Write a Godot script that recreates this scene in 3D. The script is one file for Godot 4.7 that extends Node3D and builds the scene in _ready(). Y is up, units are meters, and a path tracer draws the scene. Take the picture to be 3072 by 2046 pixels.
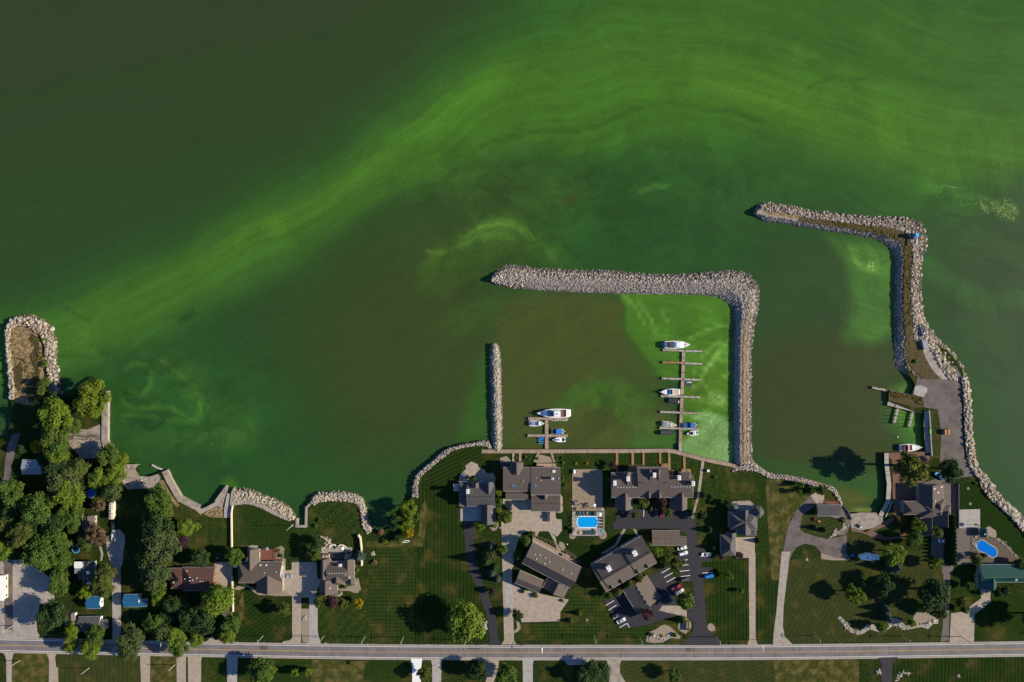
extends Node3D
# A lakeshore seen from a drone: algae bloom, stone breakwaters, marina, houses, road. Metres, y up; land at y = 0, lake at y = -1.6.

const LAKE := -1.6
const CAM_H := 400.0

var rng := RandomNumberGenerator.new()
var M := {}
var used := {}


# ------------------------------------------------------------------ shapes
class Sh:
	var v := PackedVector3Array()
	var n := PackedVector3Array()
	var c := PackedColorArray()
	var col := Color.WHITE
	var smooth_n := false

	func tri(a: Vector3, b: Vector3, d: Vector3, out: Vector3) -> void:
		var k = (d - a).cross(b - a)
		if k.length_squared() < 1e-12:
			return
		k = k.normalized()
		if k.dot(out) < 0.0:
			v.append(a); v.append(d); v.append(b)
			k = -k
		else:
			v.append(a); v.append(b); v.append(d)
		n.append(k); n.append(k); n.append(k)
		c.append(col); c.append(col); c.append(col)

	func quad(a: Vector3, b: Vector3, d: Vector3, e: Vector3, out: Vector3) -> void:
		tri(a, b, d, out)
		tri(a, d, e, out)

	# a block that may narrow towards its top: bottom and top rectangles in x and z
	func frus(b: Array, y0: float, t: Array, y1: float, yaw := 0.0, at := Vector3.ZERO) -> void:
		var p := []
		for q in [[b, y0], [t, y1]]:
			for k in [[0, 2], [1, 2], [1, 3], [0, 3]]:
				p.append(Vector3(q[0][k[0]], q[1], q[0][k[1]]).rotated(Vector3.UP, yaw) + at)
		var mid = Vector3.ZERO
		for q in p:
			mid += q / 8.0
		for f in [[0, 1, 2, 3], [4, 5, 6, 7], [0, 1, 5, 4], [1, 2, 6, 5], [2, 3, 7, 6], [3, 0, 4, 7]]:
			quad(p[f[0]], p[f[1]], p[f[2]], p[f[3]], (p[f[0]] + p[f[1]] + p[f[2]] + p[f[3]]) / 4.0 - mid)

	func box(at: Vector3, s: Vector3, yaw := 0.0) -> void:
		frus([-s.x / 2, s.x / 2, -s.z / 2, s.z / 2], -s.y / 2, [-s.x / 2, s.x / 2, -s.z / 2, s.z / 2], s.y / 2, yaw, at)

	func tube(a: Vector3, b: Vector3, r0: float, r1: float, k := 8, caps := true) -> void:
		var d = (b - a).normalized()
		var s = d.cross(Vector3.RIGHT if absf(d.x) < 0.9 else Vector3.UP).normalized()
		var t = d.cross(s)
		for i in k:
			var e0 = s * cos(TAU * i / k) + t * sin(TAU * i / k)
			var e1 = s * cos(TAU * (i + 1) / k) + t * sin(TAU * (i + 1) / k)
			quad(a + e0 * r0, a + e1 * r0, b + e1 * r1, b + e0 * r1, e0 + e1)
			if caps:
				tri(a, a + e0 * r0, a + e1 * r0, -d)
				tri(b, b + e0 * r1, b + e1 * r1, d)

	func flat(p: PackedVector2Array, y: float) -> void:
		var idx = Geometry2D.triangulate_polygon(p)
		for i in range(0, idx.size(), 3):
			tri(Vector3(p[idx[i]].x, y, p[idx[i]].y), Vector3(p[idx[i + 1]].x, y, p[idx[i + 1]].y), Vector3(p[idx[i + 2]].x, y, p[idx[i + 2]].y), Vector3.UP)

	func slab(p: PackedVector2Array, y0: float, y1: float) -> void:
		flat(p, y1)
		var cw = Geometry2D.is_polygon_clockwise(p)
		for i in p.size():
			var a = p[i]
			var b = p[(i + 1) % p.size()]
			var o = Vector3(b.y - a.y, 0, a.x - b.x) * (-1.0 if cw else 1.0)
			quad(Vector3(a.x, y0, a.y), Vector3(b.x, y0, b.y), Vector3(b.x, y1, b.y), Vector3(a.x, y1, a.y), o)

	# a flat band of width w along a line
	func band(p: PackedVector2Array, w: float, y0: float, y1: float) -> void:
		var l := PackedVector2Array()
		var r := PackedVector2Array()
		for i in p.size():
			var d = (p[mini(i + 1, p.size() - 1)] - p[maxi(i - 1, 0)]).normalized().orthogonal() * w / 2.0
			l.append(p[i] + d)
			r.append(p[i] - d)
		for i in p.size() - 1:
			var a = Vector3(l[i].x, y1, l[i].y)
			var b = Vector3(l[i + 1].x, y1, l[i + 1].y)
			var d = Vector3(r[i + 1].x, y1, r[i + 1].y)
			var e = Vector3(r[i].x, y1, r[i].y)
			quad(a, b, d, e, Vector3.UP)
			if y1 > y0:
				var dn = Vector3.DOWN * (y1 - y0)
				quad(a, b, b + dn, a + dn, a - e)
				quad(e, d, d + dn, e + dn, e - a)
				if i == 0:
					quad(a, e, e + dn, a + dn, a - b)
				if i == p.size() - 2:
					quad(b, d, d + dn, b + dn, b - a)

	# an uneven lump, used for stones and cushions of leaves
	func lump(at: Vector3, s: Vector3, g: RandomNumberGenerator, k := 7, rough := 0.25, yaw := 0.0) -> void:
		var ring := []
		var lev := [-0.75, -0.1, 0.55]
		var rad := [0.65, 1.0, 0.72]
		for j in 3:
			var row := []
			for i in k:
				var a = TAU * (i + 0.35 * j) / k
				var q = 1.0 + g.randf_range(-rough, rough)
				row.append(at + (Vector3(cos(a) * rad[j] * q, lev[j] + g.randf_range(-rough, rough) * 0.4, sin(a) * rad[j] * q) * s).rotated(Vector3.UP, yaw))
			ring.append(row)
		var top = at + (Vector3(g.randf_range(-0.2, 0.2), 0.92, g.randf_range(-0.2, 0.2)) * s).rotated(Vector3.UP, yaw)
		for j in 2:
			for i in k:
				quad(ring[j][i], ring[j][(i + 1) % k], ring[j + 1][(i + 1) % k], ring[j + 1][i], (ring[j][i] + ring[j + 1][i]) / 2.0 - at)
		for i in k:
			tri(ring[2][i], ring[2][(i + 1) % k], top, Vector3.UP + (ring[2][i] - at) * 0.2)

	func mesh(shift := Vector3.ZERO, uv: Variant = null) -> ArrayMesh:
		var a := []
		a.resize(Mesh.ARRAY_MAX)
		if uv != null:
			var u := PackedVector2Array()
			var u2 := PackedVector2Array()
			for p in v:
				var r = uv.call(p)
				u.append(r[0])
				u2.append(r[1])
			a[Mesh.ARRAY_TEX_UV] = u
			a[Mesh.ARRAY_TEX_UV2] = u2
		if shift != Vector3.ZERO:
			for i in v.size():
				v[i] -= shift
		a[Mesh.ARRAY_VERTEX] = v
		a[Mesh.ARRAY_NORMAL] = n
		a[Mesh.ARRAY_COLOR] = c
		var m := ArrayMesh.new()
		m.add_surface_from_arrays(Mesh.PRIMITIVE_TRIANGLES, a)
		return m


# ------------------------------------------------------------------ naming and hanging things into the scene
func numbered(called: String, parent: Node) -> String:
	var key = str(parent.get_instance_id()) + called
	var k: int = used.get(key, 0)
	used[key] = k + 1
	return called if k == 0 else "%s_%03d" % [called, k]


func tag(o: Node3D, label: String, category: String, group := "") -> Node3D:
	o.set_meta("label", label)
	o.set_meta("category", category)
	if group:
		o.set_meta("group", group)
	return o


func thing(called: String, label: String, category: String, at := Vector3.ZERO, yaw := 0.0, group := "") -> Node3D:
	var o := Node3D.new()
	o.name = numbered(called, self)
	o.position = at
	o.rotation.y = yaw
	add_child(o, true)
	tag(o, label, category, group)
	return o


# a part whose shape is given in the thing's own coordinates
func part(called: String, s: Variant, m: Material, parent: Node3D) -> MeshInstance3D:
	var o := MeshInstance3D.new()
	o.name = numbered(called, parent)
	o.mesh = s.mesh() if s is Sh else s
	o.material_override = m
	parent.add_child(o, true)
	return o


# a part whose shape is given in world coordinates; its thing is not turned
func wpart(called: String, s: Sh, m: Material, parent: Node3D) -> MeshInstance3D:
	return part(called, s.mesh(parent.position), m, parent)


func struct(called: String, s: Sh, m: Material, uv: Variant = null) -> MeshInstance3D:
	var o := MeshInstance3D.new()
	o.name = numbered(called, self)
	o.mesh = s.mesh(Vector3.ZERO, uv)
	o.material_override = m
	o.set_meta("kind", "structure")
	add_child(o, true)
	return o


func stuff(o: Node3D) -> Node3D:
	o.set_meta("kind", "stuff")
	return o


func copy(o: Node3D, label: String, at: Vector3, yaw := 0.0, group := "") -> Node3D:
	var r: Node3D = o.duplicate()
	r.name = numbered(String(o.name), self)
	r.position = at
	r.rotation.y = yaw
	r.set_meta("label", label)
	if group:
		r.set_meta("group", group)
	add_child(r, true)
	return r


func P(a: Array) -> PackedVector2Array:
	var p := PackedVector2Array()
	for i in range(0, a.size(), 2):
		p.append(Vector2(a[i], a[i + 1]))
	return p


func V(a: Array, y := 0.0) -> Vector3:
	return Vector3(a[0], y, a[1])


# a line with more points and softened corners
func soft(p: PackedVector2Array, closed := false, step := 2.0) -> PackedVector2Array:
	var r := PackedVector2Array()
	var k = p.size()
	for i in (k if closed else k - 1):
		var a = p[(i - 1 + k) % k] if closed or i > 0 else p[0]
		var b = p[i]
		var d = p[(i + 1) % k]
		var e = p[(i + 2) % k] if closed or i + 2 < k else p[k - 1]
		var m = maxi(1, int(b.distance_to(d) / step))
		for j in m:
			r.append(b.cubic_interpolate(d, a, e, float(j) / m))
	if not closed:
		r.append(p[k - 1])
	return r


# ------------------------------------------------------------------ materials
func lin(r: float, g: float, b: float) -> Color:
	return Color(r, g, b).linear_to_srgb()


func plain(called: String, c: Color, rough := 0.85, metal := 0.0) -> StandardMaterial3D:
	var m := StandardMaterial3D.new()
	m.resource_name = called
	m.albedo_color = c
	m.roughness = rough
	m.metallic = metal
	M[called] = m
	return m


func noise(kind: int, freq: float, sd: int, oct := 4, gain := 0.5) -> FastNoiseLite:
	var f := FastNoiseLite.new()
	f.noise_type = kind
	f.frequency = freq
	f.seed = sd
	f.fractal_octaves = oct
	f.fractal_gain = gain
	if oct <= 1:
		f.fractal_type = FastNoiseLite.FRACTAL_NONE
	return f


func noise_tex(f: FastNoiseLite, cols: Array, size := 512, stops := []) -> ImageTexture:
	var im := f.get_seamless_image(size, size)
	im.convert(Image.FORMAT_L8)
	var src := im.get_data()
	var g := Gradient.new()
	var offs := PackedFloat32Array()
	for i in cols.size():
		offs.append(stops[i] if stops.size() else float(i) / (cols.size() - 1))
	g.offsets = offs
	g.colors = PackedColorArray(cols)
	var lut := PackedByteArray()
	lut.resize(1024)
	for i in 256:
		var q = g.sample(i / 255.0)
		for j in 4:
			lut[i * 4 + j] = clampi(int(q[j] * 255.0 + 0.5), 0, 255)
	var out := PackedByteArray()
	out.resize(size * size * 4)
	for i in size * size:
		var k = src[i] * 4
		var o = i * 4
		out[o] = lut[k]
		out[o + 1] = lut[k + 1]
		out[o + 2] = lut[k + 2]
		out[o + 3] = lut[k + 3]
	return ImageTexture.create_from_image(Image.create_from_data(size, size, false, Image.FORMAT_RGBA8, out))


# a mineral surface: a grain texture laid through the world, and a second, coarser one for wear
func mineral(called: String, c: Color, tex: Texture2D, metres: float, wear: Texture2D = null, wear_m := 40.0, rough := 0.9) -> StandardMaterial3D:
	var m := plain(called, c, rough)
	m.albedo_texture = tex
	m.uv1_triplanar = true
	m.uv1_world_triplanar = true
	m.uv1_scale = Vector3.ONE / metres
	if wear:
		m.detail_enabled = true
		m.detail_albedo = wear
		m.detail_blend_mode = BaseMaterial3D.BLEND_MODE_MUL
		m.detail_uv_layer = BaseMaterial3D.DETAIL_UV_2
		m.uv2_triplanar = true
		m.uv2_world_triplanar = true
		m.uv2_scale = Vector3.ONE / wear_m
	return m


# grass: mowing stripes in the first texture, dry patches (by alpha) in the second
func turf(called: String, c: Color, tex: Texture2D, metres: float, dry: Texture2D, dry_m: float) -> StandardMaterial3D:
	var m := plain(called, c, 1.0)
	m.specular_mode = BaseMaterial3D.SPECULAR_DISABLED
	m.albedo_texture = tex
	m.uv1_scale = Vector3.ONE / metres
	if dry:
		m.detail_enabled = true
		m.detail_albedo = dry
		m.detail_uv_layer = BaseMaterial3D.DETAIL_UV_2
		m.uv2_scale = Vector3.ONE / dry_m
	return m


func mow_image(sd: int, stripe: float, cross: float, rough: float) -> ImageTexture:
	var a := noise(FastNoiseLite.TYPE_SIMPLEX, 0.05, sd, 4, 0.6).get_seamless_image(512, 512)
	a.convert(Image.FORMAT_L8)
	var src := a.get_data()
	var out := PackedByteArray()
	out.resize(512 * 512 * 3)
	for y in 512:
		var sy = stripe * (1.0 if (y / 32) % 2 == 0 else -1.0) * smoothstep(0.0, 5.0, minf(y % 32, 31 - y % 32))
		for x in 512:
			var sx = cross * (1.0 if (x / 32) % 2 == 0 else -1.0) * smoothstep(0.0, 5.0, minf(x % 32, 31 - x % 32))
			var q = 200.0 * (1.0 + sy + sx + rough * (src[y * 512 + x] / 127.5 - 1.0))
			var o = (y * 512 + x) * 3
			out[o] = clampi(int(q * (1.0 - sy * 0.5)), 0, 255)
			out[o + 1] = clampi(int(q), 0, 255)
			out[o + 2] = clampi(int(q * 0.92), 0, 255)
	return ImageTexture.create_from_image(Image.create_from_data(512, 512, false, Image.FORMAT_RGB8, out))


func make_materials() -> void:
	var S := FastNoiseLite.TYPE_SIMPLEX
	var grain := noise_tex(noise(S, 0.12, 1, 4, 0.7), [Color(0.62, 0.62, 0.62), Color(0.86, 0.86, 0.86), Color(1, 1, 1)])
	var blotch := noise_tex(noise(S, 0.012, 2, 5, 0.55), [Color(0.74, 0.73, 0.72), Color(0.93, 0.93, 0.93), Color(1, 1, 1)])
	var stain := noise_tex(noise(S, 0.02, 3, 5, 0.6), [Color(0.85, 0.84, 0.83), Color(0.96, 0.955, 0.95), Color(1, 1, 1)])
	var gravel := noise_tex(noise(FastNoiseLite.TYPE_CELLULAR, 0.09, 4, 2, 0.5), [Color(1, 0.98, 0.95), Color(0.8, 0.78, 0.75), Color(0.42, 0.4, 0.38)])
	var dirt := noise_tex(noise(S, 0.02, 5, 6, 0.65), [Color(0.4, 0.38, 0.26), Color(0.75, 0.68, 0.54), Color(1, 0.97, 0.9)])
	var tab := noise_tex(noise(S, 0.2, 6, 3, 0.8), [Color(0.66, 0.66, 0.66), Color(0.9, 0.89, 0.88), Color(1, 1, 1)])
	var dryness := noise_tex(noise(S, 0.01, 7, 6, 0.6), [Color(0.3, 0.28, 0.14, 0), Color(0.3, 0.28, 0.14, 0.12), Color(0.36, 0.31, 0.17, 0.6)], 512, [0.42, 0.6, 0.9])
	var drier := noise_tex(noise(S, 0.02, 8, 6, 0.6), [Color(0.33, 0.31, 0.17, 0.1), Color(0.37, 0.34, 0.19, 0.4), Color(0.43, 0.38, 0.23, 0.75)], 512, [0.25, 0.5, 0.8])
	mineral("asphalt", lin(0.04, 0.039, 0.052), grain, 9.0, stain, 60.0)
	mineral("road_asphalt", lin(0.265, 0.243, 0.25), grain, 11.0, stain, 90.0)
	mineral("concrete", lin(0.55, 0.46, 0.365), grain, 13.0, stain, 35.0)
	mineral("pale_concrete", lin(0.56, 0.53, 0.5), grain, 12.0, stain, 40.0)
	mineral("old_concrete", lin(0.52, 0.46, 0.38), grain, 7.0, blotch, 30.0)
	mineral("stamped", lin(0.46, 0.38, 0.29), gravel, 16.0, stain, 25.0)
	mineral("gravel", lin(0.6, 0.565, 0.54), gravel, 9.0, stain, 45.0)
	mineral("grey_gravel", lin(0.235, 0.21, 0.215), gravel, 10.0, blotch, 55.0)
	mineral("rubble", lin(0.6, 0.555, 0.53), gravel, 7.0, blotch, 40.0)
	mineral("wet_rock", lin(0.13, 0.115, 0.105), gravel, 8.0, blotch, 30.0)
	mineral("terrace_brown", lin(0.17, 0.135, 0.105), gravel, 5.0, stain, 16.0)
	mineral("asphalt_patch", lin(0.13, 0.115, 0.115), grain, 6.0)
	mineral("bed_gravel", lin(0.44, 0.37, 0.3), gravel, 6.0)
	mineral("sand", lin(0.5, 0.42, 0.35), grain, 8.0, blotch, 24.0)
	mineral("dirt", lin(0.5, 0.415, 0.3), dirt, 26.0, blotch, 9.0)
	mineral("weedy", lin(0.15, 0.125, 0.05), dirt, 14.0, blotch, 11.0)
	mineral("mulch", lin(0.08, 0.05, 0.035), grain, 5.0)
	mineral("brick", lin(0.28, 0.155, 0.125), gravel, 5.0, stain, 20.0)
	mineral("paver", lin(0.23, 0.205, 0.2), gravel, 6.0, stain, 20.0)
	mineral("brown_shingle", lin(0.142, 0.118, 0.107), tab, 8.0, stain, 18.0)
	mineral("tan_shingle", lin(0.17, 0.138, 0.115), tab, 8.0, stain, 16.0)
	mineral("grey_shingle", lin(0.118, 0.115, 0.122), tab, 8.0, stain, 18.0)
	mineral("red_shingle", lin(0.15, 0.075, 0.062), tab, 7.0, stain, 18.0)
	mineral("olive_shingle", lin(0.085, 0.09, 0.072), tab, 8.0, stain, 14.0)
	mineral("dark_shingle", lin(0.07, 0.06, 0.06), tab, 8.0, stain, 18.0)
	mineral("boards", lin(0.6, 0.46, 0.35), grain, 3.0, stain, 12.0)
	mineral("grey_boards", lin(0.66, 0.61, 0.56), grain, 3.0, stain, 12.0)
	mineral("red_boards", lin(0.27, 0.1, 0.06), grain, 4.0, stain, 12.0)
	mineral("gold_boards", lin(0.52, 0.29, 0.12), grain, 3.0, stain, 10.0)
	for k in [["boards", 1], ["grey_boards", 1], ["gold_boards", 1]]:
		M[k[0]].vertex_color_use_as_albedo = true
	mineral("siding", lin(0.62, 0.58, 0.5), grain, 5.0)
	mineral("tan_siding", lin(0.4, 0.33, 0.25), grain, 5.0)
	mineral("grey_siding", lin(0.3, 0.32, 0.36), grain, 5.0)
	mineral("brick_wall", lin(0.3, 0.17, 0.12), gravel, 3.0)
	mineral("stone", lin(0.7, 0.645, 0.58), grain, 3.0, blotch, 14.0)
	M["stone"].vertex_color_use_as_albedo = true
	mineral("slab_stone", lin(0.62, 0.55, 0.44), grain, 4.0, blotch, 9.0)
	var metal := mineral("blue_metal", lin(0.03, 0.19, 0.42), tab, 6.0, stain, 20.0, 0.5)
	metal.metallic = 0.1
	mineral("pale_metal", lin(0.35, 0.4, 0.48), tab, 6.0, stain, 14.0, 0.5)
	mineral("green_metal", lin(0.01, 0.1, 0.08), tab, 6.0, stain, 20.0, 0.5)
	mineral("bark", lin(0.16, 0.125, 0.095), grain, 2.0)
	plain("white", lin(0.8, 0.8, 0.78), 0.5)
	plain("cream", lin(0.72, 0.63, 0.47), 0.6)
	plain("gelcoat", lin(0.84, 0.84, 0.83), 0.25)
	plain("trim", lin(0.72, 0.72, 0.7), 0.5)
	plain("paint_white", lin(0.72, 0.7, 0.68), 0.9)
	plain("paint_yellow", lin(0.45, 0.27, 0.075), 0.9)
	plain("tar", lin(0.05, 0.045, 0.045), 0.7)
	plain("black", lin(0.02, 0.02, 0.022), 0.6)
	plain("charcoal", lin(0.045, 0.045, 0.055), 0.7)
	plain("rubber", lin(0.02, 0.02, 0.02), 0.9)
	plain("glass_dark", lin(0.03, 0.045, 0.065), 0.08)
	plain("glass_blue", lin(0.06, 0.22, 0.42), 0.1)
	plain("steel", lin(0.5, 0.5, 0.5), 0.35, 0.7)
	plain("pole_wood", lin(0.42, 0.37, 0.31), 0.9)
	plain("wire", lin(0.06, 0.06, 0.06), 0.6)
	plain("blue_canvas", lin(0.012, 0.14, 0.46), 0.8)
	plain("navy_canvas", lin(0.015, 0.07, 0.2), 0.8)
	plain("bright_blue", lin(0.01, 0.2, 0.75), 0.5)
	plain("sky_blue", lin(0.04, 0.42, 0.75), 0.5)
	plain("maroon", lin(0.13, 0.012, 0.018), 0.8)
	plain("red_paint", lin(0.28, 0.015, 0.03), 0.3)
	plain("blue_paint", lin(0.02, 0.22, 0.62), 0.3)
	plain("teal", lin(0.02, 0.33, 0.31), 0.7)
	plain("orange", lin(0.55, 0.2, 0.04), 0.6)
	plain("beige_canvas", lin(0.5, 0.42, 0.3), 0.85)
	plain("tan_fabric", lin(0.3, 0.24, 0.16), 0.9)
	plain("green_fabric", lin(0.03, 0.07, 0.06), 0.9)
	plain("silver_paint", lin(0.36, 0.4, 0.48), 0.3)
	plain("lime", lin(0.2, 0.6, 0.06), 0.6)
	plain("pool_tile", lin(0.003, 0.42, 0.84), 0.4)
	plain("deep_tile", lin(0.003, 0.17, 0.66), 0.4)
	plain("brown_paint", lin(0.13, 0.07, 0.045), 0.7)
	for k in ["pool_tile", "deep_tile"]:
		M[k].specular_mode = BaseMaterial3D.SPECULAR_DISABLED
	var pw := plain("pool_water", Color(0.0, 0.55, 0.9, 0.15), 0.05)
	pw.transparency = BaseMaterial3D.TRANSPARENCY_ALPHA
	# grass
	var stripes := mow_image(11, 0.12, 0.0, 0.34)
	var faint := mow_image(12, 0.05, 0.0, 0.4)
	var check := mow_image(13, 0.09, 0.05, 0.34)
	var even := mow_image(14, 0.0, 0.0, 0.5)
	turf("wild_grass", lin(0.035, 0.06, 0.018), even, 30.0, dryness, 95.0)
	turf("lawn_even", lin(0.033, 0.067, 0.017), even, 24.0, dryness, 130.0)
	turf("lawn_deep", lin(0.026, 0.057, 0.014), even, 22.0, null, 130.0)
	turf("lawn_stripes", lin(0.028, 0.056, 0.014), stripes, 15.0, dryness, 110.0)
	turf("lawn_faint", lin(0.041, 0.073, 0.019), faint, 34.0, dryness, 85.0)
	turf("lawn_check", lin(0.039, 0.07, 0.018), check, 15.0, dryness, 75.0)
	turf("lawn_dry", lin(0.067, 0.085, 0.027), faint, 20.0, drier, 70.0)
	turf("lawn_olive", lin(0.062, 0.08, 0.03), faint, 18.0, dryness, 60.0)


func _ready() -> void:
	rng.seed = 20
	var cam := Camera3D.new()
	cam.name = "camera"
	cam.position = Vector3(0, CAM_H, 0)
	cam.rotation_degrees = Vector3(-90, 0, 0)
	cam.fov = 46.99
	cam.near = 1.0
	cam.far = 9000.0
	add_child(cam)
	cam.current = true
	var env := Environment.new()
	env.background_mode = Environment.BG_SKY
	env.tonemap_mode = Environment.TONE_MAPPER_LINEAR
	env.tonemap_exposure = 1.42
	env.sdfgi_enabled = true
	env.ssao_enabled = true
	env.ssil_enabled = true
	var air := ProceduralSkyMaterial.new()
	air.sky_top_color = lin(0.055, 0.12, 0.28)
	air.sky_horizon_color = lin(0.11, 0.17, 0.26)
	air.sky_curve = 0.12
	air.ground_horizon_color = lin(0.11, 0.15, 0.2)
	air.ground_bottom_color = lin(0.03, 0.05, 0.03)
	var sky := Sky.new()
	sky.sky_material = air
	env.sky = sky
	var we := WorldEnvironment.new()
	we.name = "environment"
	we.environment = env
	add_child(we)
	var sun := DirectionalLight3D.new()
	sun.name = "sun"
	sun.light_energy = 1.6
	sun.light_color = Color(1.0, 0.945, 0.85)
	sun.light_angular_distance = 0.5
	sun.shadow_enabled = true
	add_child(sun)
	sun.look_at_from_position(Vector3(cos(deg_to_rad(27.0)), sin(deg_to_rad(27.0)), 0.01) * 100.0, Vector3.ZERO)
	make_materials()
	lake()
	land()
	paving()
	road()
	breakwaters()
	shore_walls()
	docks()
	houses()
	trees()
	boats()
	vehicles()
	gardens()
	poles_and_small_things()


# ------------------------------------------------------------------ the lake and its algae
# weight of a point for a closed patch (feather f) or a streak (half width w, feather f)
func paint(im: Array, w: int, h: int, x0: float, z0: float, cell: float, pts: PackedVector2Array, closed: bool, half: float, f: float, c: Variant, k: float) -> void:
	var lo = pts[0]
	var hi = pts[0]
	for p in pts:
		lo = lo.min(p)
		hi = hi.max(p)
	var m = half + f
	var i0 = maxi(0, int((lo.x - m - x0) / cell))
	var i1 = mini(w - 1, int((hi.x + m - x0) / cell) + 1)
	var j0 = maxi(0, int((lo.y - m - z0) / cell))
	var j1 = mini(h - 1, int((hi.y + m - z0) / cell) + 1)
	var n = pts.size()
	for j in range(j0, j1 + 1):
		for i in range(i0, i1 + 1):
			var q = Vector2(x0 + (i + 0.5) * cell, z0 + (j + 0.5) * cell)
			var d = 1e9
			for e in (n if closed else n - 1):
				d = minf(d, q.distance_squared_to(Geometry2D.get_closest_point_to_segment(q, pts[e], pts[(e + 1) % n])))
			d = sqrt(d)
			if closed and Geometry2D.is_point_in_polygon(q, pts):
				d = -d
			var t = k * (1.0 - smoothstep(half - f if closed else half, half + f, d))
			if t > 0.0:
				im[j * w + i] = im[j * w + i].lerp(c, t) if c is Color else lerpf(im[j * w + i], c, t)


func lake() -> void:
	var cell := 2.0
	var w := 310
	var h := 200
	var x0 := -310.0
	var z0 := -205.0
	var im := []
	im.resize(w * h)
	im.fill(Color8(44, 72, 36))
	var scum := []
	scum.resize(w * h)
	scum.fill(0.0)
	var put := func(a, f, c, k): paint(im, w, h, x0, z0, cell, soft(P(a), true, 12.0), true, 0.0, f, c, k)
	var streak := func(a, half, f, c, k): paint(im, w, h, x0, z0, cell, soft(P(a), false, 10.0), false, half, f, c, k)
	# open water: dark olive to the north-west, green to the north-east
	put.call([-327.7, -240.5, 45, -240.5, 2.8, -160.6, -39.3, -124, -83.7, -91.8, -119.2, -69.7, -161.3, -49.7, -216.8, -31.9, -327.7, -20.9], 40.0, Color8(49, 67, 35), 0.9)
	put.call([-327.7, -240.5, 5.1, -240.5, -50.4, -160.6, -150.2, -129.5, -327.7, -118.5], 50.0, Color8(54, 63, 38), 0.8)
	put.call([45, -200.5, 337.8, -218.3, 337.8, -49.7, 249.1, -58.6, 160.3, -80.7, 71.6, -94.1, 16.2, -91.8, -17.1, -83, -61.5, -76.3, -92.5, -65.2, -114.7, -56.3, -81.4, -84.1, -50.4, -109.6, -21.6, -136.2, 5.1, -158.4], 12.0, Color8(65, 103, 36), 0.92)
	put.call([71.6, -218.3, 337.8, -218.3, 337.8, -147.3, 182.5, -153.9, 93.8, -145.1], 40.0, Color8(58, 92, 38), 0.7)
	put.call([193.6, -218.3, 337.8, -218.3, 337.8, -100.7, 238, -122.9], 30.0, Color8(54, 88, 42), 0.5)
	put.call([-6, -85.2, 93.8, -100.7, 204.7, -87.4, 337.8, -67.4, 337.8, -5.3, 226.9, -40.8, 129.3, -67.4, 27.2, -31.9, -6, -40.8], 30.0, Color8(47, 84, 36), 0.8)
	put.call([-105.8, -31.9, -61.5, -65.2, -6, -76.3, 16.2, -58.6, -10.5, -31.9, -39.3, 3.5, -50.4, 47.9, -83.7, 52.3, -116.9, 14.6], 50.0, Color8(58, 69, 33), 0.85)
	put.call([-79.2, -5.3, -52.6, -18.6, -39.3, 14.6, -48.2, 43.5, -70.4, 47.9], 34.0, Color8(64, 69, 35), 0.7)
	put.call([-37.1, -31.9, -14.9, -31.9, -10.5, -5.3, -12.7, 47.9, -30.4, 50.1, -41.5, 14.6], 26.0, Color8(66, 71, 36), 0.7)
	put.call([-225.6, 19.1, -168, 3.5, -119.2, 25.7, -110.3, 65.7, -150.2, 74.5, -199, 56.8, -212.3, 39], 34.0, Color8(40, 79, 35), 0.75)
	put.call([-283.3, -49.7, -205.7, -58.6, -168, -49.7, -227.8, -20.9, -283.3, -14.2], 34.0, Color8(46, 72, 40), 0.5)
	put.call([-205.7, 52.3, -168, 67.9, -92.5, 67.9, -61.5, 74.5, -61.5, 83.4, -105.8, 79, -154.6, 83.4, -181.3, 67.9], 16.0, Color8(42, 78, 36), 0.6)
	# the long bloom: a bright crest with a hazy north-west side
	streak.call([-283.3, 3.5, -245.6, 1.3, -194.6, -20.9, -150.2, -43, -119.2, -58.6, -83.7, -83, -50.4, -108.5, -21.6, -136.2, 5.1, -158.4, 33.9, -182.8], 0.0, 40.0, Color8(54, 91, 38), 0.75)
	streak.call([-283.3, 8, -241.2, 3.5, -192.4, -17.5, -145.8, -40.8, -116.9, -56.8, -81.4, -80.7, -48.2, -105.1, -17.1, -126.2, 27.2, -140.6, 93.8, -146.2, 149.2, -131.8, 204.7, -111.8, 261, -100.7, 337.8, -87.4], 2.0, 24.0, Color8(71, 109, 36), 0.8)
	streak.call([-119.2, -58.1, -83.7, -81.2, -52.6, -104.7, -26, -124, -3.8, -136.2], 0.5, 8.0, Color8(80, 120, 38), 0.6)
	streak.call([-216.8, -3.1, -187.9, -20.9, -150.2, -40.8, -119.2, -58.6], 0.4, 6.0, Color8(80, 112, 38), 0.4)
	streak.call([-119.2, -58.1, -105.8, -65.2, -92.5, -73.6, -79.2, -83], 0.4, 3.0, Color8(90, 120, 40), 0.35)
	streak.call([-17.1, -114, 38.3, -126.2, 104.9, -129.5, 160.3, -116.2, 215.8, -97.4, 271.2, -85.2], 4.0, 20.0, Color8(72, 110, 32), 0.5)
	streak.call([-50.4, -98.5, -6, -109.6, 49.4, -109.6, 116, -114, 182.5, -102.9], 2.0, 14.0, Color8(66, 104, 33), 0.5)
	streak.call([38.3, -147.3, 82.7, -160.6, 149.2, -165, 226.9, -149.5, 293.4, -140.6], 8.0, 26.0, Color8(64, 100, 36), 0.4)
	streak.call([93.8, -140.6, 120.4, -129.5, 160.3, -107.4, 193.6, -100.7], 3.0, 14.0, Color8(80, 114, 36), 0.4)
	streak.call([-241.2, 3.5, -216.8, -0.9, -187.9, -14.2, -165.7, -31.9], 2.0, 12.0, Color8(66, 100, 36), 0.4)
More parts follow.
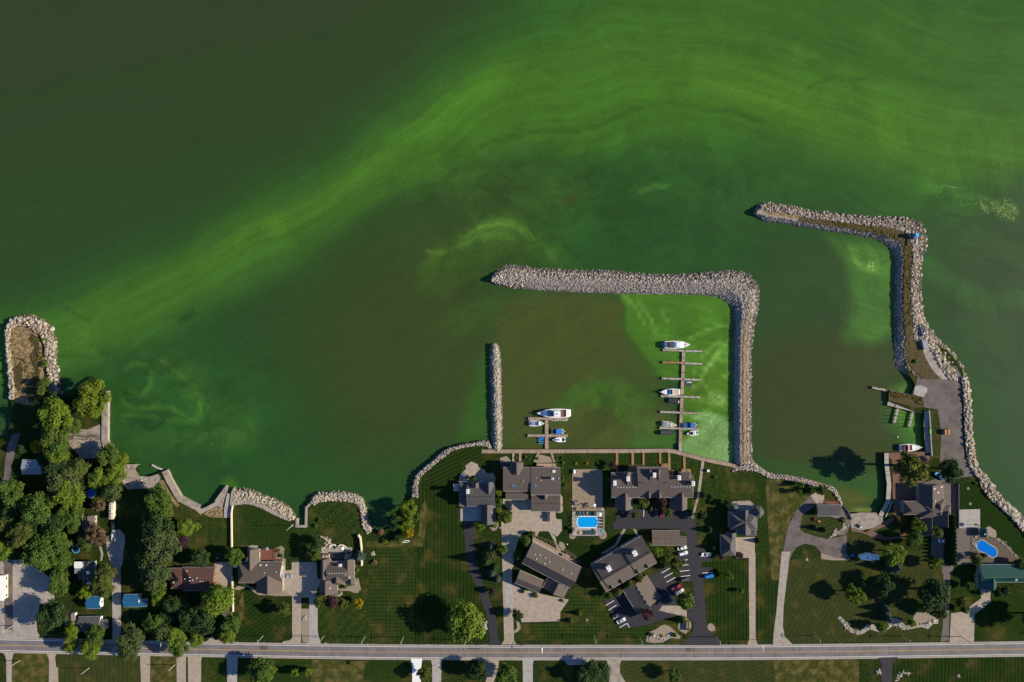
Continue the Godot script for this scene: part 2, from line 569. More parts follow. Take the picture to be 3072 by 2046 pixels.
	streak.call([-105.8, -58.6, -79.2, -78.5, -57, -89.6, -30.4, -98.5], 3.0, 12.0, Color8(60, 90, 32), 0.4)
	# middle: swirls north of the long breakwater
	put.call([-26, -80.7, 27.2, -91.8, 49.4, -83, 33.9, -67.4, 0.6, -63, -21.6, -69.7], 18.0, Color8(62, 88, 34), 0.3)
	streak.call([-37.1, -43, -26, -51.9, -10.5, -58.6, 9.5, -56.3, 20.6, -47.5], 0.5, 7.0, Color8(78, 112, 38), 0.4)
	streak.call([-41.5, -36.4, -19.3, -45.3, 5.1, -49.7, 25, -40.8], 1.0, 8.0, Color8(74, 106, 36), 0.35)
	streak.call([-39.3, -31.9, -28.2, -40.8, -10.5, -43, -12.7, -18.6, -28.2, -9.8], 3.0, 12.0, Color8(56, 82, 32), 0.4)
	put.call([22.8, -58.6, 120.4, -49.7, 116, -37.5, 49.4, -38.2, 25, -40.8], 14.0, Color8(42, 79, 36), 0.7)
	put.call([27.2, -73, 31.7, -76.3, 35, -73, 31.7, -68.5], 3.0, Color8(62, 66, 32), 0.6)
	put.call([-171.3, -10.9, -163.5, -15.3, -161.3, -13.1, -168, -8.7], 2.0, Color8(40, 64, 30), 0.7)
	# west bay: pale eddies
	streak.call([-196.8, 34.6, -187.9, 25.7, -174.6, 32.4, -176.8, 47.9, -190.1, 47.9], 1.0, 8.0, Color8(56, 88, 38), 0.3)
	streak.call([-179, 10.2, -163.5, 19.1, -154.6, 36.8, -136.9, 39, -134.7, 47.9, -154.6, 50.1], 1.0, 11.0, Color8(68, 98, 42), 0.35)
	streak.call([-203.4, 39, -190.1, 50.1, -161.3, 50.1, -136.9, 50.1], 1.0, 9.0, Color8(66, 96, 40), 0.25)
	put.call([-166.8, 14.6, -156.9, 16.9, -154.6, 27.9, -163.5, 32.4, -170.2, 23.5], 7.0, Color8(70, 100, 42), 0.35)
	put.call([-148.2, 72.8, -146, 70.2, -142.1, 69.9, -140, 72.8, -139.5, 75.4, -144.3, 77.1, -148.2, 74.1], 1.6, Color8(72, 106, 38), 0.7)
	for a in [[-197.56, 13.82, -193.98, 11.14, -187.27, 12.03, -184.13, 16.51, -185.03, 22.77, -189.5, 27.25, -194.87, 25.01], [-196.22, 35.31, -185.03, 33.96, -173.84, 34.41, -164.89, 39.78, -160.41, 38.89, -158.62, 31.73, -160.41, 25.46, -164.89, 20.54, -173.84, 13.82, -178.31, 10.24], [-198.46, 38.44, -185.03, 37.99, -171.6, 40.68, -160.41, 42.02], [-200.69, 27.25, -198.46, 31.73, -191.74, 34.41, -180.55, 32.62], [-23.78, -53.02, -14.9, -58.57, 0.62, -58.57, 13.93, -53.02, 20.59, -43.04], [-28.21, -47.47, -17.12, -53.02, -1.59, -53.02, 9.5, -47.47], [-42.63, -45.7, -30.43, -46.37, -24.89, -49.69, -19.34, -49.25], [222.44, -40.82, 233.53, -29.73, 249.06, -23.07, 260.15, -20.86], [229.09, -80.75, 240.18, -71.87, 255.71, -67.44], [67.17, -76.31, 76.04, -79.64, 81.59, -77.42], [30.52, 30.11, 35.73, 25.55, 45.49, 24.25, 57.2, 25.55, 65, 27.51], [29.22, 32.06, 35.73, 27.51, 46.14, 26.2], [44.84, 30.11, 47.44, 32.06, 52.64, 33.36, 54.59, 37.26]]:
		streak.call(a, 0.1, 2.2, Color8(82, 116, 44), 0.42)
	for a in [[-230.24, -17.06, -226.21, -15.5], [-223.07, -13.48, -217.25, -10.57, -214.57, -11.24], [-230.24, 7.78, -220.84, 8.45, -207.41, 6.21], [-200.69, 20.98, -196.22, 24.56, -193.08, 21.88, -192.19, 18.3], [-193.98, 27.7, -190.85, 25.46, -189.5, 21.43, -189.06, 17.85], [29.46, -167.26, 38.33, -172.8], [149.24, -129.55, 160.33, -133.54, 182.51, -131.76], [-17.12, -99.6, 16.15, -107.37, 49.42, -114.02, 82.7, -117.35, 115.97, -115.13, 129.28, -111.36], [2.84, -85.18, 18.37, -92.28, 29.46, -90.06, 33.9, -84.74, 27.24, -78.53, 16.15, -76.31], [-10.47, -78.53, 0.62, -72.98, 12.82, -71.43, 25.02, -74.09], [-32.65, -89.62, -19.34, -91.39, -6.03, -87.85], [213.57, -49.69, 226.88, -43.04, 240.18, -31.95], [226.88, -20.86, 237.97, -14.2, 255.71, -9.77]]:
		streak.call(a, 0.1, 1.7, Color8(42, 70, 31), 0.33)
	# harbour: brown water on the west, bloom in the corner, white scum by the wall
	put.call([-2.7, -20.9, 60.5, -20.9, 62.7, -0.9, 76, 21.3, 76, 54.6, -3.8, 54.6], 7.0, Color8(72, 78, 38), 0.95)
	put.call([0.6, 25.7, 38.3, 16.9, 71.6, 25.7, 78.3, 54.6, 5.1, 54.6], 14.0, Color8(70, 78, 38), 0.7)
	put.call([42.2, 13.8, 61.8, 11.2, 74.8, 17.7, 76.1, 32.1, 55.2, 33.4, 35.7, 32.1], 9.0, Color8(62, 80, 35), 0.6)
	streak.call([24, 36, 33.1, 26.2, 46.1, 23.6, 60.4, 26.2, 70.2, 30.8], 1.0, 5.0, Color8(60, 94, 32), 0.45)
	streak.call([42.2, 28.8, 52, 33.4, 57.2, 38.6, 70.2, 42.5, 81.3, 51.6], 1.2, 4.0, Color8(64, 98, 32), 0.5)
	streak.call([29.2, 29.5, 42.2, 26.9, 55.2, 29.5, 65, 30.1, 74.1, 27.5], 2.0, 6.0, Color8(58, 90, 32), 0.4)
	put.call([74.8, 47.7, 85.2, 46.4, 85.8, 54.8, 58.5, 54.8, 61.8, 49], 6.0, Color8(60, 96, 38), 0.8)
	put.call([52.6, -24.5, 113.8, -24.5, 113.8, 58.1, 85.8, 54.8, 87.1, 39.9, 85.8, 21, 74.8, 17.7, 72.2, 12.5, 64.4, 3.4, 57.8, -5.7, 58.5, -16.1, 55.2, -23.2], 1.2, Color8(74, 112, 36), 0.97)
	put.call([57.8, -16.1, 58.5, -5.7, 65, 4.7, 73.5, 13.8, 76.1, 19, 70.2, 17.7, 60.4, 2.1, 55.9, -8.3], 5.0, Color8(56, 92, 33), 0.6)
	put.call([87.8, 20.3, 112.5, 13.8, 112.5, 41.2, 100.8, 36, 89.1, 35.3], 5.0, Color8(82, 110, 35), 0.7)
	put.call([87.8, -23.2, 111.2, -17.4, 112.5, 0.8, 94.3, -3.1], 8.0, Color8(76, 114, 37), 0.5)
	put.call([87.8, 37.7, 95.6, 37.3, 99.9, 36, 102.5, 36.9, 107.7, 38.6, 112.5, 42.9, 112.5, 63.7, 86.9, 56.8, 87.3, 50.3, 92.1, 47.3, 96.4, 42.1], 1.4, Color8(120, 150, 96), 0.95)
	put.call([99.9, 26.4, 105.5, 25.1, 109.9, 27.3, 110.7, 30.8, 106.8, 33.4, 100.8, 32.5], 1.8, Color8(112, 142, 74), 0.7)
	put.call([91.7, 23, 94.7, 22.1, 95.1, 24.7, 92.5, 26], 1.0, Color8(120, 150, 78), 0.8)
	put.call([87.1, 47.3, 90.4, 47.7, 89.5, 50.7, 86.9, 51.4], 1.2, Color8(84, 100, 36), 0.7)
	for a in [[57.2, -23.24, 63.05, -17.39, 65, -14.13, 66.96, -9.58], [64.35, -19.99, 69.56, -14.13, 71.51, -9.58, 72.81, -5.02], [76.06, -16.08, 79.32, -10.88], [99.49, 13.84, 104.04, 6.69, 109.24, 2.78], [97.53, 14.49, 102.74, 10.59, 105.99, 3.43, 111.2, 0.18], [90.38, -1.77, 96.88, -5.02, 104.69, -7.63, 111.2, -8.28]]:
		streak.call(a, 0.1, 1.3, Color8(140, 166, 92), 0.4)
	for a in [[98.6, 15.61, 101.64, 11.7, 105.54, 6.5, 112.05, 5.2], [103.37, 13.44, 103.81, 10.83, 105.98, 7.37], [92.1, 16.91, 93.83, 15.17, 94.27, 13], [92.97, 29.92, 96.44, 31.65, 98.17, 29.48], [105.98, 11.7, 106.84, 9.1, 110.31, 9.1, 111.61, 11.7, 110.31, 16.91, 107.71, 18.64], [96.44, 9.1, 102.51, 3.03, 107.71, -1.31], [98.6, 23.85, 96.44, 20.38, 97.3, 16.91, 99.9, 15.17]]:
		streak.call(a, 0.0, 1.5, Color8(132, 160, 86), 0.42)
	put.call([-11.6, 3.5, -11.6, 50.1, -26, 51.2, -21.6, 25.7], 5.0, Color8(56, 94, 34), 0.7)
	# between the two breakwaters and inside the eastern one
	put.call([129.3, -49.7, 195.8, -40.8, 195.8, -5.3, 171.4, 3.5, 127.1, 8, 124.8, -29.7], 10.0, Color8(52, 72, 42), 0.8)
	put.call([124.8, 3.5, 191.4, -0.9, 195.8, 25.7, 193.6, 61.2, 182.5, 72.3, 138.1, 67.9, 124.8, 61.2], 12.0, Color8(60, 65, 36), 0.95)
	put.call([164.7, -54.5, 177.8, -53.6, 189, -51, 195.1, -45, 196, -1.6, 168.7, -1.6, 172.6, -14.6, 171.7, -29.8, 170, -40.6, 164.7, -49.3, 160.4, -52.8], 5.0, Color8(66, 100, 44), 0.9)
	put.call([166.9, -53.6, 186.4, -51, 194.2, -45, 195.1, -36.3, 177.8, -35, 171.3, -45], 7.0, Color8(78, 114, 46), 0.5)
	put.call([173.4, -50.6, 177.3, -50.6, 178.2, -45, 180.4, -41.5, 186.4, -39.7, 185.6, -35, 182.1, -36.3, 177.3, -39.3, 175.2, -45], 3.0, Color8(108, 142, 62), 0.7)
	put.call([191.4, 25.7, 202.5, 21.3, 203.6, 26.8, 209.1, 39, 210.2, 54.6, 202.5, 50.1, 193.6, 39], 4.0, Color8(86, 124, 44), 0.9)
	put.call([188.7, 29.6, 191.9, 32.5, 189.6, 37.7, 194.2, 44, 201.7, 45.2, 206.1, 47.8, 204.6, 52.1, 198.9, 52.1, 196, 46.9, 189.6, 42.9], 3.0, Color8(58, 98, 40), 0.8)
	put.call([127.1, 61.2, 173.6, 66.8, 188.1, 65.7, 190.3, 84.5, 173.6, 81.2, 160.3, 74.5], 6.0, Color8(52, 88, 40), 0.8)
	put.call([166.7, 75.9, 174.8, 75.9, 181.8, 78.8, 184, 81.4, 178.9, 84.7, 173, 87.7, 168.9, 84.7, 167.1, 80.7], 4.0, Color8(82, 84, 34), 0.9)
	put.call([171.5, 87.7, 176.7, 85.5, 181.8, 85.5, 185.5, 86.2, 185.5, 88.4, 172.2, 88.8], 1.6, Color8(140, 140, 74), 0.8)
	# outside the eastern breakwater
	put.call([211.3, -67.4, 337.8, -80.7, 337.8, 136.6, 261, 114.5, 233.5, 59, 231.3, 14.6, 213.6, -18.6], 12.0, Color8(46, 72, 41), 0.85)
	put.call([226.9, -49.7, 271.2, -58.6, 275.7, -5.3, 249.1, -0.9, 222.4, -27.5], 16.0, Color8(54, 68, 40), 0.4)
	streak.call([211.3, -36.4, 224.7, -27.5, 244.6, -20.9, 266.8, -23.1], 2.0, 6.0, Color8(56, 96, 46), 0.5)
	put.call([215.8, -83, 233.5, -85.2, 246.8, -74.1, 238, -63, 220.2, -67.4], 10.0, Color8(62, 108, 42), 0.6)
	var spot := func(a, f, k): paint(scum, w, h, x0, z0, cell, soft(P(a), true, 12.0), true, 0.0, f, 1.0, k)
	spot.call([213.6, -85.2, 226.9, -86.3, 246.8, -76.3, 260.1, -69.7, 257.9, -58.6, 235.7, -67.4, 220.2, -74.1], 6.0, 0.85)
	spot.call([202.5, -69.7, 226.9, -63, 238, -54.1, 215.8, -56.3], 6.0, 0.4)
	spot.call([99.9, 37.3, 112.5, 43.4, 112.5, 63.3, 99, 59.8, 100.3, 48.1], 2.0, 0.72)
	spot.call([99.9, 26, 110.3, 26.4, 110.7, 33.4, 99.9, 33], 2.0, 0.6)
	spot.call([175.2, -45, 177.8, -43.2, 179.9, -39.3, 177.3, -38.9], 2.0, 0.8)
	spot.call([180.8, -45, 186.9, -41.5, 185.1, -34.1, 181.7, -37.1], 2.0, 0.8)
	spot.call([6.5, 52.2, 10.4, 52.2, 10.4, 54.2, 6.5, 54.2], 1.5, 0.6)
	spot.call([-32.6, -56.3, 5.1, -60.8, 22.8, -49.7, -17.1, -43, -37.1, -38.6], 6.0, 0.25)
	var eddy := []
	eddy.resize(w * h)
	eddy.fill(0.12)
	var stir := func(a, f, k): paint(eddy, w, h, x0, z0, cell, soft(P(a), true, 14.0), true, 0.0, f, k, 1.0)
	stir.call([-50.4, -71.9, 5.1, -89.6, 93.8, -94.1, 138.1, -80.7, 93.8, -49.7, 27.2, -36.4, -21.6, -14.2, -48.2, -31.9], 34.0, 0.75)
	stir.call([-212.3, 14.6, -168, 3.5, -128, 16.9, -123.6, 50.1, -154.6, 61.2, -194.6, 56.8], 26.0, 0.75)
	stir.call([209.1, -89.6, 337.8, -89.6, 337.8, 47.9, 235.7, 8, 213.6, -40.8], 26.0, 0.7)
	stir.call([24, 20.3, 68.3, 20.3, 85.2, 52.9, 29.2, 52.9], 9.0, 0.6)
	stir.call([74.8, -3.1, 111.2, -12.2, 112.5, 56.8, 87.8, 55.5, 89.1, 20.3], 6.0, 0.4)
	stir.call([160.3, -49.7, 200.3, -49.7, 195.8, 16.9, 167, 12.4], 8.0, 0.5)
	stir.call([27.2, -196.1, 315.6, -196.1, 315.6, -85.2, 160.3, -100.7, 49.4, -107.4], 40.0, 0.16)
	# distance across the flow, for the filaments
	var flow := []
	flow.resize(w * h)
	var along := []
	along.resize(w * h)
	var line := soft(P([-394.21, 25.72, -241.16, 3.54, -192.36, -17.53, -145.78, -40.82, -116.94, -56.79, -81.45, -80.75, -48.18, -105.15, -17.12, -126.22, 27.24, -140.64, 93.79, -146.18, 149.24, -131.76, 204.69, -111.8, 261.04, -100.71, 404.33, -69.66]), false, 25.0)
	for j in h:
		for i in w:
			var q = Vector2(x0 + (i + 0.5) * cell, z0 + (j + 0.5) * cell)
			var d = 1e9
			var run = 0.0
			var arc = 0.0
			for e in line.size() - 1:
				var near = Geometry2D.get_closest_point_to_segment(q, line[e], line[e + 1])
				var dd = q.distance_squared_to(near)
				if dd < d:
					d = dd
					arc = run + line[e].distance_to(near)
				run += line[e].distance_to(line[e + 1])
			flow[j * w + i] = sqrt(d)
			along[j * w + i] = arc
	# compose at 0.4 m
	var W := 1550
	var H := 1000
	var low := Image.create_empty(w, h, false, Image.FORMAT_RGBF)
	var msk := Image.create_empty(w, h, false, Image.FORMAT_RGBAF)
	for j in h:
		for i in w:
			low.set_pixel(i, j, im[j * w + i])
			msk.set_pixel(i, j, Color(flow[j * w + i] / 400.0, scum[j * w + i], eddy[j * w + i], along[j * w + i] / 1000.0))
	low.resize(W, H, Image.INTERPOLATE_CUBIC)
	low.convert(Image.FORMAT_RGB8)
	msk.resize(W, H, Image.INTERPOLATE_CUBIC)
	var S := FastNoiseLite.TYPE_SIMPLEX
	var wx := byte_noise(noise(S, 0.0045, 31, 4, 0.38), W, H)
	var wy := byte_noise(noise(S, 0.0045, 32, 4, 0.38), W, H)
	var swirl := noise(S, 0.004, 33, 5, 0.6)
	swirl.domain_warp_enabled = true
	swirl.domain_warp_amplitude = 90.0
	swirl.domain_warp_frequency = 0.006
	swirl.domain_warp_fractal_octaves = 4
	swirl.fractal_type = FastNoiseLite.FRACTAL_RIDGED
	var sw := byte_noise(swirl, W, H)
	var marble := noise(S, 0.011, 37, 5, 0.62)
	marble.domain_warp_enabled = true
	marble.domain_warp_amplitude = 150.0
	marble.domain_warp_frequency = 0.0045
	marble.domain_warp_fractal_octaves = 5
	marble.domain_warp_fractal_gain = 0.55
	var mar := byte_noise(marble, W, H)
	var fine := byte_noise(noise(S, 0.35, 34, 2, 0.6), W, H)
	var brush_im := noise(S, 0.03, 35, 5, 0.68).get_seamless_image(1024, 1024)
	brush_im.convert(Image.FORMAT_L8)
	var brush := brush_im.get_data()
	var lb := low.get_data()
	var mb := msk.get_data().to_float32_array()
	var out := PackedByteArray()
	out.resize(W * H * 3)
	for y in H:
		var calm = lerpf(0.02, 0.09, clampf((H * 0.5 - y) / 140.0, 0.0, 1.0))
		for x in W:
			var k = y * W + x
			var dx = wx[k] - 128
			var dy = wy[k] - 128
			var sx = clampi(x + int(dx * calm), 0, W - 1)
			var sy = clampi(y + int(dy * calm), 0, H - 1)
			var s = (sy * W + sx) * 3
			var s4 = (sy * W + sx) * 4
			var t = (brush[((int(mb[s4 + 3] * 240.0) & 1023) << 10) + (int(mb[s4] * 1700.0 + dx * 0.05 + 4096.0) & 1023)] - 128) / 90.0
			var g = lb[s + 1]
			var lively = clampf((g - 50) / 60.0, 0.15, 1.0)
			var r = maxf(0.0, sw[k] / 255.0 - 0.62) * 1.6
			var ed = mb[k * 4 + 2]
			var vein = 1.0 - absf((mar[k] & 63) - 32) / 32.0
			var f = 1.0 + lively * (0.065 * t + 0.12 * r) + ed * lively * ((mar[k] - 128) * 0.0042 + 0.2 * vein * vein * vein) + (fine[k] - 128) * 0.0007
			var sc = mb[s4 + 1]
			var o = k * 3
			var a = lb[s] * f * 0.94
			var b = g * f * 1.0
			var c = lb[s + 2] * f * 0.9
			if sc > 0.05:
				var th = (fine[k] * 0.15 + mar[k] * 0.45 + sw[k] * 0.2) / 255.0 + 0.28 * vein * vein
				var q = smoothstep(0.86 - sc * 0.42, 1.0 - sc * 0.42, th)
				var pale = clampf((b - 95.0) / 50.0, 0.0, 1.0)
				a = lerpf(a, lerpf(128.0, 176.0, pale), q * 0.75)
				b = lerpf(b, lerpf(146.0, 196.0, pale), q * 0.75)
				c = lerpf(c, lerpf(76.0, 148.0, pale), q * 0.75)
			out[o] = clampi(int(a), 0, 255)
			out[o + 1] = clampi(int(b), 0, 255)
			out[o + 2] = clampi(int(c), 0, 255)
	var m := plain("lake_water", Color.WHITE, 0.35)
	m.metallic_specular = 0.3
	m.albedo_texture = ImageTexture.create_from_image(Image.create_from_data(W, H, false, Image.FORMAT_RGB8, out))
	m.texture_repeat = false
	var sh := Sh.new()
	var g0 := [-3000.0, x0, x0 + w * cell, 3000.0]
	var g1 := [-3000.0, z0, z0 + h * cell, 3000.0]
	for i in 3:
		for j in 3:
			sh.quad(Vector3(g0[i], LAKE, g1[j]), Vector3(g0[i + 1], LAKE, g1[j]), Vector3(g0[i + 1], LAKE, g1[j + 1]), Vector3(g0[i], LAKE, g1[j + 1]), Vector3.UP)
	struct("lake_water", sh, m, func(p): return [Vector2(clampf((p.x - x0) / (w * cell), 0.001, 0.999), clampf((p.z - z0) / (h * cell), 0.001, 0.999)), Vector2.ZERO])


func byte_noise(f: FastNoiseLite, w: int, h: int) -> PackedByteArray:
	var im := f.get_image(w, h, false, false, true)
	im.convert(Image.FORMAT_L8)
	return im.get_data()


# ------------------------------------------------------------------ land, lawns, paving, road
func lawn(a: Array, m: String, y := 0.02, turn := 0.0, called := "lawn", smooth_step := 0.0) -> void:
	var sh := Sh.new()
	var p := P(a)
	if smooth_step > 0.0:
		p = soft(p, true, smooth_step)
	sh.flat(p, y)
	if sh.v.is_empty():
		print("bad lawn ", a)
		return
	var cs := cos(deg_to_rad(turn))
	var sn := sin(deg_to_rad(turn))
	struct(called, sh, M[m], func(q): return [Vector2(q.x * cs - q.z * sn, q.x * sn + q.z * cs), Vector2(q.x, q.z)])


func pave(called: String, a: Array, m: String, y := 0.06, smooth_step := 0.0) -> void:
	var sh := Sh.new()
	var p := P(a)
	if smooth_step > 0.0:
		p = soft(p, true, smooth_step)
	sh.slab(p, y - 0.12, y)
	struct(called, sh, M[m])


func land() -> void:
	var s := P([-499.12, 52.19, -261.12, 50.15, -257.38, 48.79, -255.34, 38.59, -255, 28.39, -255.34, 13.77, -256.02, 4.93, -256.7, -2.21, -255.34, -8.16, -250.92, -9.86, -245.48, -10.37, -241.06, -8.67, -237.32, -6.46, -235.62, -1.36, -234.94, 4.93, -234.94, 9.69, -234.26, 15.98, -232.9, 24.99, -232.22, 28.22, -228.82, 32.47, -227.12, 31.79, -224.06, 27.2, -219.98, 21.59, -214.54, 18.19, -209.1, 21.59, -208.93, 55.76, -205.53, 55.76, -198.73, 63.07, -196.86, 63.92, -189.55, 63.24, -191.76, 65.79, -190.57, 68.51, -186.32, 69.53, -183.09, 68.17, -178.67, 66.81, -176.63, 67.49, -171.87, 75.31, -167.62, 81.77, -160.14, 84.66, -159.12, 85.17, -151.64, 83.13, -147.56, 81.09, -143.82, 78.03, -141.78, 81.09, -141.78, 82.79, -136.51, 75.99, -132.09, 77.18, -125.63, 79.9, -119.17, 82.45, -112.71, 86.87, -110.84, 90.95, -110.16, 94.52, -104.89, 95.03, -104.55, 85.17, -101.66, 81.94, -98.6, 78.88, -93.16, 78.2, -84.49, 78.2, -78.03, 80.24, -76.16, 82.45, -75.14, 87.04, -73.78, 92.65, -72.25, 96.39, -68, 97.41, -60.52, 94.69, -57.12, 90.1, -52.36, 81.09, -50.66, 76.67, -49.47, 70.04, -44.03, 64.6, -34.17, 55.93, -25.5, 53.21, -12.24, 51.85, -10.37, 55.59, 80.58, 55.93, 113.73, 64.6, 123.42, 64.77, 126.82, 65.45, 132.43, 68.68, 139.74, 69.36, 149.09, 71.23, 158.27, 73.78, 163.88, 75.99, 166.43, 80.24, 167.79, 83.98, 170.68, 88.74, 175.78, 88.74, 185.13, 88.4, 188.19, 88.06, 191.08, 81.43, 191.42, 72.93, 190.57, 64.09, 190.06, 57.63, 210.8, 56.78, 209.95, 37.57, 191.93, 30.6, 192.61, 25.33, 202.98, 28.05, 205.53, 22.78, 204.85, 20.74, 199.58, 13.09, 202.13, 6.63, 208.08, 4.59, 213.18, -2.21, 216.58, 1.19, 222.53, 5.44, 226.1, 9.35, 229.67, 14.79, 231.2, 20.06, 231.88, 29.41, 232.39, 38.59, 232.73, 47.77, 233.92, 57.12, 235.28, 64.43, 240.38, 69.53, 243.1, 73.95, 247.18, 80.24, 252.28, 86.19, 261.12, 94.69, 299.88, 132.09, 486.88, 251.09, 486.88, 642.09, -499.12, 642.09])
	var sh := Sh.new()
	sh.slab(s, -4.0, 0.0)
	struct("ground", sh, M["wild_grass"], func(q): return [Vector2(q.x, q.z), Vector2(q.x, q.z)])
	# west: peninsula, beaches, dirt
	lawn([-255.3, 27.7, -255.5, 13.8, -255.7, 0.4, -254.9, -6.3, -250.4, -7.4, -245.9, -6.3, -242.3, -3.6, -240.1, 0.4, -239.6, 9.3, -238.7, 18.3, -241.4, 31.7, -249.9, 32.2], "dirt", 0.03, 0, "dirt", 3.0)
	lawn([-245.5, -4.1, -241.9, -2.3, -241, 4, -241.4, 9.3, -241, 18.3, -240.5, 29, -246.3, 31.3, -247.7, 22.8, -243.2, 16.5, -246.3, 7.6, -243.2, 3.1, -246.3, -0.5], "weedy", 0.05, 0, "weeds", 3.0)
	lawn([-254.4, 13.8, -250.8, 11.1, -249.5, 18.3, -251.3, 26.4, -254, 22.8], "weedy", 0.05, 0, "weeds", 3.0)
	pave("beach", [-228.4, 50.5, -224, 44.7, -216.4, 45.2, -210.5, 42.5, -209.2, 44.3, -209.2, 50.5], "sand", 0.05)
	pave("beach", [-229, 47.1, -209.5, 47.1, -209.5, 55.8, -210.4, 59.7, -219.5, 60.1, -225.1, 53.6], "sand", 0.05)
	pave("beach", [-201.7, 63.6, -196.9, 63.1, -190, 62.7, -192.2, 65.3, -190, 68.8, -184.8, 69.2, -180.5, 67.9, -179.2, 69.6, -181.8, 74.8, -196.1, 75.7, -199.5, 71.4], "sand", 0.05)
	pave("dirt_track", [-254.6, 47.1, -250.7, 47.1, -253.7, 57.9, -255.5, 65.3, -255.9, 71.4, -258.5, 74.8, -261.1, 74.8, -261.1, 71.4, -259, 69.6, -258.5, 61.4, -257.2, 53.6], "grey_gravel", 0.05)
	lawn([-181.3, 69.6, -177.4, 71.4, -174.8, 76.6, -169.6, 83.5, -170.9, 84.8, -174.4, 80.9, -178.7, 74.8], "dirt", 0.03, 0, "dirt")
	lawn([-177, 71.4, -170.9, 80.9, -161.4, 86.1, -159.1, 87.4, -159.1, 115.1, -171.8, 115.1, -173.1, 90.5, -174.4, 77.4], "lawn_olive", 0.02, 90)
	lawn([-162.5, 85.8, -159.9, 87.9, -157.7, 87.9, -150.4, 84, -147.8, 85.8, -146.9, 90.1, -143.9, 90.5, -143.4, 105.7, -149.5, 115.7, -162.5, 115.7], "lawn_faint", 0.022, 90)
	lawn([-157.3, 88.4, -150.4, 84.5, -147.8, 85.8, -147.3, 90.1, -153, 90.1], "dirt", 0.04, 0, "dirt", 3.0)
	lawn([-142.1, 84.5, -139.1, 83.6, -134.8, 83.4, -129.6, 84.5, -123.5, 87.5, -113.5, 91.8, -109.6, 95.3, -106.1, 95.3, -106.1, 104.9, -116.1, 105.7, -116.1, 112.7, -136.9, 112.7, -141.7, 105.7], "lawn_even", 0.024, 0)
	lawn([-104.4, 88.4, -101.8, 83.2, -97.5, 81.9, -84.5, 81.9, -80.1, 82.5, -78, 85.8, -76.4, 92.3, -73.2, 98.8, -77.1, 98.8, -76.7, 114, -80.6, 105.7, -94.9, 103.1, -98.3, 100.1, -102.7, 105.7, -106.1, 104.9, -106.1, 95.3, -104.4, 94.4], "lawn_faint", 0.026, 40)
	lawn([-141.7, 125.6, -130.9, 126.1, -129.6, 128.2, -112.5, 130, -112.1, 151.2, -116.6, 153.8, -138.3, 153.6, -141.7, 149.9], "lawn_stripes", 0.024, 35)
	lawn([-98.9, 136.9, -97.6, 130, -86.3, 129.5, -73.7, 125.6, -73.7, 154.2, -97.6, 154, -98.9, 149.9], "lawn_faint", 0.022, 50)
	lawn([-137, 127.4, -136.5, 141.2, -138.9, 143, -139.1, 132.6], "lawn_dry", 0.03, 90)
	lawn([-74.1, 102.4, -65.7, 101.9, -51.6, 102.4, -47.3, 97.3, -46.8, 86.1, -44.2, 80.4, -42.8, 88.9, -45.6, 104.9, -74.1, 104.9], "lawn_dry", 0.028, 90)
	lawn([-73.3, 104.9, -67.3, 102.3, -50.3, 101.5, -48.6, 154.2, -73.3, 153.9], "lawn_check", 0.022, 0)
	lawn([-46.2, 69.2, -40.1, 63.2, -32.5, 59.3, -26.5, 59.3, -24.8, 98.1, -23.1, 104.9, -19.7, 118.5, -12.9, 137.2, -11.6, 154.5, -50.3, 154.5, -48.3, 98.1, -47.6, 81.1], "lawn_stripes", 0.024, 90)
	lawn([-44.4, 68.2, -40.7, 61.5, -35.2, 57.5, -28.9, 55.8, -22.3, 54.4, -12.7, 53.8, -11.2, 57.5, -7.5, 57.5, -6.8, 59.3, -12.7, 61.5, -25.9, 62.7, -26.7, 71.1, -44.4, 76.3], "lawn_stripes", 0.03, 25)
	lawn([-7, 57.6, 17.7, 57.6, 27.9, 62.4, 27.9, 74.3, 4.1, 69.2, -7, 60.7], "lawn_even", 0.022, 0)
	lawn([26.2, 57.6, 80.6, 57.6, 95.9, 62.1, 95, 72.6, 95.9, 91.3, 97.6, 113.4, 55.1, 96.4, 53.4, 67.5, 26.2, 67.5], "lawn_even", 0.02, 0)
	lawn([97.6, 64.1, 113.7, 66.1, 123.1, 66.1, 129.9, 70.9, 129.5, 159.3, 124.8, 149.1, 120.5, 108.3, 113.7, 108.3, 113.7, 98.1, 97.6, 93], "lawn_even", 0.02, 0)
	lawn([-6.1, 104.9, 24.5, 70.9, 27.9, 101.5, 41.5, 104.9, 55.1, 98.1, 72.1, 96.4, 41.5, 115.1, 26.2, 115.1, 17.7, 106.6], "lawn_deep", 0.026, 0)
	lawn([25.3, 143.3, 24.6, 138.2, 29, 131.9, 32.7, 125.3, 47, 127.9, 49.2, 131.6, 46.3, 132.7, 50, 139.7, 51.7, 146.3, 51.7, 152.5, 1.3, 152.5, 4.6, 143.7], "lawn_check", 0.024, 0)
	lawn([34.7, 140, 46.8, 134.4, 53.7, 145.2, 60.7, 147, 73.7, 143.9, 84.5, 140.5, 92.3, 142.6, 91.9, 150.4, 85.8, 154.8, 34.7, 154.8], "lawn_check", 0.022, 0)
	lawn([96.7, 113.1, 102.6, 112.4, 120.3, 110.9, 120.8, 152.5, 104.4, 152.5, 101.8, 149.6, 99.3, 144.8, 98.5, 133.8, 97.4, 122], "lawn_stripes", 0.024, 90)
	lawn([79.8, 60.1, 96.4, 61.5, 114.8, 65.6, 126.5, 68.9, 126.5, 80.7, 118.1, 80.7, 110, 81.8, 102.3, 84.8, 99, 108.3, 94.9, 108.3, 93.1, 91, 91.6, 83.7, 92.7, 76.3], "lawn_faint", 0.026, 80)
	lawn([124.3, 123.6, 136.5, 123.6, 133.9, 149.6, 125.6, 154.6, 124.6, 151.3], "lawn_stripes", 0.024, 90)
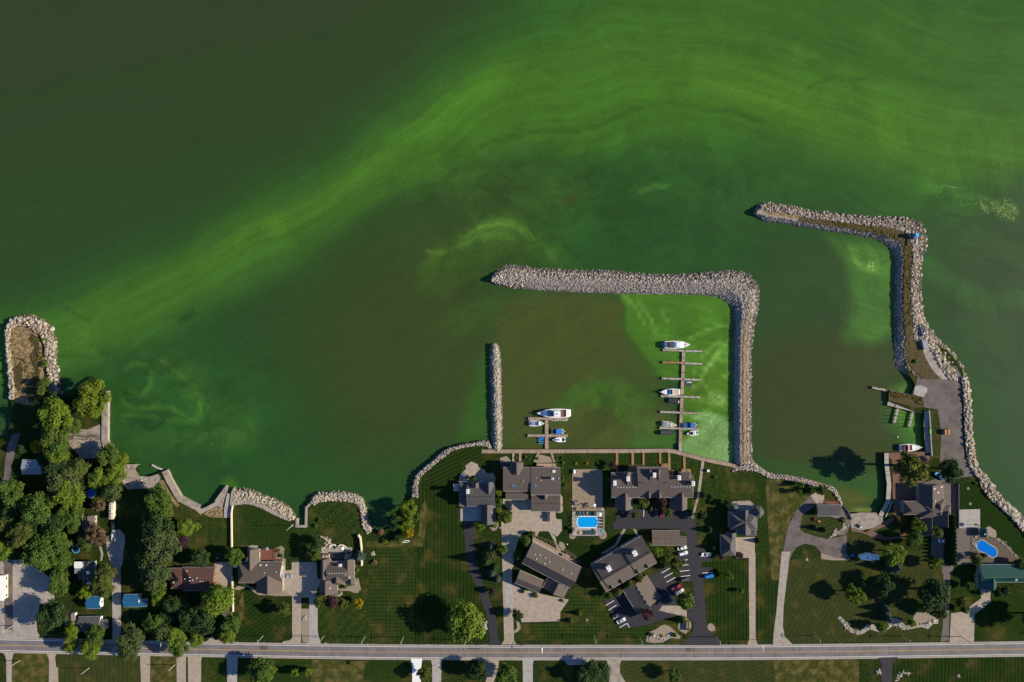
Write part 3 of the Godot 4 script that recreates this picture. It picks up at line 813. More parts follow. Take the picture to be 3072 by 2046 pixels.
	lawn([129.1, 70.7, 137.6, 70.7, 147.2, 78.8, 152.3, 78.8, 142, 90.6, 139.8, 99.5, 137.6, 111.3, 136.5, 121.9, 132.1, 121.9, 131, 101], "lawn_dry", 0.024, 90)
	lawn([122.5, 67, 129.5, 70, 129.3, 101, 128.4, 121.9, 124, 121.9, 123.6, 100.2, 125.4, 95.4, 128.8, 86.2], "lawn_even", 0.028, 90)
	lawn([147.9, 70.7, 158.2, 73.7, 163.8, 75.1, 166.3, 81.4, 159, 81.4, 156.4, 77.4, 152.3, 78.8, 146.8, 78.8], "lawn_even", 0.022, 0)
	lawn([147.6, 90.6, 149.4, 87.7, 156, 88.8, 159.3, 89.5, 168.2, 92.1, 170, 93.6, 165.6, 98.7, 160.5, 101, 147.2, 95.8], "lawn_olive", 0.03, 20)
	lawn([141.2, 111.7, 171.5, 108.4, 214.8, 106.3, 219.7, 117.1, 219.2, 152.8, 160.7, 153.9, 142.8, 154.5, 138.5, 149.6, 138, 135.5], "lawn_olive", 0.024, 60)
	lawn([170.8, 101, 173.7, 97.3, 178.9, 98.7, 185.5, 101.3, 195.1, 101.3, 198.8, 109.8, 172.2, 110.5], "lawn_olive", 0.027, 20)
	lawn([181.8, 97.6, 189.6, 94.7, 195.1, 91.4, 198.4, 96.5, 195.1, 99.8, 189.6, 100.6], "lawn_even", 0.027, 20)
	lawn([227.2, 72.4, 238.4, 71.7, 242.9, 79, 249.8, 86.6, 260.3, 98.1, 264.4, 102.3, 264.4, 112.7, 254, 106.8, 248.8, 100.5, 238.7, 94.6, 238.6, 85.6, 227.2, 85.9], "lawn_deep", 0.024, 60)
	lawn([225.7, 114.9, 239.7, 117.1, 239.2, 133.3, 233.8, 135.5, 225.7, 138.8], "lawn_even", 0.024, 0)
	lawn([244.1, 126.8, 269, 125.8, 269, 151.8, 236.5, 152.8, 235.9, 138.8, 244.1, 133.3], "lawn_even", 0.026, 0)
	lawn([212.4, 34.9, 217, 34.9, 218.5, 46, 218.9, 60.4, 214.1, 59.2], "lawn_olive", 0.03, 0)
	# south of the road
	lawn([-254.8, 160.3, -252.5, 158.8, -237.7, 159.2, -236, 162, -236.4, 173.9, -255.1, 173.9], "lawn_dry", 0.022, 90)
	lawn([-232.5, 159.6, -189.7, 160.7, -189, 173.9, -231.2, 173.9, -232.5, 166.4], "lawn_olive", 0.022, 90)
	lawn([-184.5, 160.7, -171.2, 161.2, -171, 173.9, -184.7, 173.9], "lawn_dry", 0.022, 90)
	lawn([-158.4, 161.2, -145.6, 161.4, -145.2, 173.9, -158.6, 173.9], "lawn_faint", 0.022, 90)
	lawn([-140, 161.4, -101.9, 162, -97.6, 173.9, -140.4, 173.9], "lawn_even", 0.022, 0)
	lawn([-101.9, 162.5, -75, 163.3, -75.9, 173.9, -102.7, 173.9], "lawn_dry", 0.03, 0, "dirt")
	lawn([-75.8, 162.7, -51.2, 163.4, -50.7, 183.1, -75.8, 183.1], "lawn_even", 0.022, 0)
	lawn([-46.6, 163.4, -41, 163.4, -40.5, 183.1, -46.6, 183.1], "lawn_faint", 0.022, 0)
	lawn([56.3, 162.6, 147.3, 162.1, 147.3, 188.6, 58.1, 188.6, 54.6, 168.6, 55, 164.3], "lawn_olive", 0.022, 20)
	lawn([133.6, 162, 176.9, 162.3, 176.9, 182.1, 133.6, 182.1], "lawn_dry", 0.026, 60)
	lawn([196.4, 162, 306.9, 160.4, 306.9, 187.5, 193.7, 187.5, 193.7, 164.2], "lawn_stripes", 0.024, 90)


func paving() -> void:
	# west lot and tracks
	pave("gravel_lot", [-261.1, 112.2, -250.3, 111.4, -242.9, 115.3, -235.1, 120.9, -233.2, 130.8, -233.4, 133.4, -240.8, 134.3, -242.5, 143.4, -242.1, 148.2, -240.8, 150.3, -242.1, 151.9, -261.1, 151.6], "gravel", 0.05)
	pave("lane", [-259.2, 112.2, -254.6, 112.2, -254.6, 130.8, -254.4, 147.3, -258.5, 147.3, -259, 132.1], "grey_gravel", 0.07)
	pave("gravel_drive", [-207.3, 104.8, -205.6, 99.1, -203.4, 96.5, -200.4, 96.1, -197.8, 98.3, -197.4, 102.6, -198.2, 107.8, -199.1, 115.1, -203.9, 115.1, -206.5, 106.9], "gravel", 0.05, 2.0)
	pave("gravel_drive", [-205.2, 106.6, -199, 106.6, -199.6, 114.4, -199.4, 128.2, -199.4, 145.6, -199.4, 152.8, -203.7, 152.7, -203.7, 145.6, -203.9, 128.2, -203.9, 114.4], "gravel", 0.054)
	pave("path", [-210.6, 104.8, -209.3, 104.8, -208.4, 108.7, -209.1, 112.1, -209.9, 112.1, -209.5, 108.7], "old_concrete", 0.05)
	# the red-roofed house and its two neighbours
	pave("driveway", [-151.7, 112.7, -142.6, 112.7, -142.6, 127.8, -146.5, 127.8, -146.5, 125.2, -151.7, 123.5], "concrete", 0.06)
	pave("driveway", [-146.5, 128.2, -142.6, 126.9, -142.6, 139.5, -143.5, 145.6, -147.8, 139.5], "grey_gravel", 0.055)
	pave("driveway", [-156.5, 153.9, -152.8, 150.3, -151.3, 152.5, -143.9, 151.9, -142.2, 154], "concrete", 0.06)
	pave("driveway", [-117, 117.4, -112.3, 116.6, -112.3, 112.7, -99.7, 112.7, -99.3, 120.4, -97.6, 122.6, -100.2, 129.5, -103.4, 130.8, -107.5, 130.8, -107.5, 154.2, -116.6, 154, -116.6, 153.2, -113.1, 152.5, -112.1, 151.2, -112.1, 130, -117, 126.9], "concrete", 0.06)
	pave("driveway", [-103.4, 130.8, -99.7, 129.5, -99.1, 134.3, -99.1, 148.2, -97.6, 154.2, -104.9, 154.2, -103.4, 151.6], "pale_concrete", 0.064)
	pave("pebble_bed", [-107.4, 136.5, -103.5, 136.5, -103.4, 153.8, -106.6, 153.8, -107.4, 148.2], "bed_gravel", 0.066)
	pave("path", [-117, 110.9, -115.5, 110.9, -115.5, 117.9, -112.2, 117.9, -112.2, 119.2, -117, 119.2], "old_concrete", 0.058)
	pave("garden_bed", [-141.7, 126.5, -139.1, 124.4, -135.6, 123.9, -131.3, 126.1, -130.4, 128.3, -123.5, 129.1, -116.6, 127.4, -112.6, 127.8, -112.2, 129.1, -112.6, 130, -120, 130, -124.4, 129.6, -129.1, 129.6, -131.3, 128.3, -134.8, 125.2, -139.1, 127], "bed_gravel", 0.05)
	pave("patio", [-134.8, 104.9, -133, 104, -129.1, 104.4, -129.1, 106.2, -134.8, 106.2], "old_concrete", 0.05)
	pave("patio", [-120.9, 105.7, -117.4, 104.4, -115.9, 105.7, -116.6, 110.9, -120.5, 111.8], "stamped", 0.05)
	pave("patio", [-98.3, 107.5, -93.1, 102.3, -88.8, 104.9, -81.4, 105.3, -81.4, 111.8, -98.3, 111.8], "old_concrete", 0.05)
	pave("path", [-89.2, 126.1, -87.1, 126.5, -86.2, 129.1, -87.9, 130.4, -93.6, 129.6, -88.8, 129.1], "old_concrete", 0.06)
	pave("garden_bed", [-87.1, 125.7, -80.1, 124.4, -78.4, 120.5, -77.5, 124.8, -76.9, 126.5, -78.8, 128.5, -81, 128.3, -82.7, 127.4, -86.6, 127.4], "bed_gravel", 0.055)
	# asphalt drive, forecourts and condominium drives
	pave("driveway", [-24.7, 90.6, -19.7, 90.6, -19.9, 94.7, -19.7, 103.9, -17.8, 113.1, -14.9, 122.7, -12.7, 127.9, -10.5, 134.5, -8.3, 140.8, -7.5, 146.3, -7.1, 152.5, -5.3, 155.1, -11.8, 155.1, -11.4, 152.5, -11.8, 146.3, -12.7, 140, -14.9, 134.5, -17.8, 126, -21.2, 118.3, -23, 111.3, -23.7, 103.9, -24.7, 94.7], "asphalt", 0.05)
	pave("driveway", [-26.3, 83.8, -15.8, 83.8, -15.8, 91.8, -26.3, 91.8], "pale_concrete", 0.06)
	pave("driveway", [-4.6, 80.5, 9.6, 80.5, 9.6, 87, 22.3, 87, 22.3, 90.1, 23.1, 90.9, 25.3, 90.9, 25.5, 96.6, 23.1, 99.7, 18.5, 97, 14, 97, 12.4, 100.1, 9.8, 96.7, 5.8, 97.7, 3.5, 100.1, 1, 109.5, 0.6, 115.4, -4.9, 115.4, -5.3, 98.4, -5.5, 92.1, -0.9, 92.1, 0.2, 87.4, -2, 85.9, -4.6, 82.9], "concrete", 0.06)
	pave("driveway", [-4.9, 113.1, 0, 113.1, 0, 123.4, 4.6, 126, 10.2, 127.9, 21.2, 130.4, 26, 131.2, 29, 131.9, 24.6, 138.2, 24.6, 142.8, 5, 143.4, 3.5, 138.9, 0.6, 136.3, 1, 152.5, 2.3, 154.6, -5.3, 154.6, -4, 152.5, -4.8, 123.4], "concrete", 0.064)
	pave("driveway", [-3.6, 122.7, 0.2, 123.8, 0.5, 136.3, -3.1, 135.6], "pale_concrete", 0.068)
	pave("path", [18.7, 97, 22, 99.5, 23.1, 103.9, 25.7, 107.3, 29.3, 109.5, 29, 110.4, 23.4, 107.3, 21.6, 102.1], "old_concrete", 0.055)
	pave("walk", [24.6, 77.8, 25.8, 79.6, 26, 87, 24.6, 87.7, 22.3, 87.5, 24.4, 87], "concrete", 0.05)
	pave("patio", [-26.7, 68.6, -23.4, 65.2, -23.7, 63.6, -20.8, 61.5, -17.5, 62.7, -17.1, 64.5, -14.2, 65.2, -13, 67.4, -9.7, 67.3, -8.3, 70, -8.6, 72.2, -27.1, 71.7], "concrete", 0.06)
	pave("parking_lot", [53.6, 85.7, 88.3, 85.5, 92.9, 90.9, 93.6, 93.2, 93.1, 95.6, 51.4, 95.8, 51.4, 93.4, 53.6, 91.4], "asphalt", 0.05)
	pave("parking_lot", [85.6, 94.7, 93.7, 94.7, 94.8, 104.3, 100.7, 107.6, 101.8, 108.7, 101.5, 111.8, 96.7, 112.8, 96.7, 115.3, 102, 115.5, 102.6, 120.1, 97.4, 121.8, 98.5, 133.8, 99.3, 144.8, 101.8, 149.6, 106.3, 152.9, 106.3, 155.1, 85.6, 155.1, 88.6, 152.9, 92.3, 147.8, 93, 143.7, 89.3, 140.2, 89.1, 136.3, 93, 135.2, 92.3, 122.7, 86, 122.2, 84.5, 108.3, 89.3, 107.2, 88.9, 98.4, 85.6, 96.5], "asphalt", 0.054)
	pave("parking_lot", [75.7, 116.8, 79, 114.6, 84.5, 124.2, 82.3, 127.9, 83.4, 129.7, 83.8, 134.9, 77.2, 135.1, 74.9, 137.4, 84.6, 139.7, 74.9, 143, 68.3, 144.8, 60.9, 145.9, 54.7, 146.3, 46.9, 132.1, 52.8, 130.1, 56.5, 127.1, 69.8, 120.1], "asphalt", 0.05)
	pave("driveway", [74.9, 137.4, 76.8, 134.9, 84.2, 134.9, 89.1, 136.3, 89.2, 140.8, 84.6, 139.7], "concrete", 0.058)
	pave("path", [96.7, 61.2, 98, 61.4, 96.8, 71.1, 95.7, 78.5, 94.2, 83.7, 92.5, 90.7, 91.2, 89.7, 92.7, 85.9, 94.2, 79.2, 95.7, 68.9], "old_concrete", 0.06)
	pave("path", [56.6, 95.9, 58.1, 95.9, 53.3, 104.7, 48.1, 108, 44.8, 108.7, 52.2, 103.9], "old_concrete", 0.05)
	pave("path", [61.7, 95.8, 62.9, 95.8, 65.1, 99.5, 64, 99.9], "old_concrete", 0.05)
	pave("patio", [30.6, 65.4, 45.7, 65.4, 45.9, 86.6, 30.6, 86.6], "stamped", 0.06)
	pave("pool_deck", [30.7, 86.9, 46.3, 86.9, 46.3, 99.3, 30.7, 99.3], "pale_concrete", 0.064)
	pave("garden_bed", [45.7, 84.4, 46.5, 84.6, 47.2, 85.9, 47.1, 96.3, 48.3, 98.2, 48.3, 99.9, 46.9, 101, 45.4, 100.8, 44.1, 99.5, 46.4, 99.4, 46.4, 86.9, 45.7, 86.3], "bed_gravel", 0.05)
	pave("garden_bed", [29.2, 98.1, 30.7, 97.5, 30.7, 99.4, 33, 99.4, 31.8, 100.7, 30.6, 101, 29.5, 100.5], "bed_gravel", 0.05)
	pave("garden_bed", [68.7, 151.1, 69.8, 148.5, 73.5, 147, 75.7, 145.2, 77.9, 144.6, 80.5, 145.6, 86, 150.7, 85.6, 151.8, 80.5, 151.5, 76.8, 153.7, 72.4, 154, 68.3, 153.3], "bed_gravel", 0.055)
	pave("garden_bed", [84.5, 145.6, 86.4, 140.8, 88.6, 140.8, 91.2, 143.3, 91.5, 145.9, 88.6, 149.4, 84.9, 147.4], "bed_gravel", 0.055)
	pave("garden_bed", [99.6, 145.2, 100.7, 143.9, 102.2, 144.1, 103.7, 145.9, 103.3, 147.8, 101.5, 148.1, 100, 147], "bed_gravel", 0.055)
	pave("garden_bed", [2.1, 142.6, 3.9, 143.7, 4.5, 146.3, 3.2, 148.1, 1, 149.1, 1, 147.8, 2.6, 146.3], "bed_gravel", 0.075)
	pave("garden_bed", [12.8, 99.1, 23.8, 103.2, 27.1, 105.7, 34.1, 110.5, 35.2, 113.9, 34.5, 114.2, 22, 106.9, 10.9, 100.6], "mulch", 0.05)
	pave("garden_bed", [24.2, 102.1, 26.4, 102.8, 27.3, 105.4, 25.7, 106.9, 23.8, 103.9], "bed_gravel", 0.06)
	pave("garden_bed", [-11.9, 94.4, -10.5, 93.2, -7.1, 92.5, -6.8, 94.4, -7.9, 96.2, -9.7, 96.9], "bed_gravel", 0.05)
	pave("garden_bed", [-6.2, 59.7, -2.7, 58.6, -0.1, 61.5, -0.5, 63, -6, 62.3], "bed_gravel", 0.05)
	pave("garden_bed", [12, 59, 14.6, 57.9, 19.8, 59.3, 21.2, 61.9, 12.4, 62.3], "bed_gravel", 0.05)
	pave("garden_bed", [-16.4, 143.3, -13.4, 143.3, -13.2, 146.3, -14.9, 148.7, -15.6, 148.5], "bed_gravel", 0.05)
	# turreted house, boathouse drive
	pave("driveway", [114.1, 100.1, 123.8, 99.8, 123.8, 108.3, 123.8, 110.6, 114.1, 110.6], "concrete", 0.06)
	pave("driveway", [120.7, 108, 124.1, 108, 124.2, 151.3, 125.4, 155.1, 120, 155.1, 121, 151.7], "concrete", 0.066)
	pave("patio", [111, 83.7, 112.6, 81.8, 116.7, 81.5, 121.5, 81.5, 123.3, 83.3, 122.6, 87.4, 111.1, 86.6], "old_concrete", 0.05)
	pave("driveway", [152.2, 79, 155.5, 83.6, 154.2, 84.7, 150.5, 86.6, 147.9, 89.5, 147.2, 93.2, 146.8, 95.8, 149.4, 98, 160.5, 101, 170.8, 99.1, 170.6, 108, 172.6, 111.1, 164.9, 110.7, 160.5, 109.2, 157.9, 108, 154.6, 104.5, 149.4, 103.2, 145.3, 105, 142.8, 108.3, 141.5, 112, 140.5, 121.9, 136.7, 121.9, 137.6, 112, 139.4, 101, 141.3, 93.6, 142.8, 90.6, 145.3, 86.2, 148.7, 82.5], "grey_gravel", 0.05)
	pave("driveway", [137.5, 107.4, 141.7, 107.4, 141.2, 111.7, 138.5, 135.5, 138.1, 145.3, 139, 150.7, 143.4, 155, 133.1, 155, 133.3, 149.6, 134.7, 138.8], "gravel", 0.054)
	pave("patio", [152.2, 78.8, 154.6, 77.4, 156.6, 77.4, 159.2, 78.6, 159.2, 83, 155.5, 83.6], "concrete", 0.06)
	pave("patio", [166.7, 83.8, 168.7, 83.8, 172.8, 91, 172.8, 93.2, 170, 98.9, 165.8, 99.1, 170.2, 93.2, 168.4, 91.6, 161.2, 89.2, 166.7, 88.8], "paver", 0.06)
	pave("path", [172.6, 95.1, 174.8, 95.4, 180.4, 97.6, 184, 95.4, 189.6, 92.5, 193.6, 89.5, 194.7, 89.9, 194.7, 91.4, 190.7, 94.3, 184, 96.9, 191.4, 100.2, 197.3, 99.5, 201.4, 96.9, 202.1, 97.6, 198, 100.6, 191.4, 101.5, 184, 100.2, 178.9, 98, 173, 96.9], "brick", 0.07)
	pave("beach", [172.1, 88.2, 178.1, 87.4, 185.5, 87.5, 188.8, 89.5, 189.6, 92.3, 184, 95.4, 178.1, 96.5, 173, 95.1, 172.4, 91.4], "sand", 0.03)
	pave("garden_bed", [157.5, 108, 160.5, 109.1, 164.9, 110.7, 172.2, 110.9, 172.2, 111.8, 163, 111.8, 157.7, 111.1], "bed_gravel", 0.06)
	# east point
	pave("gravel_lot", [210, 4.9, 214, 7.9, 219.7, 11.9, 226.7, 12.8, 229.1, 18.3, 230.1, 26.7, 230.2, 30.7, 211.8, 30.7, 205.5, 24.6, 207.3, 15.5, 208.5, 7.9], "grey_gravel", 0.05)
	pave("gravel_lot", [208.2, 23.9, 213, 22, 229.2, 22, 229.6, 42.3, 230.5, 53.4, 231, 58.1, 233.6, 62.9, 235.8, 68.8, 227.7, 69.9, 220.4, 71.8, 213, 74.3, 208.6, 72.5, 217.8, 69.9, 218.9, 46, 217, 34.9, 210.4, 33.8], "grey_gravel", 0.055)
	pave("concrete_pad", [204.5, 27.2, 205.6, 22.8, 208.6, 22.6, 211.7, 23.9, 211.7, 25.7, 209.7, 28.7], "pale_concrete", 0.07)
	pave("dirt", [192.3, 25, 198.2, 26.4, 202.7, 27.5, 209.3, 28.7, 210.4, 33.8, 204.9, 33.8, 196, 31.2, 192, 30.1], "weedy", 0.03)
	pave("patio", [213.1, 72.8, 220.7, 72.4, 223.8, 72.4, 223.8, 83.5, 221, 83.5, 216.2, 81.4, 213.8, 86.3, 213.1, 84.9], "paver", 0.06)
	pave("patio", [194, 73.8, 208.9, 73.5, 213.1, 74.2, 213.1, 85.6, 204, 82.1, 198.5, 83.5, 197.5, 89.1, 194.7, 88.4], "brick", 0.055)
	pave("terrace", [189.8, 57, 210.6, 56.5, 210.8, 57.8, 213.3, 58.5, 209.3, 73.3, 194.2, 74.3, 193.8, 60.7], "brick", 0.055)
	pave("lane", [224.3, 72.4, 226.8, 72.4, 226.8, 95.5, 225.6, 95.5, 225.6, 114, 224.2, 118.5, 219.3, 118.5, 219.3, 112.7, 213.8, 109.2, 213.8, 95.3, 223.1, 95, 224.2, 88.4], "paver", 0.055)
	pave("forecourt", [225.6, 95.5, 233.2, 95.5, 233.2, 114, 225.6, 114], "paver", 0.056)
	pave("pool_terrace", [233.2, 95.5, 238.7, 95.5, 243.6, 100.2, 248.8, 100.5, 254, 105.4, 258.5, 110.9, 250.5, 114, 240.1, 113.7, 233.2, 114], "terrace_brown", 0.058)
	pave("court", [226.9, 86, 238.6, 85.7, 238.7, 95.4, 226.9, 95.5], "pale_concrete", 0.066)
	pave("garden_bed", [241.5, 95.3, 243.3, 94.4, 246.7, 96.7, 247.1, 99.1, 246.4, 100.5, 243.3, 99.5], "bed_gravel", 0.062)
	pave("lane", [220, 111.7, 223.6, 111.7, 222.7, 152.8, 218.6, 153.4, 219.7, 144.2], "paver", 0.06)
	pave("driveway", [223.9, 138.8, 233.2, 137.7, 233.2, 135.5, 239.2, 131.2, 238.7, 126.3, 244.1, 126, 243.8, 133.3, 235.9, 139.3, 235.5, 154.7, 223, 155], "concrete", 0.064)
	pave("garden_bed", [166.1, 140.9, 167.5, 140.4, 170.4, 143.6, 174.2, 147.4, 176.9, 147.7, 180.2, 145.8, 184, 144.4, 186.7, 146.9, 189.4, 147.4, 193.2, 144.2, 193.2, 140.9, 197, 141.5, 200.8, 145.3, 205.6, 144.2, 211.6, 144.2, 215.9, 141.5, 217.5, 142, 217.3, 144.2, 214.8, 144.2, 212.1, 146.9, 208.9, 145.8, 200.2, 147.4, 196.4, 145.5, 194.8, 144.7, 189.9, 148.5, 185.6, 148, 182.3, 146.9, 179.6, 149, 176.4, 149.9, 172.6, 148.5, 168.8, 144.7], "gravel", 0.05)
	pave("garden_bed", [205.4, 138.2, 211.6, 138.2, 216.5, 141.5, 211.6, 143.6, 205.6, 144.2, 204.5, 142], "bed_gravel", 0.046)
	# drives south of the road
	pave("driveway", [-259.2, 158.4, -253.1, 158.6, -254.6, 160.3, -255.1, 162.9, -255.1, 180.2, -257.7, 180.2, -257.9, 162.5, -258.7, 159.9, -260.3, 158.3], "gravel", 0.05)
	pave("driveway", [-237.5, 159.2, -232.3, 159.3, -233, 161.2, -232.5, 166.4, -231.5, 166.4, -231.2, 180.2, -236.2, 180.2, -236.1, 162], "concrete", 0.05)
	pave("driveway", [-189.7, 160.3, -184.5, 160.5, -184.7, 180.2, -188.9, 180.2], "concrete", 0.05)
	pave("driveway", [-171.1, 160.6, -166.2, 160.7, -166.3, 180.2, -170.8, 180.2], "concrete", 0.05)
	pave("driveway", [-165.3, 160.7, -158, 160.9, -158.5, 162.9, -158.6, 180.2, -165, 180.2], "concrete", 0.05)
	pave("driveway", [-145.5, 161, -139.9, 161.1, -140.4, 180.2, -145, 180.2], "pale_concrete", 0.05)
	pave("driveway", [-51.5, 161.8, -45.7, 161.8, -46.4, 166.9, -46.4, 179.9, -50.9, 179.9, -50.9, 166.9], "white", 0.05)
	pave("driveway", [-41.4, 162.1, -35.9, 162.1, -36.3, 179.9, -40.7, 179.9, -40.7, 165.2], "pale_concrete", 0.05)
	pave("driveway", [-14.2, 162, -6.6, 162.1, -7, 166.9, -9.4, 174.3, -9.4, 179.9, -14.6, 179.9, -12.9, 171.2], "concrete", 0.05)
	pave("driveway", [5.4, 162.1, 11.2, 162.1, 10.6, 165.2, 10.6, 179.9, 5.7, 179.9], "pale_concrete", 0.05)
	pave("driveway", [26, 161.9, 49, 162.3, 47.7, 162.8, 39.9, 162.8, 37.7, 165.2, 28.2, 165.2], "gravel", 0.045)
	pave("driveway", [48.1, 162.2, 56.1, 162.2, 55, 164.7, 55, 169.1, 58.9, 175.6, 58.9, 179.9, 49.8, 179.9, 49, 165.2], "old_concrete", 0.05)
	pave("driveway", [186.4, 161.6, 197, 161.1, 194, 164.2, 193.5, 182.1, 188.5, 182.1, 188.3, 164.2], "asphalt", 0.05)
	# parking bays
	for a in [[84.97, 106.41, 89.39, 105.75], [85.19, 112.01, 89.68, 111.46], [85.45, 114.59, 90.05, 114], [85.63, 117.47, 90.42, 116.88], [86, 120.12, 90.86, 119.53], [95.95, 109.8, 101.3, 109.51], [97.24, 118.35, 102.4, 117.91], [76.23, 118.28, 80.47, 115.85], [77.52, 120.57, 82.02, 118.13], [78.81, 123, 83.34, 120.49], [47.81, 134.87, 52.01, 132.36], [49.21, 137.23, 53.27, 134.72], [51.79, 141.8, 55.77, 139.11], [54.85, 146.11, 58.72, 143.9], [58.72, 143.9, 59.9, 146], [67.28, 85.32, 67.13, 89.56]]:
		var sh := Sh.new()
		sh.band(P(a), 0.3, 0.066, 0.066)
		struct("parking_line", sh, M["paint_white"])


func road() -> void:
	var mid := soft(P([-499.12, 153.85, -312.12, 154.53, -261.12, 155.04, -159.12, 157.17, -60.52, 158.61, 41.48, 158.87, 136.68, 158.61, 261.12, 157, 333.88, 156.06, 486.88, 154.19]), false, 12.0)
	var sh := Sh.new()
	sh.band(mid, 7.9, -0.1, 0.03)
	struct("road_shoulder", sh, M["gravel"])
	sh = Sh.new()
	sh.band(mid, 6.3, -0.1, 0.07)
	struct("road", sh, M["road_asphalt"])
	for s in [-1, 1]:
		var l := PackedVector2Array()
		var q := PackedVector2Array()
		for i in mid.size():
			var d = (mid[mini(i + 1, mid.size() - 1)] - mid[maxi(i - 1, 0)]).normalized().orthogonal()
			l.append(mid[i] + d * 2.75 * s)
			q.append(mid[i] + d * 0.14 * s)
		sh = Sh.new()
		sh.band(l, 0.22, 0.078, 0.078)
		struct("edge_line", sh, M["paint_white"])
		sh = Sh.new()
		sh.band(q, 0.15, 0.078, 0.078)
		struct("centre_line", sh, M["paint_yellow"])
	# sealed cracks
	sh = Sh.new()
	var g := RandomNumberGenerator.new()
	g.seed = 5
	for i in 105:
		var x = -258.0 + i * 5.0 + g.randf_range(-2.0, 2.0)
		var c = Vector2(x, 0)
		for k in mid.size() - 1:
			if mid[k].x <= x and mid[k + 1].x > x:
				c = mid[k].lerp(mid[k + 1], (x - mid[k].x) / (mid[k + 1].x - mid[k].x))
		var kind = g.randf()
		var z0 = -2.9 if kind < 0.62 else 0.3
		var z1 = 2.9 if kind < 0.3 or kind > 0.62 else -0.3
		if g.randf() < 0.3:
			continue
		var p := PackedVector2Array()
		for k in 5:
			p.append(c + Vector2(g.randf_range(-0.22, 0.22) + 0.3 * sin(i * 1.7), lerpf(z0, z1, k / 4.0)))
		sh.band(p, g.randf_range(0.13, 0.26), 0.074, 0.074)
		if g.randf() < 0.16:
			p = PackedVector2Array()
			var zz = g.randf_range(-2.2, 2.2)
			for k in 6:
				p.append(c + Vector2(k * 1.1, zz + g.randf_range(-0.3, 0.3)))
			sh.band(p, 0.1, 0.074, 0.074)
	for a in [[-24.57, 156.16, -15.48, 156.16, -17.21, 157.29, -21.54, 157.29], [2.28, 161.1, 7.05, 161.1, 6.18, 161.7, 3.15, 161.7], [88.39, 156.16, 91.42, 156.16, 91.42, 158.24, 88.82, 158.24], [-129.17, 155.1, -124.41, 155.1, -124.41, 157.27, -128.3, 157.48]]:
		var pt := Sh.new()
		pt.flat(P(a), 0.072)
		struct("road_patch", pt, M["asphalt_patch"])
	struct("tar_seams", sh, M["tar"]).set_meta("kind", "structure")


# ------------------------------------------------------------------ breakwaters and stone shores
# rows of points between two edges given as pairs (outer x, z, inner x, z); the profile lists [share of the way across, height]
func rows_of(pairs: Array, prof: Array, across: int, step: float, jitter: float, g: RandomNumberGenerator) -> Array:
	var o := PackedVector2Array()
	var q := PackedVector2Array()
	for i in range(0, pairs.size(), 4):
		o.append(Vector2(pairs[i], pairs[i + 1]))
		q.append(Vector2(pairs[i + 2], pairs[i + 3]))
	var rows := []
	var k = o.size()
	for i in k - 1:
		var m = maxi(1, int(maxf(o[i].distance_to(o[i + 1]), q[i].distance_to(q[i + 1])) / step))
		for j in (m + 1 if i == k - 2 else m):
			var f = float(j) / m
			var a = o[i].cubic_interpolate(o[i + 1], o[maxi(i - 1, 0)], o[mini(i + 2, k - 1)], f)
			var b = q[i].cubic_interpolate(q[i + 1], q[maxi(i - 1, 0)], q[mini(i + 2, k - 1)], f)
			var row := []
			for c in across + 1:
				var t = float(c) / across
				row.append(at_profile(a, b, t, prof) + Vector3(0, g.randf_range(-jitter, jitter), 0))
			rows.append(row)
	return rows


func at_profile(a: Vector2, b: Vector2, t: float, prof: Array) -> Vector3:
	var y = prof[prof.size() - 1][1]
	for e in prof.size() - 1:
		if t <= prof[e + 1][0]:
			y = lerpf(prof[e][1], prof[e + 1][1], (t - prof[e][0]) / (prof[e + 1][0] - prof[e][0]))
			break
	var p = a.lerp(b, t)
	return Vector3(p.x, y, p.y)


func skin(rows: Array, c0: int, c1: int, lift := 0.0) -> Sh:
	var sh := Sh.new()
	var up = Vector3.UP * lift
	for i in rows.size() - 1:
		for c in range(c0, c1):
			sh.quad(rows[i][c] + up, rows[i + 1][c] + up, rows[i + 1][c + 1] + up, rows[i][c + 1] + up, Vector3.UP)
	return sh


var rock_meshes := []


func rock_mesh(i: int) -> ArrayMesh:
	if rock_meshes.is_empty():
		var g := RandomNumberGenerator.new()
		g.seed = 77
		for k in 5:
			var s := Sh.new()
			s.lump(Vector3.ZERO, Vector3(1, 0.72, 0.8), g, 6, 0.3)
			rock_meshes.append(s.mesh())
	return rock_meshes[i % 5]


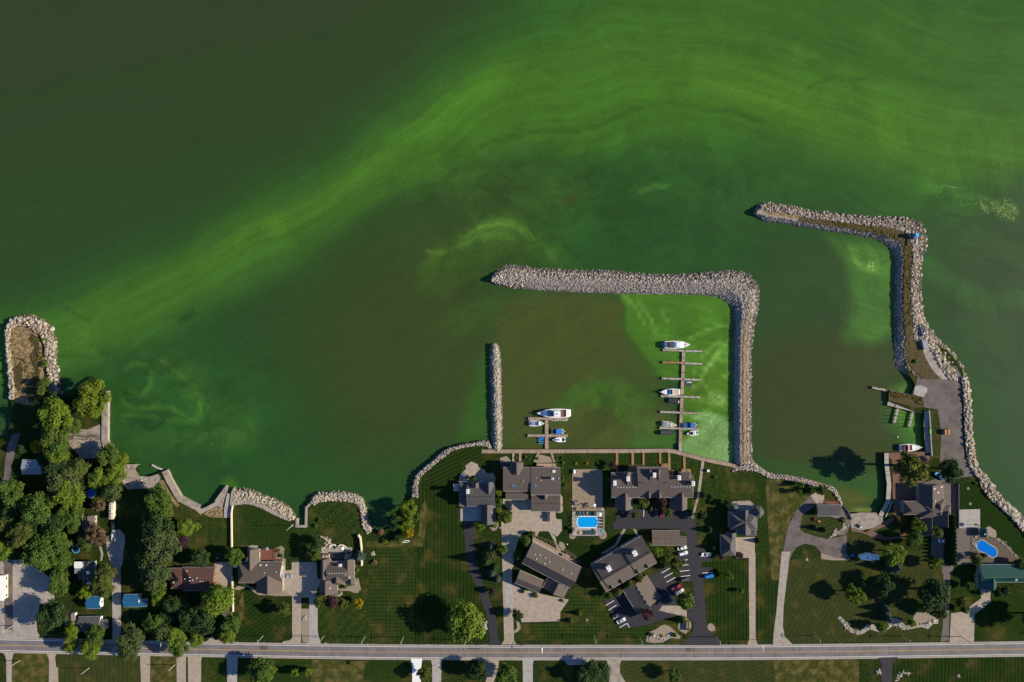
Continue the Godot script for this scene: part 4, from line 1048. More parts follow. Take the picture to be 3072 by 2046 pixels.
# loose stones lying on the rows between shares t0 and t1
func stones(called: String, o: Node3D, rows: Array, count: int, t0: float, t1: float, r0: float, r1: float, tint: Color, sd: int, shape := 0, u0 := 0.0, u1 := 1.0) -> void:
	var g := RandomNumberGenerator.new()
	g.seed = sd
	var mm := MultiMesh.new()
	mm.transform_format = MultiMesh.TRANSFORM_3D
	mm.use_colors = true
	mm.mesh = rock_mesh(shape)
	mm.instance_count = count
	var across = rows[0].size() - 1
	for i in count:
		var u = lerpf(u0, u1, g.randf()) * (rows.size() - 1.001)
		var t = lerpf(t0, t1, g.randf()) * (across - 0.001)
		var p = rows[int(u)][int(t)].lerp(rows[int(u) + 1][int(t)], u - int(u))
		p = p.lerp(rows[int(u)][int(t) + 1].lerp(rows[int(u) + 1][int(t) + 1], u - int(u)), t - int(t))
		var r = lerpf(r0, r1 * 1.2, pow(g.randf(), 2.4))
		var b = Basis.from_euler(Vector3(g.randf_range(-0.5, 0.5), g.randf() * TAU, g.randf_range(-0.5, 0.5))).scaled(Vector3.ONE * r)
		mm.set_instance_transform(i, Transform3D(b, p + Vector3(0, r * g.randf_range(0.1, 0.5), 0) - o.position))
		var q = g.randf_range(0.45, 1.2) * (0.5 if p.y < LAKE + 0.75 else 1.0)
		mm.set_instance_color(i, Color(tint.r * q, tint.g * q * g.randf_range(0.94, 1.02), tint.b * q * g.randf_range(0.85, 1.05)))
	var m := MultiMeshInstance3D.new()
	m.name = numbered(called, o)
	m.multimesh = mm
	m.material_override = M["stone"]
	o.add_child(m, true)
	stuff(m)


# the largest stones, each a piece of its own
func boulders(o: Node3D, rows: Array, count: int, t0: float, t1: float, r0: float, r1: float, sd: int, flatness := 1.0) -> void:
	var g := RandomNumberGenerator.new()
	g.seed = sd
	for i in count:
		var u = (i + g.randf()) / count * (rows.size() - 1.001)
		var t = lerpf(t0, t1, g.randf()) * (rows[0].size() - 1.001)
		var p = rows[int(u)][int(t)].lerp(rows[int(u) + 1][int(t) + 1], g.randf())
		var r = lerpf(r0, r1, g.randf())
		var b := MeshInstance3D.new()
		b.name = numbered("boulder", o)
		b.mesh = rock_mesh(i)
		b.material_override = M["slab_stone"] if i % 3 else M["stone"]
		b.basis = Basis.from_euler(Vector3(g.randf_range(-0.25, 0.25), g.randf() * TAU, g.randf_range(-0.25, 0.25))).scaled(Vector3(r, r * flatness, r * 0.9))
		b.position = p + Vector3(0, r * 0.3 * flatness, 0) - o.position
		o.add_child(b, true)


func breakwaters() -> void:
	var g := RandomNumberGenerator.new()
	g.seed = 3
	# the long hook round the harbour
	var o := thing("breakwater", "long hooked grey stone breakwater enclosing the marina harbour", "breakwater", V([117.7, -25.19], LAKE))
	var prof := [[0.0, -2.4], [0.06, -1.7], [0.4, 0.7], [0.5, 1.0], [0.68, 0.9], [0.95, -1.5], [1.0, -2.6]]
	var rows := rows_of([-10.33, -31.37, -10.33, -30.72, -9.81, -33.98, -9.49, -29.42, -7.21, -36.58, -6.56, -28.32, -2.01, -39.25, -1.36, -27.01, 4.5, -38.98, 5.15, -26.23, 16.21, -37.75, 16.21, -25.19, 35.73, -36.9, 35.73, -24.28, 48.74, -36.9, 48.74, -23.89, 68.26, -34.95, 68.26, -23.44, 87.77, -34.76, 87.77, -23.24, 104.04, -36.25, 97.53, -22.98, 114.45, -36.77, 102.74, -22.13, 121.61, -35.28, 106.64, -20.83, 126.16, -30.4, 110.22, -18.23, 127.14, -25.84, 111.85, -15.3, 126.49, -16.73, 112.82, -10.88, 124.53, -5.67, 112.82, -4.37, 123.23, 4.08, 112.82, 4.74, 122.91, 20.35, 112.82, 20.35, 123.04, 39.87, 112.82, 39.87, 123.23, 57.3, 112.95, 57.3, 124.21, 62.64, 113.02, 62.96], prof, 16, 1.4, 0.12, g)
	wpart("core", skin(rows, 6, 16), M["rubble"], o)
	wpart("wet_core", skin(rows, 0, 6), M["wet_rock"], o)
	var n := rows.size()
	var path := []
	for i in range(int(n * 0.66), n):
		path.append(rows[i])
	wpart("earth_path", skin(path, 6, 9, 0.12), M["dirt"], o)
	stones("rocks", o, rows, 3100, 0.0, 0.46, 0.26, 0.56, Color(1.06, 1.02, 0.97), 1, 0, 0.0, 0.66)
	stones("rocks", o, rows, 600, 0.0, 1.0, 0.32, 0.66, Color(1.1, 1.06, 1.0), 11, 1, 0.0, 0.07)
	stones("rocks", o, rows, 2000, 0.0, 0.36, 0.24, 0.5, Color(0.95, 0.92, 0.9), 2, 2, 0.6, 1.0)
	stones("small_stones", o, rows, 6500, 0.42, 1.0, 0.14, 0.4, Color(1.0, 0.97, 0.96), 4, 3, 0.0, 0.7)
	stones("small_stones", o, rows, 3600, 0.62, 1.0, 0.14, 0.4, Color(1.0, 0.97, 0.98), 5, 4, 0.6, 1.0)
	stones("small_stones", o, rows, 900, 0.38, 0.6, 0.12, 0.28, Color(0.9, 0.8, 0.62), 6, 3, 0.66, 1.0)
	boulders(o, rows, 130, 0.02, 0.36, 0.6, 0.85, 7)
	# the straight pier of stones west of the harbour
	o = thing("breakwater", "short straight pier of pale stones west of the marina", "breakwater", V([-8.19, 30.11], LAKE))
	rows = rows_of([-9.81, 1.61, -8.51, 1.22, -11.12, 2.46, -6.89, 2.26, -11.77, 4.74, -5.91, 4.74, -11.9, 13.84, -5.13, 13.84, -11.51, 26.86, -5, 26.86, -11.12, 39.87, -4.74, 39.87, -10.86, 49.63, -4.74, 49.63, -10.72, 55.48, -4.74, 55.48], [[0.0, -2.4], [0.08, -1.7], [0.4, 0.3], [0.65, 0.3], [0.94, -1.7], [1.0, -2.4]], 10, 1.4, 0.15, g)
	wpart("core", skin(rows, 0, 10), M["rubble"], o)
	stones("rocks", o, rows, 2600, 0.0, 1.0, 0.2, 0.52, Color(1.05, 1.06, 1.0), 12, 1)
	boulders(o, rows, 30, 0.0, 1.0, 0.6, 0.85, 13)
	# the eastern breakwater with its weedy back
	o = thing("breakwater", "eastern bent breakwater with brown weeds along its back", "breakwater", V([203.78, -56.66], LAKE))
	rows = rows_of([124.33, -65.12, 124.5, -64.69, 124.63, -67.94, 125.07, -63.6, 127.45, -70.76, 127.02, -62.3, 131.35, -71.15, 129.62, -60.91, 141.33, -70.02, 136.56, -60.04, 151.74, -67.29, 147.4, -58.31, 162.58, -66.33, 157.37, -56.66, 173.42, -64.99, 166.92, -55.27, 186.43, -63.95, 176.89, -53.63, 197.27, -64.03, 185.56, -51.67, 205.95, -62.73, 189.47, -49.72, 210.72, -60.13, 192.5, -47.12, 212.67, -54.93, 194.24, -43.22, 212.45, -48.42, 194.97, -39.32, 210.72, -41.48, 195.19, -34.98, 209.85, -31.94, 195.1, -27.61, 210.11, -23.27, 195.1, -21.1, 211.24, -14.6, 195.02, -14.6, 212.89, -7.66, 194.93, -7.22, 214.62, -0.72, 195.1, 0.58], [[0.0, -2.4], [0.07, -1.6], [0.32, 0.3], [0.42, 0.9], [0.74, 1.1], [0.97, -1.7], [1.0, -2.4]], 18, 1.5, 0.12, g)
	var east2 := rows_of([209.42, -19.09, 196.36, -19.09, 210.93, -13.32, 195.6, -13.32, 213.36, -8.16, 195, -8.16, 217.92, -2.09, 194.54, -1.48, 223.68, 3.38, 194.48, 5.2, 227.93, 7.93, 194.84, 11.27, 231.58, 14, 196.67, 14.91, 233.25, 19.46, 204.1, 19.62], [[0.0, -2.4], [0.05, -1.6], [0.25, -0.1], [0.4, 0.2], [0.8, 0.35], [0.97, -1.7], [1.0, -2.4]], 18, 1.5, 0.08, g)
	wpart("core", skin(rows, 7, 18), M["rubble"], o)
	wpart("wet_core", skin(rows, 0, 7), M["wet_rock"], o)
	wpart("core", skin(east2, 0, 18), M["rubble"], o)
	var back := rows.slice(int(rows.size() * 0.18))
	wpart("weeds", skin(back, 9, 14, 0.1), M["weedy"], o)
	var tip := rows.slice(int(rows.size() * 0.05), int(rows.size() * 0.2))
	wpart("dry_grass", skin(tip, 9, 12, 0.08), M["dirt"], o)
	wpart("weeds", skin(east2, 9, 15, 0.12), M["weedy"], o)
	stones("rocks", o, rows, 2900, 0.0, 0.48, 0.28, 0.66, Color(1.1, 1.0, 0.9), 21, 2)
	stones("rocks", o, east2, 1300, 0.0, 0.36, 0.3, 0.75, Color(1.25, 1.13, 0.95), 22, 0)
	stones("small_stones", o, rows, 2600, 0.76, 1.0, 0.2, 0.42, Color(0.9, 0.88, 0.88), 23, 3)
	stones("small_stones", o, east2, 800, 0.8, 1.0, 0.2, 0.42, Color(0.9, 0.88, 0.88), 24, 4)
	boulders(o, rows, 90, 0.0, 0.2, 0.7, 1.1, 25)
	boulders(o, east2, 60, 0.0, 0.25, 0.7, 1.15, 26)
	# stones round the western spit
	o = thing("stone_shore", "pale boulders ringing the western dirt spit", "stone shore", V([-245.82, -3.91], LAKE))
	rows = rows_of([-256.2, 29.49, -253.96, 29.49, -256.87, 20.54, -253.73, 22.77, -257.76, 9.35, -255.08, 11.58, -258.66, -0.5, -255.75, 0.39, -258.34, -7.22, -255.39, -5.42, -255.75, -11.69, -253.96, -7.22, -250.83, -13.21, -250.6, -7.66, -245.45, -13.39, -246.35, -7.13, -240.98, -11.91, -242.77, -4.53, -236.05, -8.56, -239.64, -1.84, -233.14, -2.29, -238.52, 2.63, -232.7, 4.87, -237.84, 7.56, -232.83, 10.24, -237.4, 11.58, -231.8, 16.06, -236.5, 16.51, -230.24, 25.01, -236.05, 25.01, -230.24, 28.59, -234.26, 28.59], [[0.0, -2.3], [0.1, -1.2], [0.25, 0.1], [1.0, 0.4]], 8, 1.4, 0.12, g)
	wpart("bank", skin(rows, 0, 8), M["wet_rock"], o)
	stones("rocks", o, rows, 1700, 0.0, 1.0, 0.28, 0.66, Color(1.05, 0.94, 0.82), 31, 0)
	boulders(o, rows, 70, 0.0, 0.6, 0.75, 1.35, 32)
	# stones before the two lawns
	o = thing("stone_shore", "curved bank of cream stones before the larger fenced lawn", "stone shore", V([-125.12, 81.09], LAKE))
	rows = rows_of([-141.7, 75.45, -142.79, 84.04, -136.93, 74.93, -139.1, 83.39, -132.16, 76.23, -134.76, 83.17, -125.66, 78.83, -129.56, 84.47, -119.15, 81.44, -123.49, 87.51, -112.65, 85.77, -117.85, 90.11, -110.48, 90.11, -113.51, 91.85], [[0.0, -2.2], [0.08, -1.0], [0.2, 0.1], [1.0, 0.35]], 8, 1.4, 0.1, g)
	wpart("bank", skin(rows, 4, 8), M["gravel"], o)
	wpart("wet_bank", skin(rows, 0, 4), M["wet_rock"], o)
	stones("rocks", o, rows, 1000, 0.0, 0.66, 0.26, 0.58, Color(1.25, 1.15, 0.95), 33, 1)
	stones("small_stones", o, rows, 700, 0.6, 1.0, 0.1, 0.22, Color(1.1, 1.05, 1.0), 34, 3)
	boulders(o, rows, 40, 0.0, 0.5, 0.65, 0.95, 35)
	o = thing("stone_shore", "curved bank of black and white stones round the square lawn", "stone shore", V([-86.02, 79.39], LAKE))
	rows = rows_of([-103.32, 82.3, -100.94, 83.39, -100.07, 77.45, -97.9, 81.96, -93.13, 77.01, -93.13, 81.65, -84.46, 77.01, -84.46, 81.74, -77.95, 79.05, -80.12, 82.52, -75.57, 81.44, -78.17, 84.91, -74.27, 86.64, -76.65, 90.11, -72.97, 92.28, -76, 94.45, -71.01, 95.75, -73.62, 98.35], [[0.0, -2.2], [0.08, -1.0], [0.2, 0.1], [1.0, 0.35]], 8, 1.4, 0.1, g)
	wpart("bank", skin(rows, 0, 8), M["wet_rock"], o)
	stones("rocks", o, rows, 1000, 0.0, 1.0, 0.3, 0.6, Color(1.2, 1.14, 1.02), 36, 2)
	boulders(o, rows, 36, 0.0, 0.7, 0.6, 0.85, 37)
	o = thing("stone_shore", "bank of grey stones along the curved striped lawn", "stone shore", V([-41.82, 64.09], LAKE))
	rows = rows_of([-51.68, 79.73, -47.6, 79.73, -51.51, 76.67, -47.43, 75.99, -50.66, 70.89, -47.26, 70.89, -48.62, 67.49, -45.56, 68.17, -45.05, 64.43, -42.84, 65.79, -35.02, 55.76, -32.64, 57.63, -31.28, 54.06, -29.58, 55.76, -26.01, 52.7, -24.82, 54.4, -19.72, 51.68, -19.04, 53.38, -15.47, 50.83, -14.62, 53.55, -12.24, 50.49, -9.86, 55.25], [[0.0, -2.2], [0.1, -1.0], [0.25, 0.1], [1.0, 0.25]], 8, 1.4, 0.1, g)
	wpart("bank", skin(rows, 0, 8), M["wet_rock"], o)
	stones("rocks", o, rows, 1150, 0.0, 0.95, 0.24, 0.52, Color(1.0, 0.98, 0.96), 38, 3)
	boulders(o, rows, 30, 0.0, 0.8, 0.6, 0.8, 39)
	o = thing("stone_shore", "narrow strip of pink and grey stones below the boathouse lawn", "stone shore", V([148.58, 70.89], LAKE))
	rows = rows_of([113.73, 64.09, 112.03, 66.64, 119.68, 62.39, 117.13, 65.79, 123.42, 61.54, 122.74, 66.13, 127.16, 64.43, 125.8, 67.15, 132.43, 67.32, 131.24, 69.87, 139.74, 68.17, 138.72, 70.55, 149.09, 70.04, 148.24, 72.42, 158.27, 72.59, 157.42, 74.63, 164.56, 74.8, 163.2, 76.67, 167.62, 79.9, 166.09, 80.92, 168.81, 83.81, 167.28, 84.15], [[0.0, -2.2], [0.1, -1.0], [0.25, 0.1], [1.0, 0.25]], 6, 1.3, 0.1, g)
	wpart("bank", skin(rows, 0, 6), M["gravel"], o)
	stones("rocks", o, rows, 800, 0.0, 1.0, 0.22, 0.5, Color(1.15, 1.05, 1.0), 41, 4)
	# the eastern revetment, with slabs towards the south
	o = thing("stone_shore", "eastern revetment of large cream boulders and slabs beside the gravel yard", "stone shore", V([240.38, 60.69], LAKE))
	rows = rows_of([232.9, 18.19, 228.48, 18.19, 233.92, 23.29, 229.5, 24.14, 234.6, 30.09, 230.01, 30.94, 235.28, 38.59, 230.18, 38.59, 235.62, 47.77, 230.69, 47.77, 237.32, 57.12, 231.54, 57.63, 238.34, 64.43, 233.92, 65.45, 242.76, 68.17, 237.83, 70.38, 245.82, 72.93, 238.85, 73.95, 250.92, 79.39, 244.12, 81.09, 256.36, 84.83, 251.26, 86.87, 261.46, 89.59, 256.7, 92.65, 267.58, 96.39, 262.48, 100.13, 299.88, 132.09, 294.78, 136.34], [[0.0, -2.3], [0.1, -1.2], [0.3, 0.15], [1.0, 0.45]], 8, 1.5, 0.12, g)
	wpart("bank", skin(rows, 0, 8), M["grey_gravel"], o)
	stones("rocks", o, rows, 1400, 0.0, 1.0, 0.3, 0.75, Color(1.3, 1.17, 0.95), 42, 0, 0.0, 0.8)
	boulders(o, rows, 110, 0.0, 0.8, 0.7, 1.4, 43)
	boulders(o, rows.slice(int(rows.size() * 0.5), int(rows.size() * 0.85)), 46, 0.1, 0.85, 1.2, 2.2, 44, 0.6)


func wall(called: String, label: String, cat: String, a: Array, w: float, y0: float, y1: float, m: String) -> Node3D:
	var p := P(a)
	var o := thing(called, label, cat, Vector3(p[0].x, 0, p[0].y))
	for i in p.size() - 1:
		var sh := Sh.new()
		var d = (p[i + 1] - p[i]).normalized() * w * 0.45
		sh.band(PackedVector2Array([p[i], p[i + 1] + (d if i < p.size() - 2 else Vector2.ZERO)]), w, y0, y1 + 0.01 * (i % 2))
		wpart("wall_section", sh, M[m], o)
	return o


func shore_walls() -> void:
	wall("concrete_pier", "old tan concrete pier beside the yellow-green tree", "pier", [-207.32, 25.46, -207.32, 32.62, -207.41, 40.68, -207.5, 50.48, -205.62, 58.14], 3.1, -3.5, 0.55, "old_concrete")
	wall("sea_wall", "cracked concrete sea wall curving from the west beach", "sea wall", [-176.99, 66.17, -174.82, 70.94, -169.61, 80.05, -166.58, 81.78, -159.64, 85.25], 3.0, -3.5, 0.5, "old_concrete")
	wall("fallen_timber", "broken timber wall lying in the water off the west beach", "timber", [-184.14, 63.35, -181.76, 64.65, -178.72, 65.74], 0.8, -3.5, -0.9, "grey_boards")
	wall("sea_wall", "angled concrete sea wall joining the pointed ramp", "sea wall", [-162.52, 84.04, -159.92, 85.77, -158.62, 87.07, -150.81, 83.17], 2.2, -3.5, 0.4, "old_concrete")
	var o := thing("boat_ramp", "pointed concrete boat ramp beside the stone bank", "boat ramp", V([-148.21, 81.44]))
	var sh := Sh.new()
	sh.slab(P([-145.82, 73.63, -145.09, 74.93, -147.78, 84.47, -147.34, 85.77, -148.64, 85.34, -151.68, 82.74, -151.24, 81]), -3.5, 0.35)
	wpart("ramp_deck", sh, M["old_concrete"], o)
	sh = Sh.new()
	sh.slab(P([-145.17, 77.53, -143.44, 78.4, -144.09, 90.11, -146.91, 90.11, -146.69, 85.34]), -3.5, 0.16)
	wpart("launch_way", sh, M["pale_concrete"], o)
	sh = Sh.new()
	sh.slab(P([-141.79, 74.72, -141.01, 75.45, -142.14, 79.27, -143, 84.47, -143.87, 84.47, -143, 77.1]), -3.5, 0.6)
	wpart("side_wall", sh, M["old_concrete"], o)
	wall("garden_wall", "long cream wall between the two western lawns, shore to house", "wall", [-142.22, 83.82, -142.79, 87.51, -142.57, 104.86], 0.55, -0.3, 1.3, "cream")
	wall("garden_wall", "cream wall running south past the first drive", "wall", [-142.51, 119.58, -142.16, 128.25, -141.95, 137.77], 0.5, -0.3, 1.3, "cream")
	wall("garden_wall", "curved cream wall east of the house with two bays", "wall", [-78.17, 98.57, -77.09, 100.08, -76.44, 105.72, -76.31, 114.18], 0.6, -0.3, 2.0, "cream")
	wall("sea_wall", "grey concrete notch wall beside the square lawn", "sea wall", [-102.46, 82.74, -104.75, 84.91, -104.93, 90.11, -105.01, 94.45, -109.83, 94.45, -109.53, 90.33], 1.2, -3.5, 0.3, "old_concrete")
	wall("retaining_wall", "thin dark wall holding back sand beside the boathouse", "wall", [168.56, 83.63, 170.77, 86.21, 172.25, 89.16, 172.91, 91], 0.5, -3.0, 0.9, "charcoal")
	wall("sheet_wall", "rusty sheet wall along the weedy east pad", "sea wall", [192.34, 25.04, 198.24, 26.37, 203.03, 27.55], 0.4, -3.5, 0.25, "charcoal")
	wall("garden_wall", "tall dark wall between the paver lane and the east lawn", "wall", [227.02, 72.42, 227.02, 85.95, 227.02, 95.49], 0.4, -0.3, 1.6, "charcoal")
	# quay of the east basin, grey boards on concrete
	deck("quay", "grey plank quay along the east basin", "quay", [211.32, 35.66, 210.95, 42.29, 211.32, 49.66, 212.06, 57.04], 2.3, 0.3, "grey_boards", false)
	deck("quay", "plank quay west of the large lakeside tree", "quay", [190.86, 57.04, 190.86, 62.57, 191.6, 68.09, 192.15, 73.25], 2.2, 0.3, "grey_boards", false)
	deck("boardwalk", "grey boardwalk bending down to the beach by the brick patio", "boardwalk", [191.6, 68.88, 192.15, 72.94, 191.6, 81.78, 187.73, 89.16], 2.2, 0.35, "grey_boards", false)
	wall("lake_rail", "pale kerb beside the bent boardwalk", "wall", [193.63, 81.41, 192.52, 84.73, 190.24, 89.52], 0.4, -0.2, 0.6, "pale_concrete")
	wall("sea_wall", "concrete sea wall with metal cap behind the east quay", "wall", [212.06, 35.29, 212.61, 42.29, 212.98, 51.51, 213.53, 58.51], 0.5, -0.3, 1.5, "pale_concrete")


# boards laid across a line, on a frame that stands on posts
func deck(called: String, label: String, cat: String, a: Array, w: float, y: float, m: String, posts := true, board := 0.42) -> Node3D:
	var p := P(a)
	var o := thing(called, label, cat, Vector3(p[0].x, 0, p[0].y))
	deck_run(o, "", p, w, y, m, posts, board)
	return o


func deck_run(o: Node3D, called: String, p: PackedVector2Array, w: float, y: float, m: String, posts := true, board := 0.42) -> void:
	var holder := o
	var sh := Sh.new()
	var i0 := 0
	sh.band(p, w * 0.9, y - 0.4, y - 0.07)
	if called:
		holder = part(called, sh.mesh(o.position), M["grey_boards"], o)
	else:
		wpart("frame", sh, M["grey_boards"], o)
	var g := RandomNumberGenerator.new()
	g.seed = int(absf(p[0].x * 7.0 + p[0].y * 3.0))
	sh = Sh.new()
	var piles := Sh.new()
	for i in p.size() - 1:
		var d = p[i + 1] - p[i]
		var k = maxi(1, int(d.length() / board))
		var yaw = atan2(-d.y, d.x)
		var tone = 1.0
		for j in k:
			if j % 9 == 0:
				tone = g.randf_range(0.82, 1.12)
			var q = tone * g.randf_range(0.72, 1.18)
			sh.col = Color(q, q * g.randf_range(0.96, 1.02), q * g.randf_range(0.92, 1.02))
			var c = p[i] + d * ((j + 0.5) / k)
			sh.box(Vector3(c.x, y - 0.035 + g.randf_range(-0.006, 0.006), c.y), Vector3(d.length() / k - 0.04, 0.07, w * g.randf_range(0.985, 1.01)), yaw)
		if posts:
			var e = d.normalized().orthogonal() * (w / 2.0 + 0.05)
			for j in range(0, k + 1, maxi(1, int(4.0 / board))):
				var c = p[i] + d * (float(j) / k)
				for s in [-1.0, 1.0]:
					piles.tube(Vector3(c.x + e.x * s, -4.0, c.y + e.y * s), Vector3(c.x + e.x * s, y + 0.5, c.y + e.y * s), 0.14, 0.13, 6)
	sh.col = Color.WHITE
	var b := MeshInstance3D.new()
	b.name = numbered("deck_boards", holder)
	b.mesh = sh.mesh(o.position)
	b.material_override = M[m]
	holder.add_child(b, true)
	stuff(b)
	if piles.v.size():
		var q := MeshInstance3D.new()
		q.name = numbered("posts", holder)
		q.mesh = piles.mesh(o.position)
		q.material_override = M["bark"]
		holder.add_child(q, true)
		stuff(q)


func docks() -> void:
	deck("boardwalk", "long tan boardwalk along the harbour wall before the condominiums", "boardwalk", [-15.47, 56.31, 19.36, 56.24, 41.48, 56.17, 59.91, 56.09, 79.08, 55.87, 82.76, 56.39, 96.4, 60.07, 111.51, 63.21, 114.28, 64.2], 1.85, 0.22, "boards", false, 0.38)
	var o := thing("retaining_wall", "timber wall under the long harbour boardwalk", "wall", V([41.48, 55.28]))
	var sh := Sh.new()
	sh.band(P([-16.02, 55.36, 19.36, 55.28, 41.48, 55.24, 59.91, 55.21, 79.45, 54.99, 83.13, 55.5, 96.77, 59.26, 111.7, 62.47]), 0.4, -3.5, -0.1)
	wpart("timber_face", sh, M["bark"], o)
	# west dock
	o = thing("dock", "smaller wooden dock with the large yacht beside it", "dock", V([17.72, 47.6], LAKE))
	deck_run(o, "walkway", P([17.75, 56.26, 17.75, 49.99, 17.72, 40.41]), 1.75, -0.9, "boards")
	deck_run(o, "finger", P([8.28, 39.64, 17.72, 39.71, 28.68, 39.82]), 1.35, -0.88, "boards")
	deck_run(o, "finger", P([8.04, 48.3, 17.72, 48.33, 28.5, 48.44]), 1.3, -0.88, "boards")
	sh = Sh.new()
	for k in 6:
		sh.box(V([19.19, 40.59], -0.95) + Vector3(1.5 + k * 1.42, 0, 0.06), Vector3(0.95, 0.3, 0.25))
	wpart("fender", sh, M["white"], o)
	# east dock
	o = thing("dock", "longer wooden dock with six crossing fingers", "dock", V([86.89, 28.18], LAKE))
	deck_run(o, "walkway", P([87.76, 4.33, 87.41, 16.04, 86.81, 30.78, 86.2, 46.4, 85.94, 57.02]), 1.6, -0.9, "boards")
	var fing := [[77.18, 4.59, 87.67, 4.94], [88.72, 5.11, 97.22, 5.28], [76.92, 10.83, 86.89, 11.14], [88.54, 11.36, 97.09, 11.7], [76.62, 19.07, 86.55, 19.42], [88.11, 19.6, 96.65, 19.86], [76.14, 28.1, 82.12, 28.27, 86.24, 28.36], [87.59, 28.44, 90.36, 28.53, 96.22, 28.79], [75.71, 36.2, 81.69, 36.42, 85.81, 36.6], [87.24, 36.68, 95.65, 36.94], [75.4, 44.31, 81.26, 44.57, 85.38, 44.66], [86.89, 44.75, 95.35, 45.01]]
	var tint := ["grey_boards", "grey_boards", "gold_boards", "grey_boards", "grey_boards", "grey_boards", "grey_boards", "grey_boards", "grey_boards", "boards", "grey_boards", "grey_boards"]
	for i in fing.size():
		deck_run(o, "finger", P(fing[i]), 1.0, -0.87, tint[i])
	deck("gangway", "short gangway from the boardwalk to the longer dock", "gangway", [85.68, 52.47, 85.94, 57.02], 1.3, -0.2, "grey_boards", false)
	# east basin
	o = thing("dock", "white plank dock with two fingers in the east basin", "dock", V([201.92, 34.18], LAKE))
	deck_run(o, "walkway", P([191.79, 31.68, 195.29, 32.56]), 2.3, -0.4, "grey_boards")
	deck_run(o, "walkway", P([195.84, 32.71, 203.4, 34.55, 210.77, 36.39]), 2.3, -0.38, "grey_boards")
	deck_run(o, "finger", P([197.13, 34.18, 195.1, 42.22]), 1.15, -0.5, "grey_boards")
	deck_run(o, "finger", P([204.69, 36.21, 202.84, 44.21]), 1.15, -0.5, "grey_boards")
	for a in [[196.76, 34.55], [196.39, 36.39], [196.02, 38.24], [195.66, 40.08], [195.21, 42.11], [204.32, 37.13], [203.95, 38.61], [203.58, 40.45], [203.21, 42.29], [202.88, 44.14]]:
		sh = Sh.new()
		sh.tube(V(a, -4.0), V(a, 1.6), 0.13, 0.11, 6)
		wpart("mooring_pile", sh, M["pole_wood"], o)
	deck("floating_walk", "white floating walk reaching west from the weedy pad", "floating walk", [183.93, 23.79, 192.04, 25.26], 1.1, -0.6, "grey_boards", true)
	# decks and gangways behind the condominiums
	var k := 0
	var near := ["westmost of the tan plank walks from boardwalk to brown condominium", "tan plank walk second from the west behind the brown condominium", "tan plank walk in line with the second terrace of the brown condominium", "tan plank walk just west of the small bench deck", "wide tan plank walk just east of the small bench deck", "eastmost tan plank walk to the brown condominium"]
	for a in [[53.5, 57.05, 53.5, 66.71], [61.46, 57.05, 61.53, 63.21], [66.99, 56.98, 67.06, 63.21], [75.47, 56.83, 75.54, 62.65], [80.04, 56.98, 80.18, 65.97], [87.78, 58.89, 87.85, 65.23]]:
		deck("plank_walk", near[k], "plank walk", a, 1.25 if k != 2 and k != 3 else 1.0, 0.35, "gold_boards", false, 0.3)
		k += 1
	k = 0
	near = ["dark brown gangway at the west end of the twin-roofed condominium", "dark brown gangway beside the round cushion shrub", "slanting brown gangway west of the small dock", "slanting brown gangway east of the small dock"]
	for a in [[0.67, 57.12, 0.67, 61.73], [4.13, 57.12, 4.13, 61.73], [13.49, 57.12, 11.47, 61.55], [20.13, 57.12, 21.6, 61.55]]:
		deck("plank_walk", near[k], "plank walk", a, 1.2, 0.35, "boards", false, 0.3)
		k += 1


# ------------------------------------------------------------------ houses
# A house is built of blocks: an oblong with eaves, a ridge along its first side, gables or hips.
class House:
	var o: Node3D
	var blocks := []
	var roof := "brown_shingle"
	var wall := "siding"


func house(called: String, label: String, cat: String, at: Array, roof: String, wall_mat: String) -> House:
	var h := House.new()
	h.o = thing(called, label, cat, V(at))
	h.roof = roof
	h.wall = wall_mat
	return h


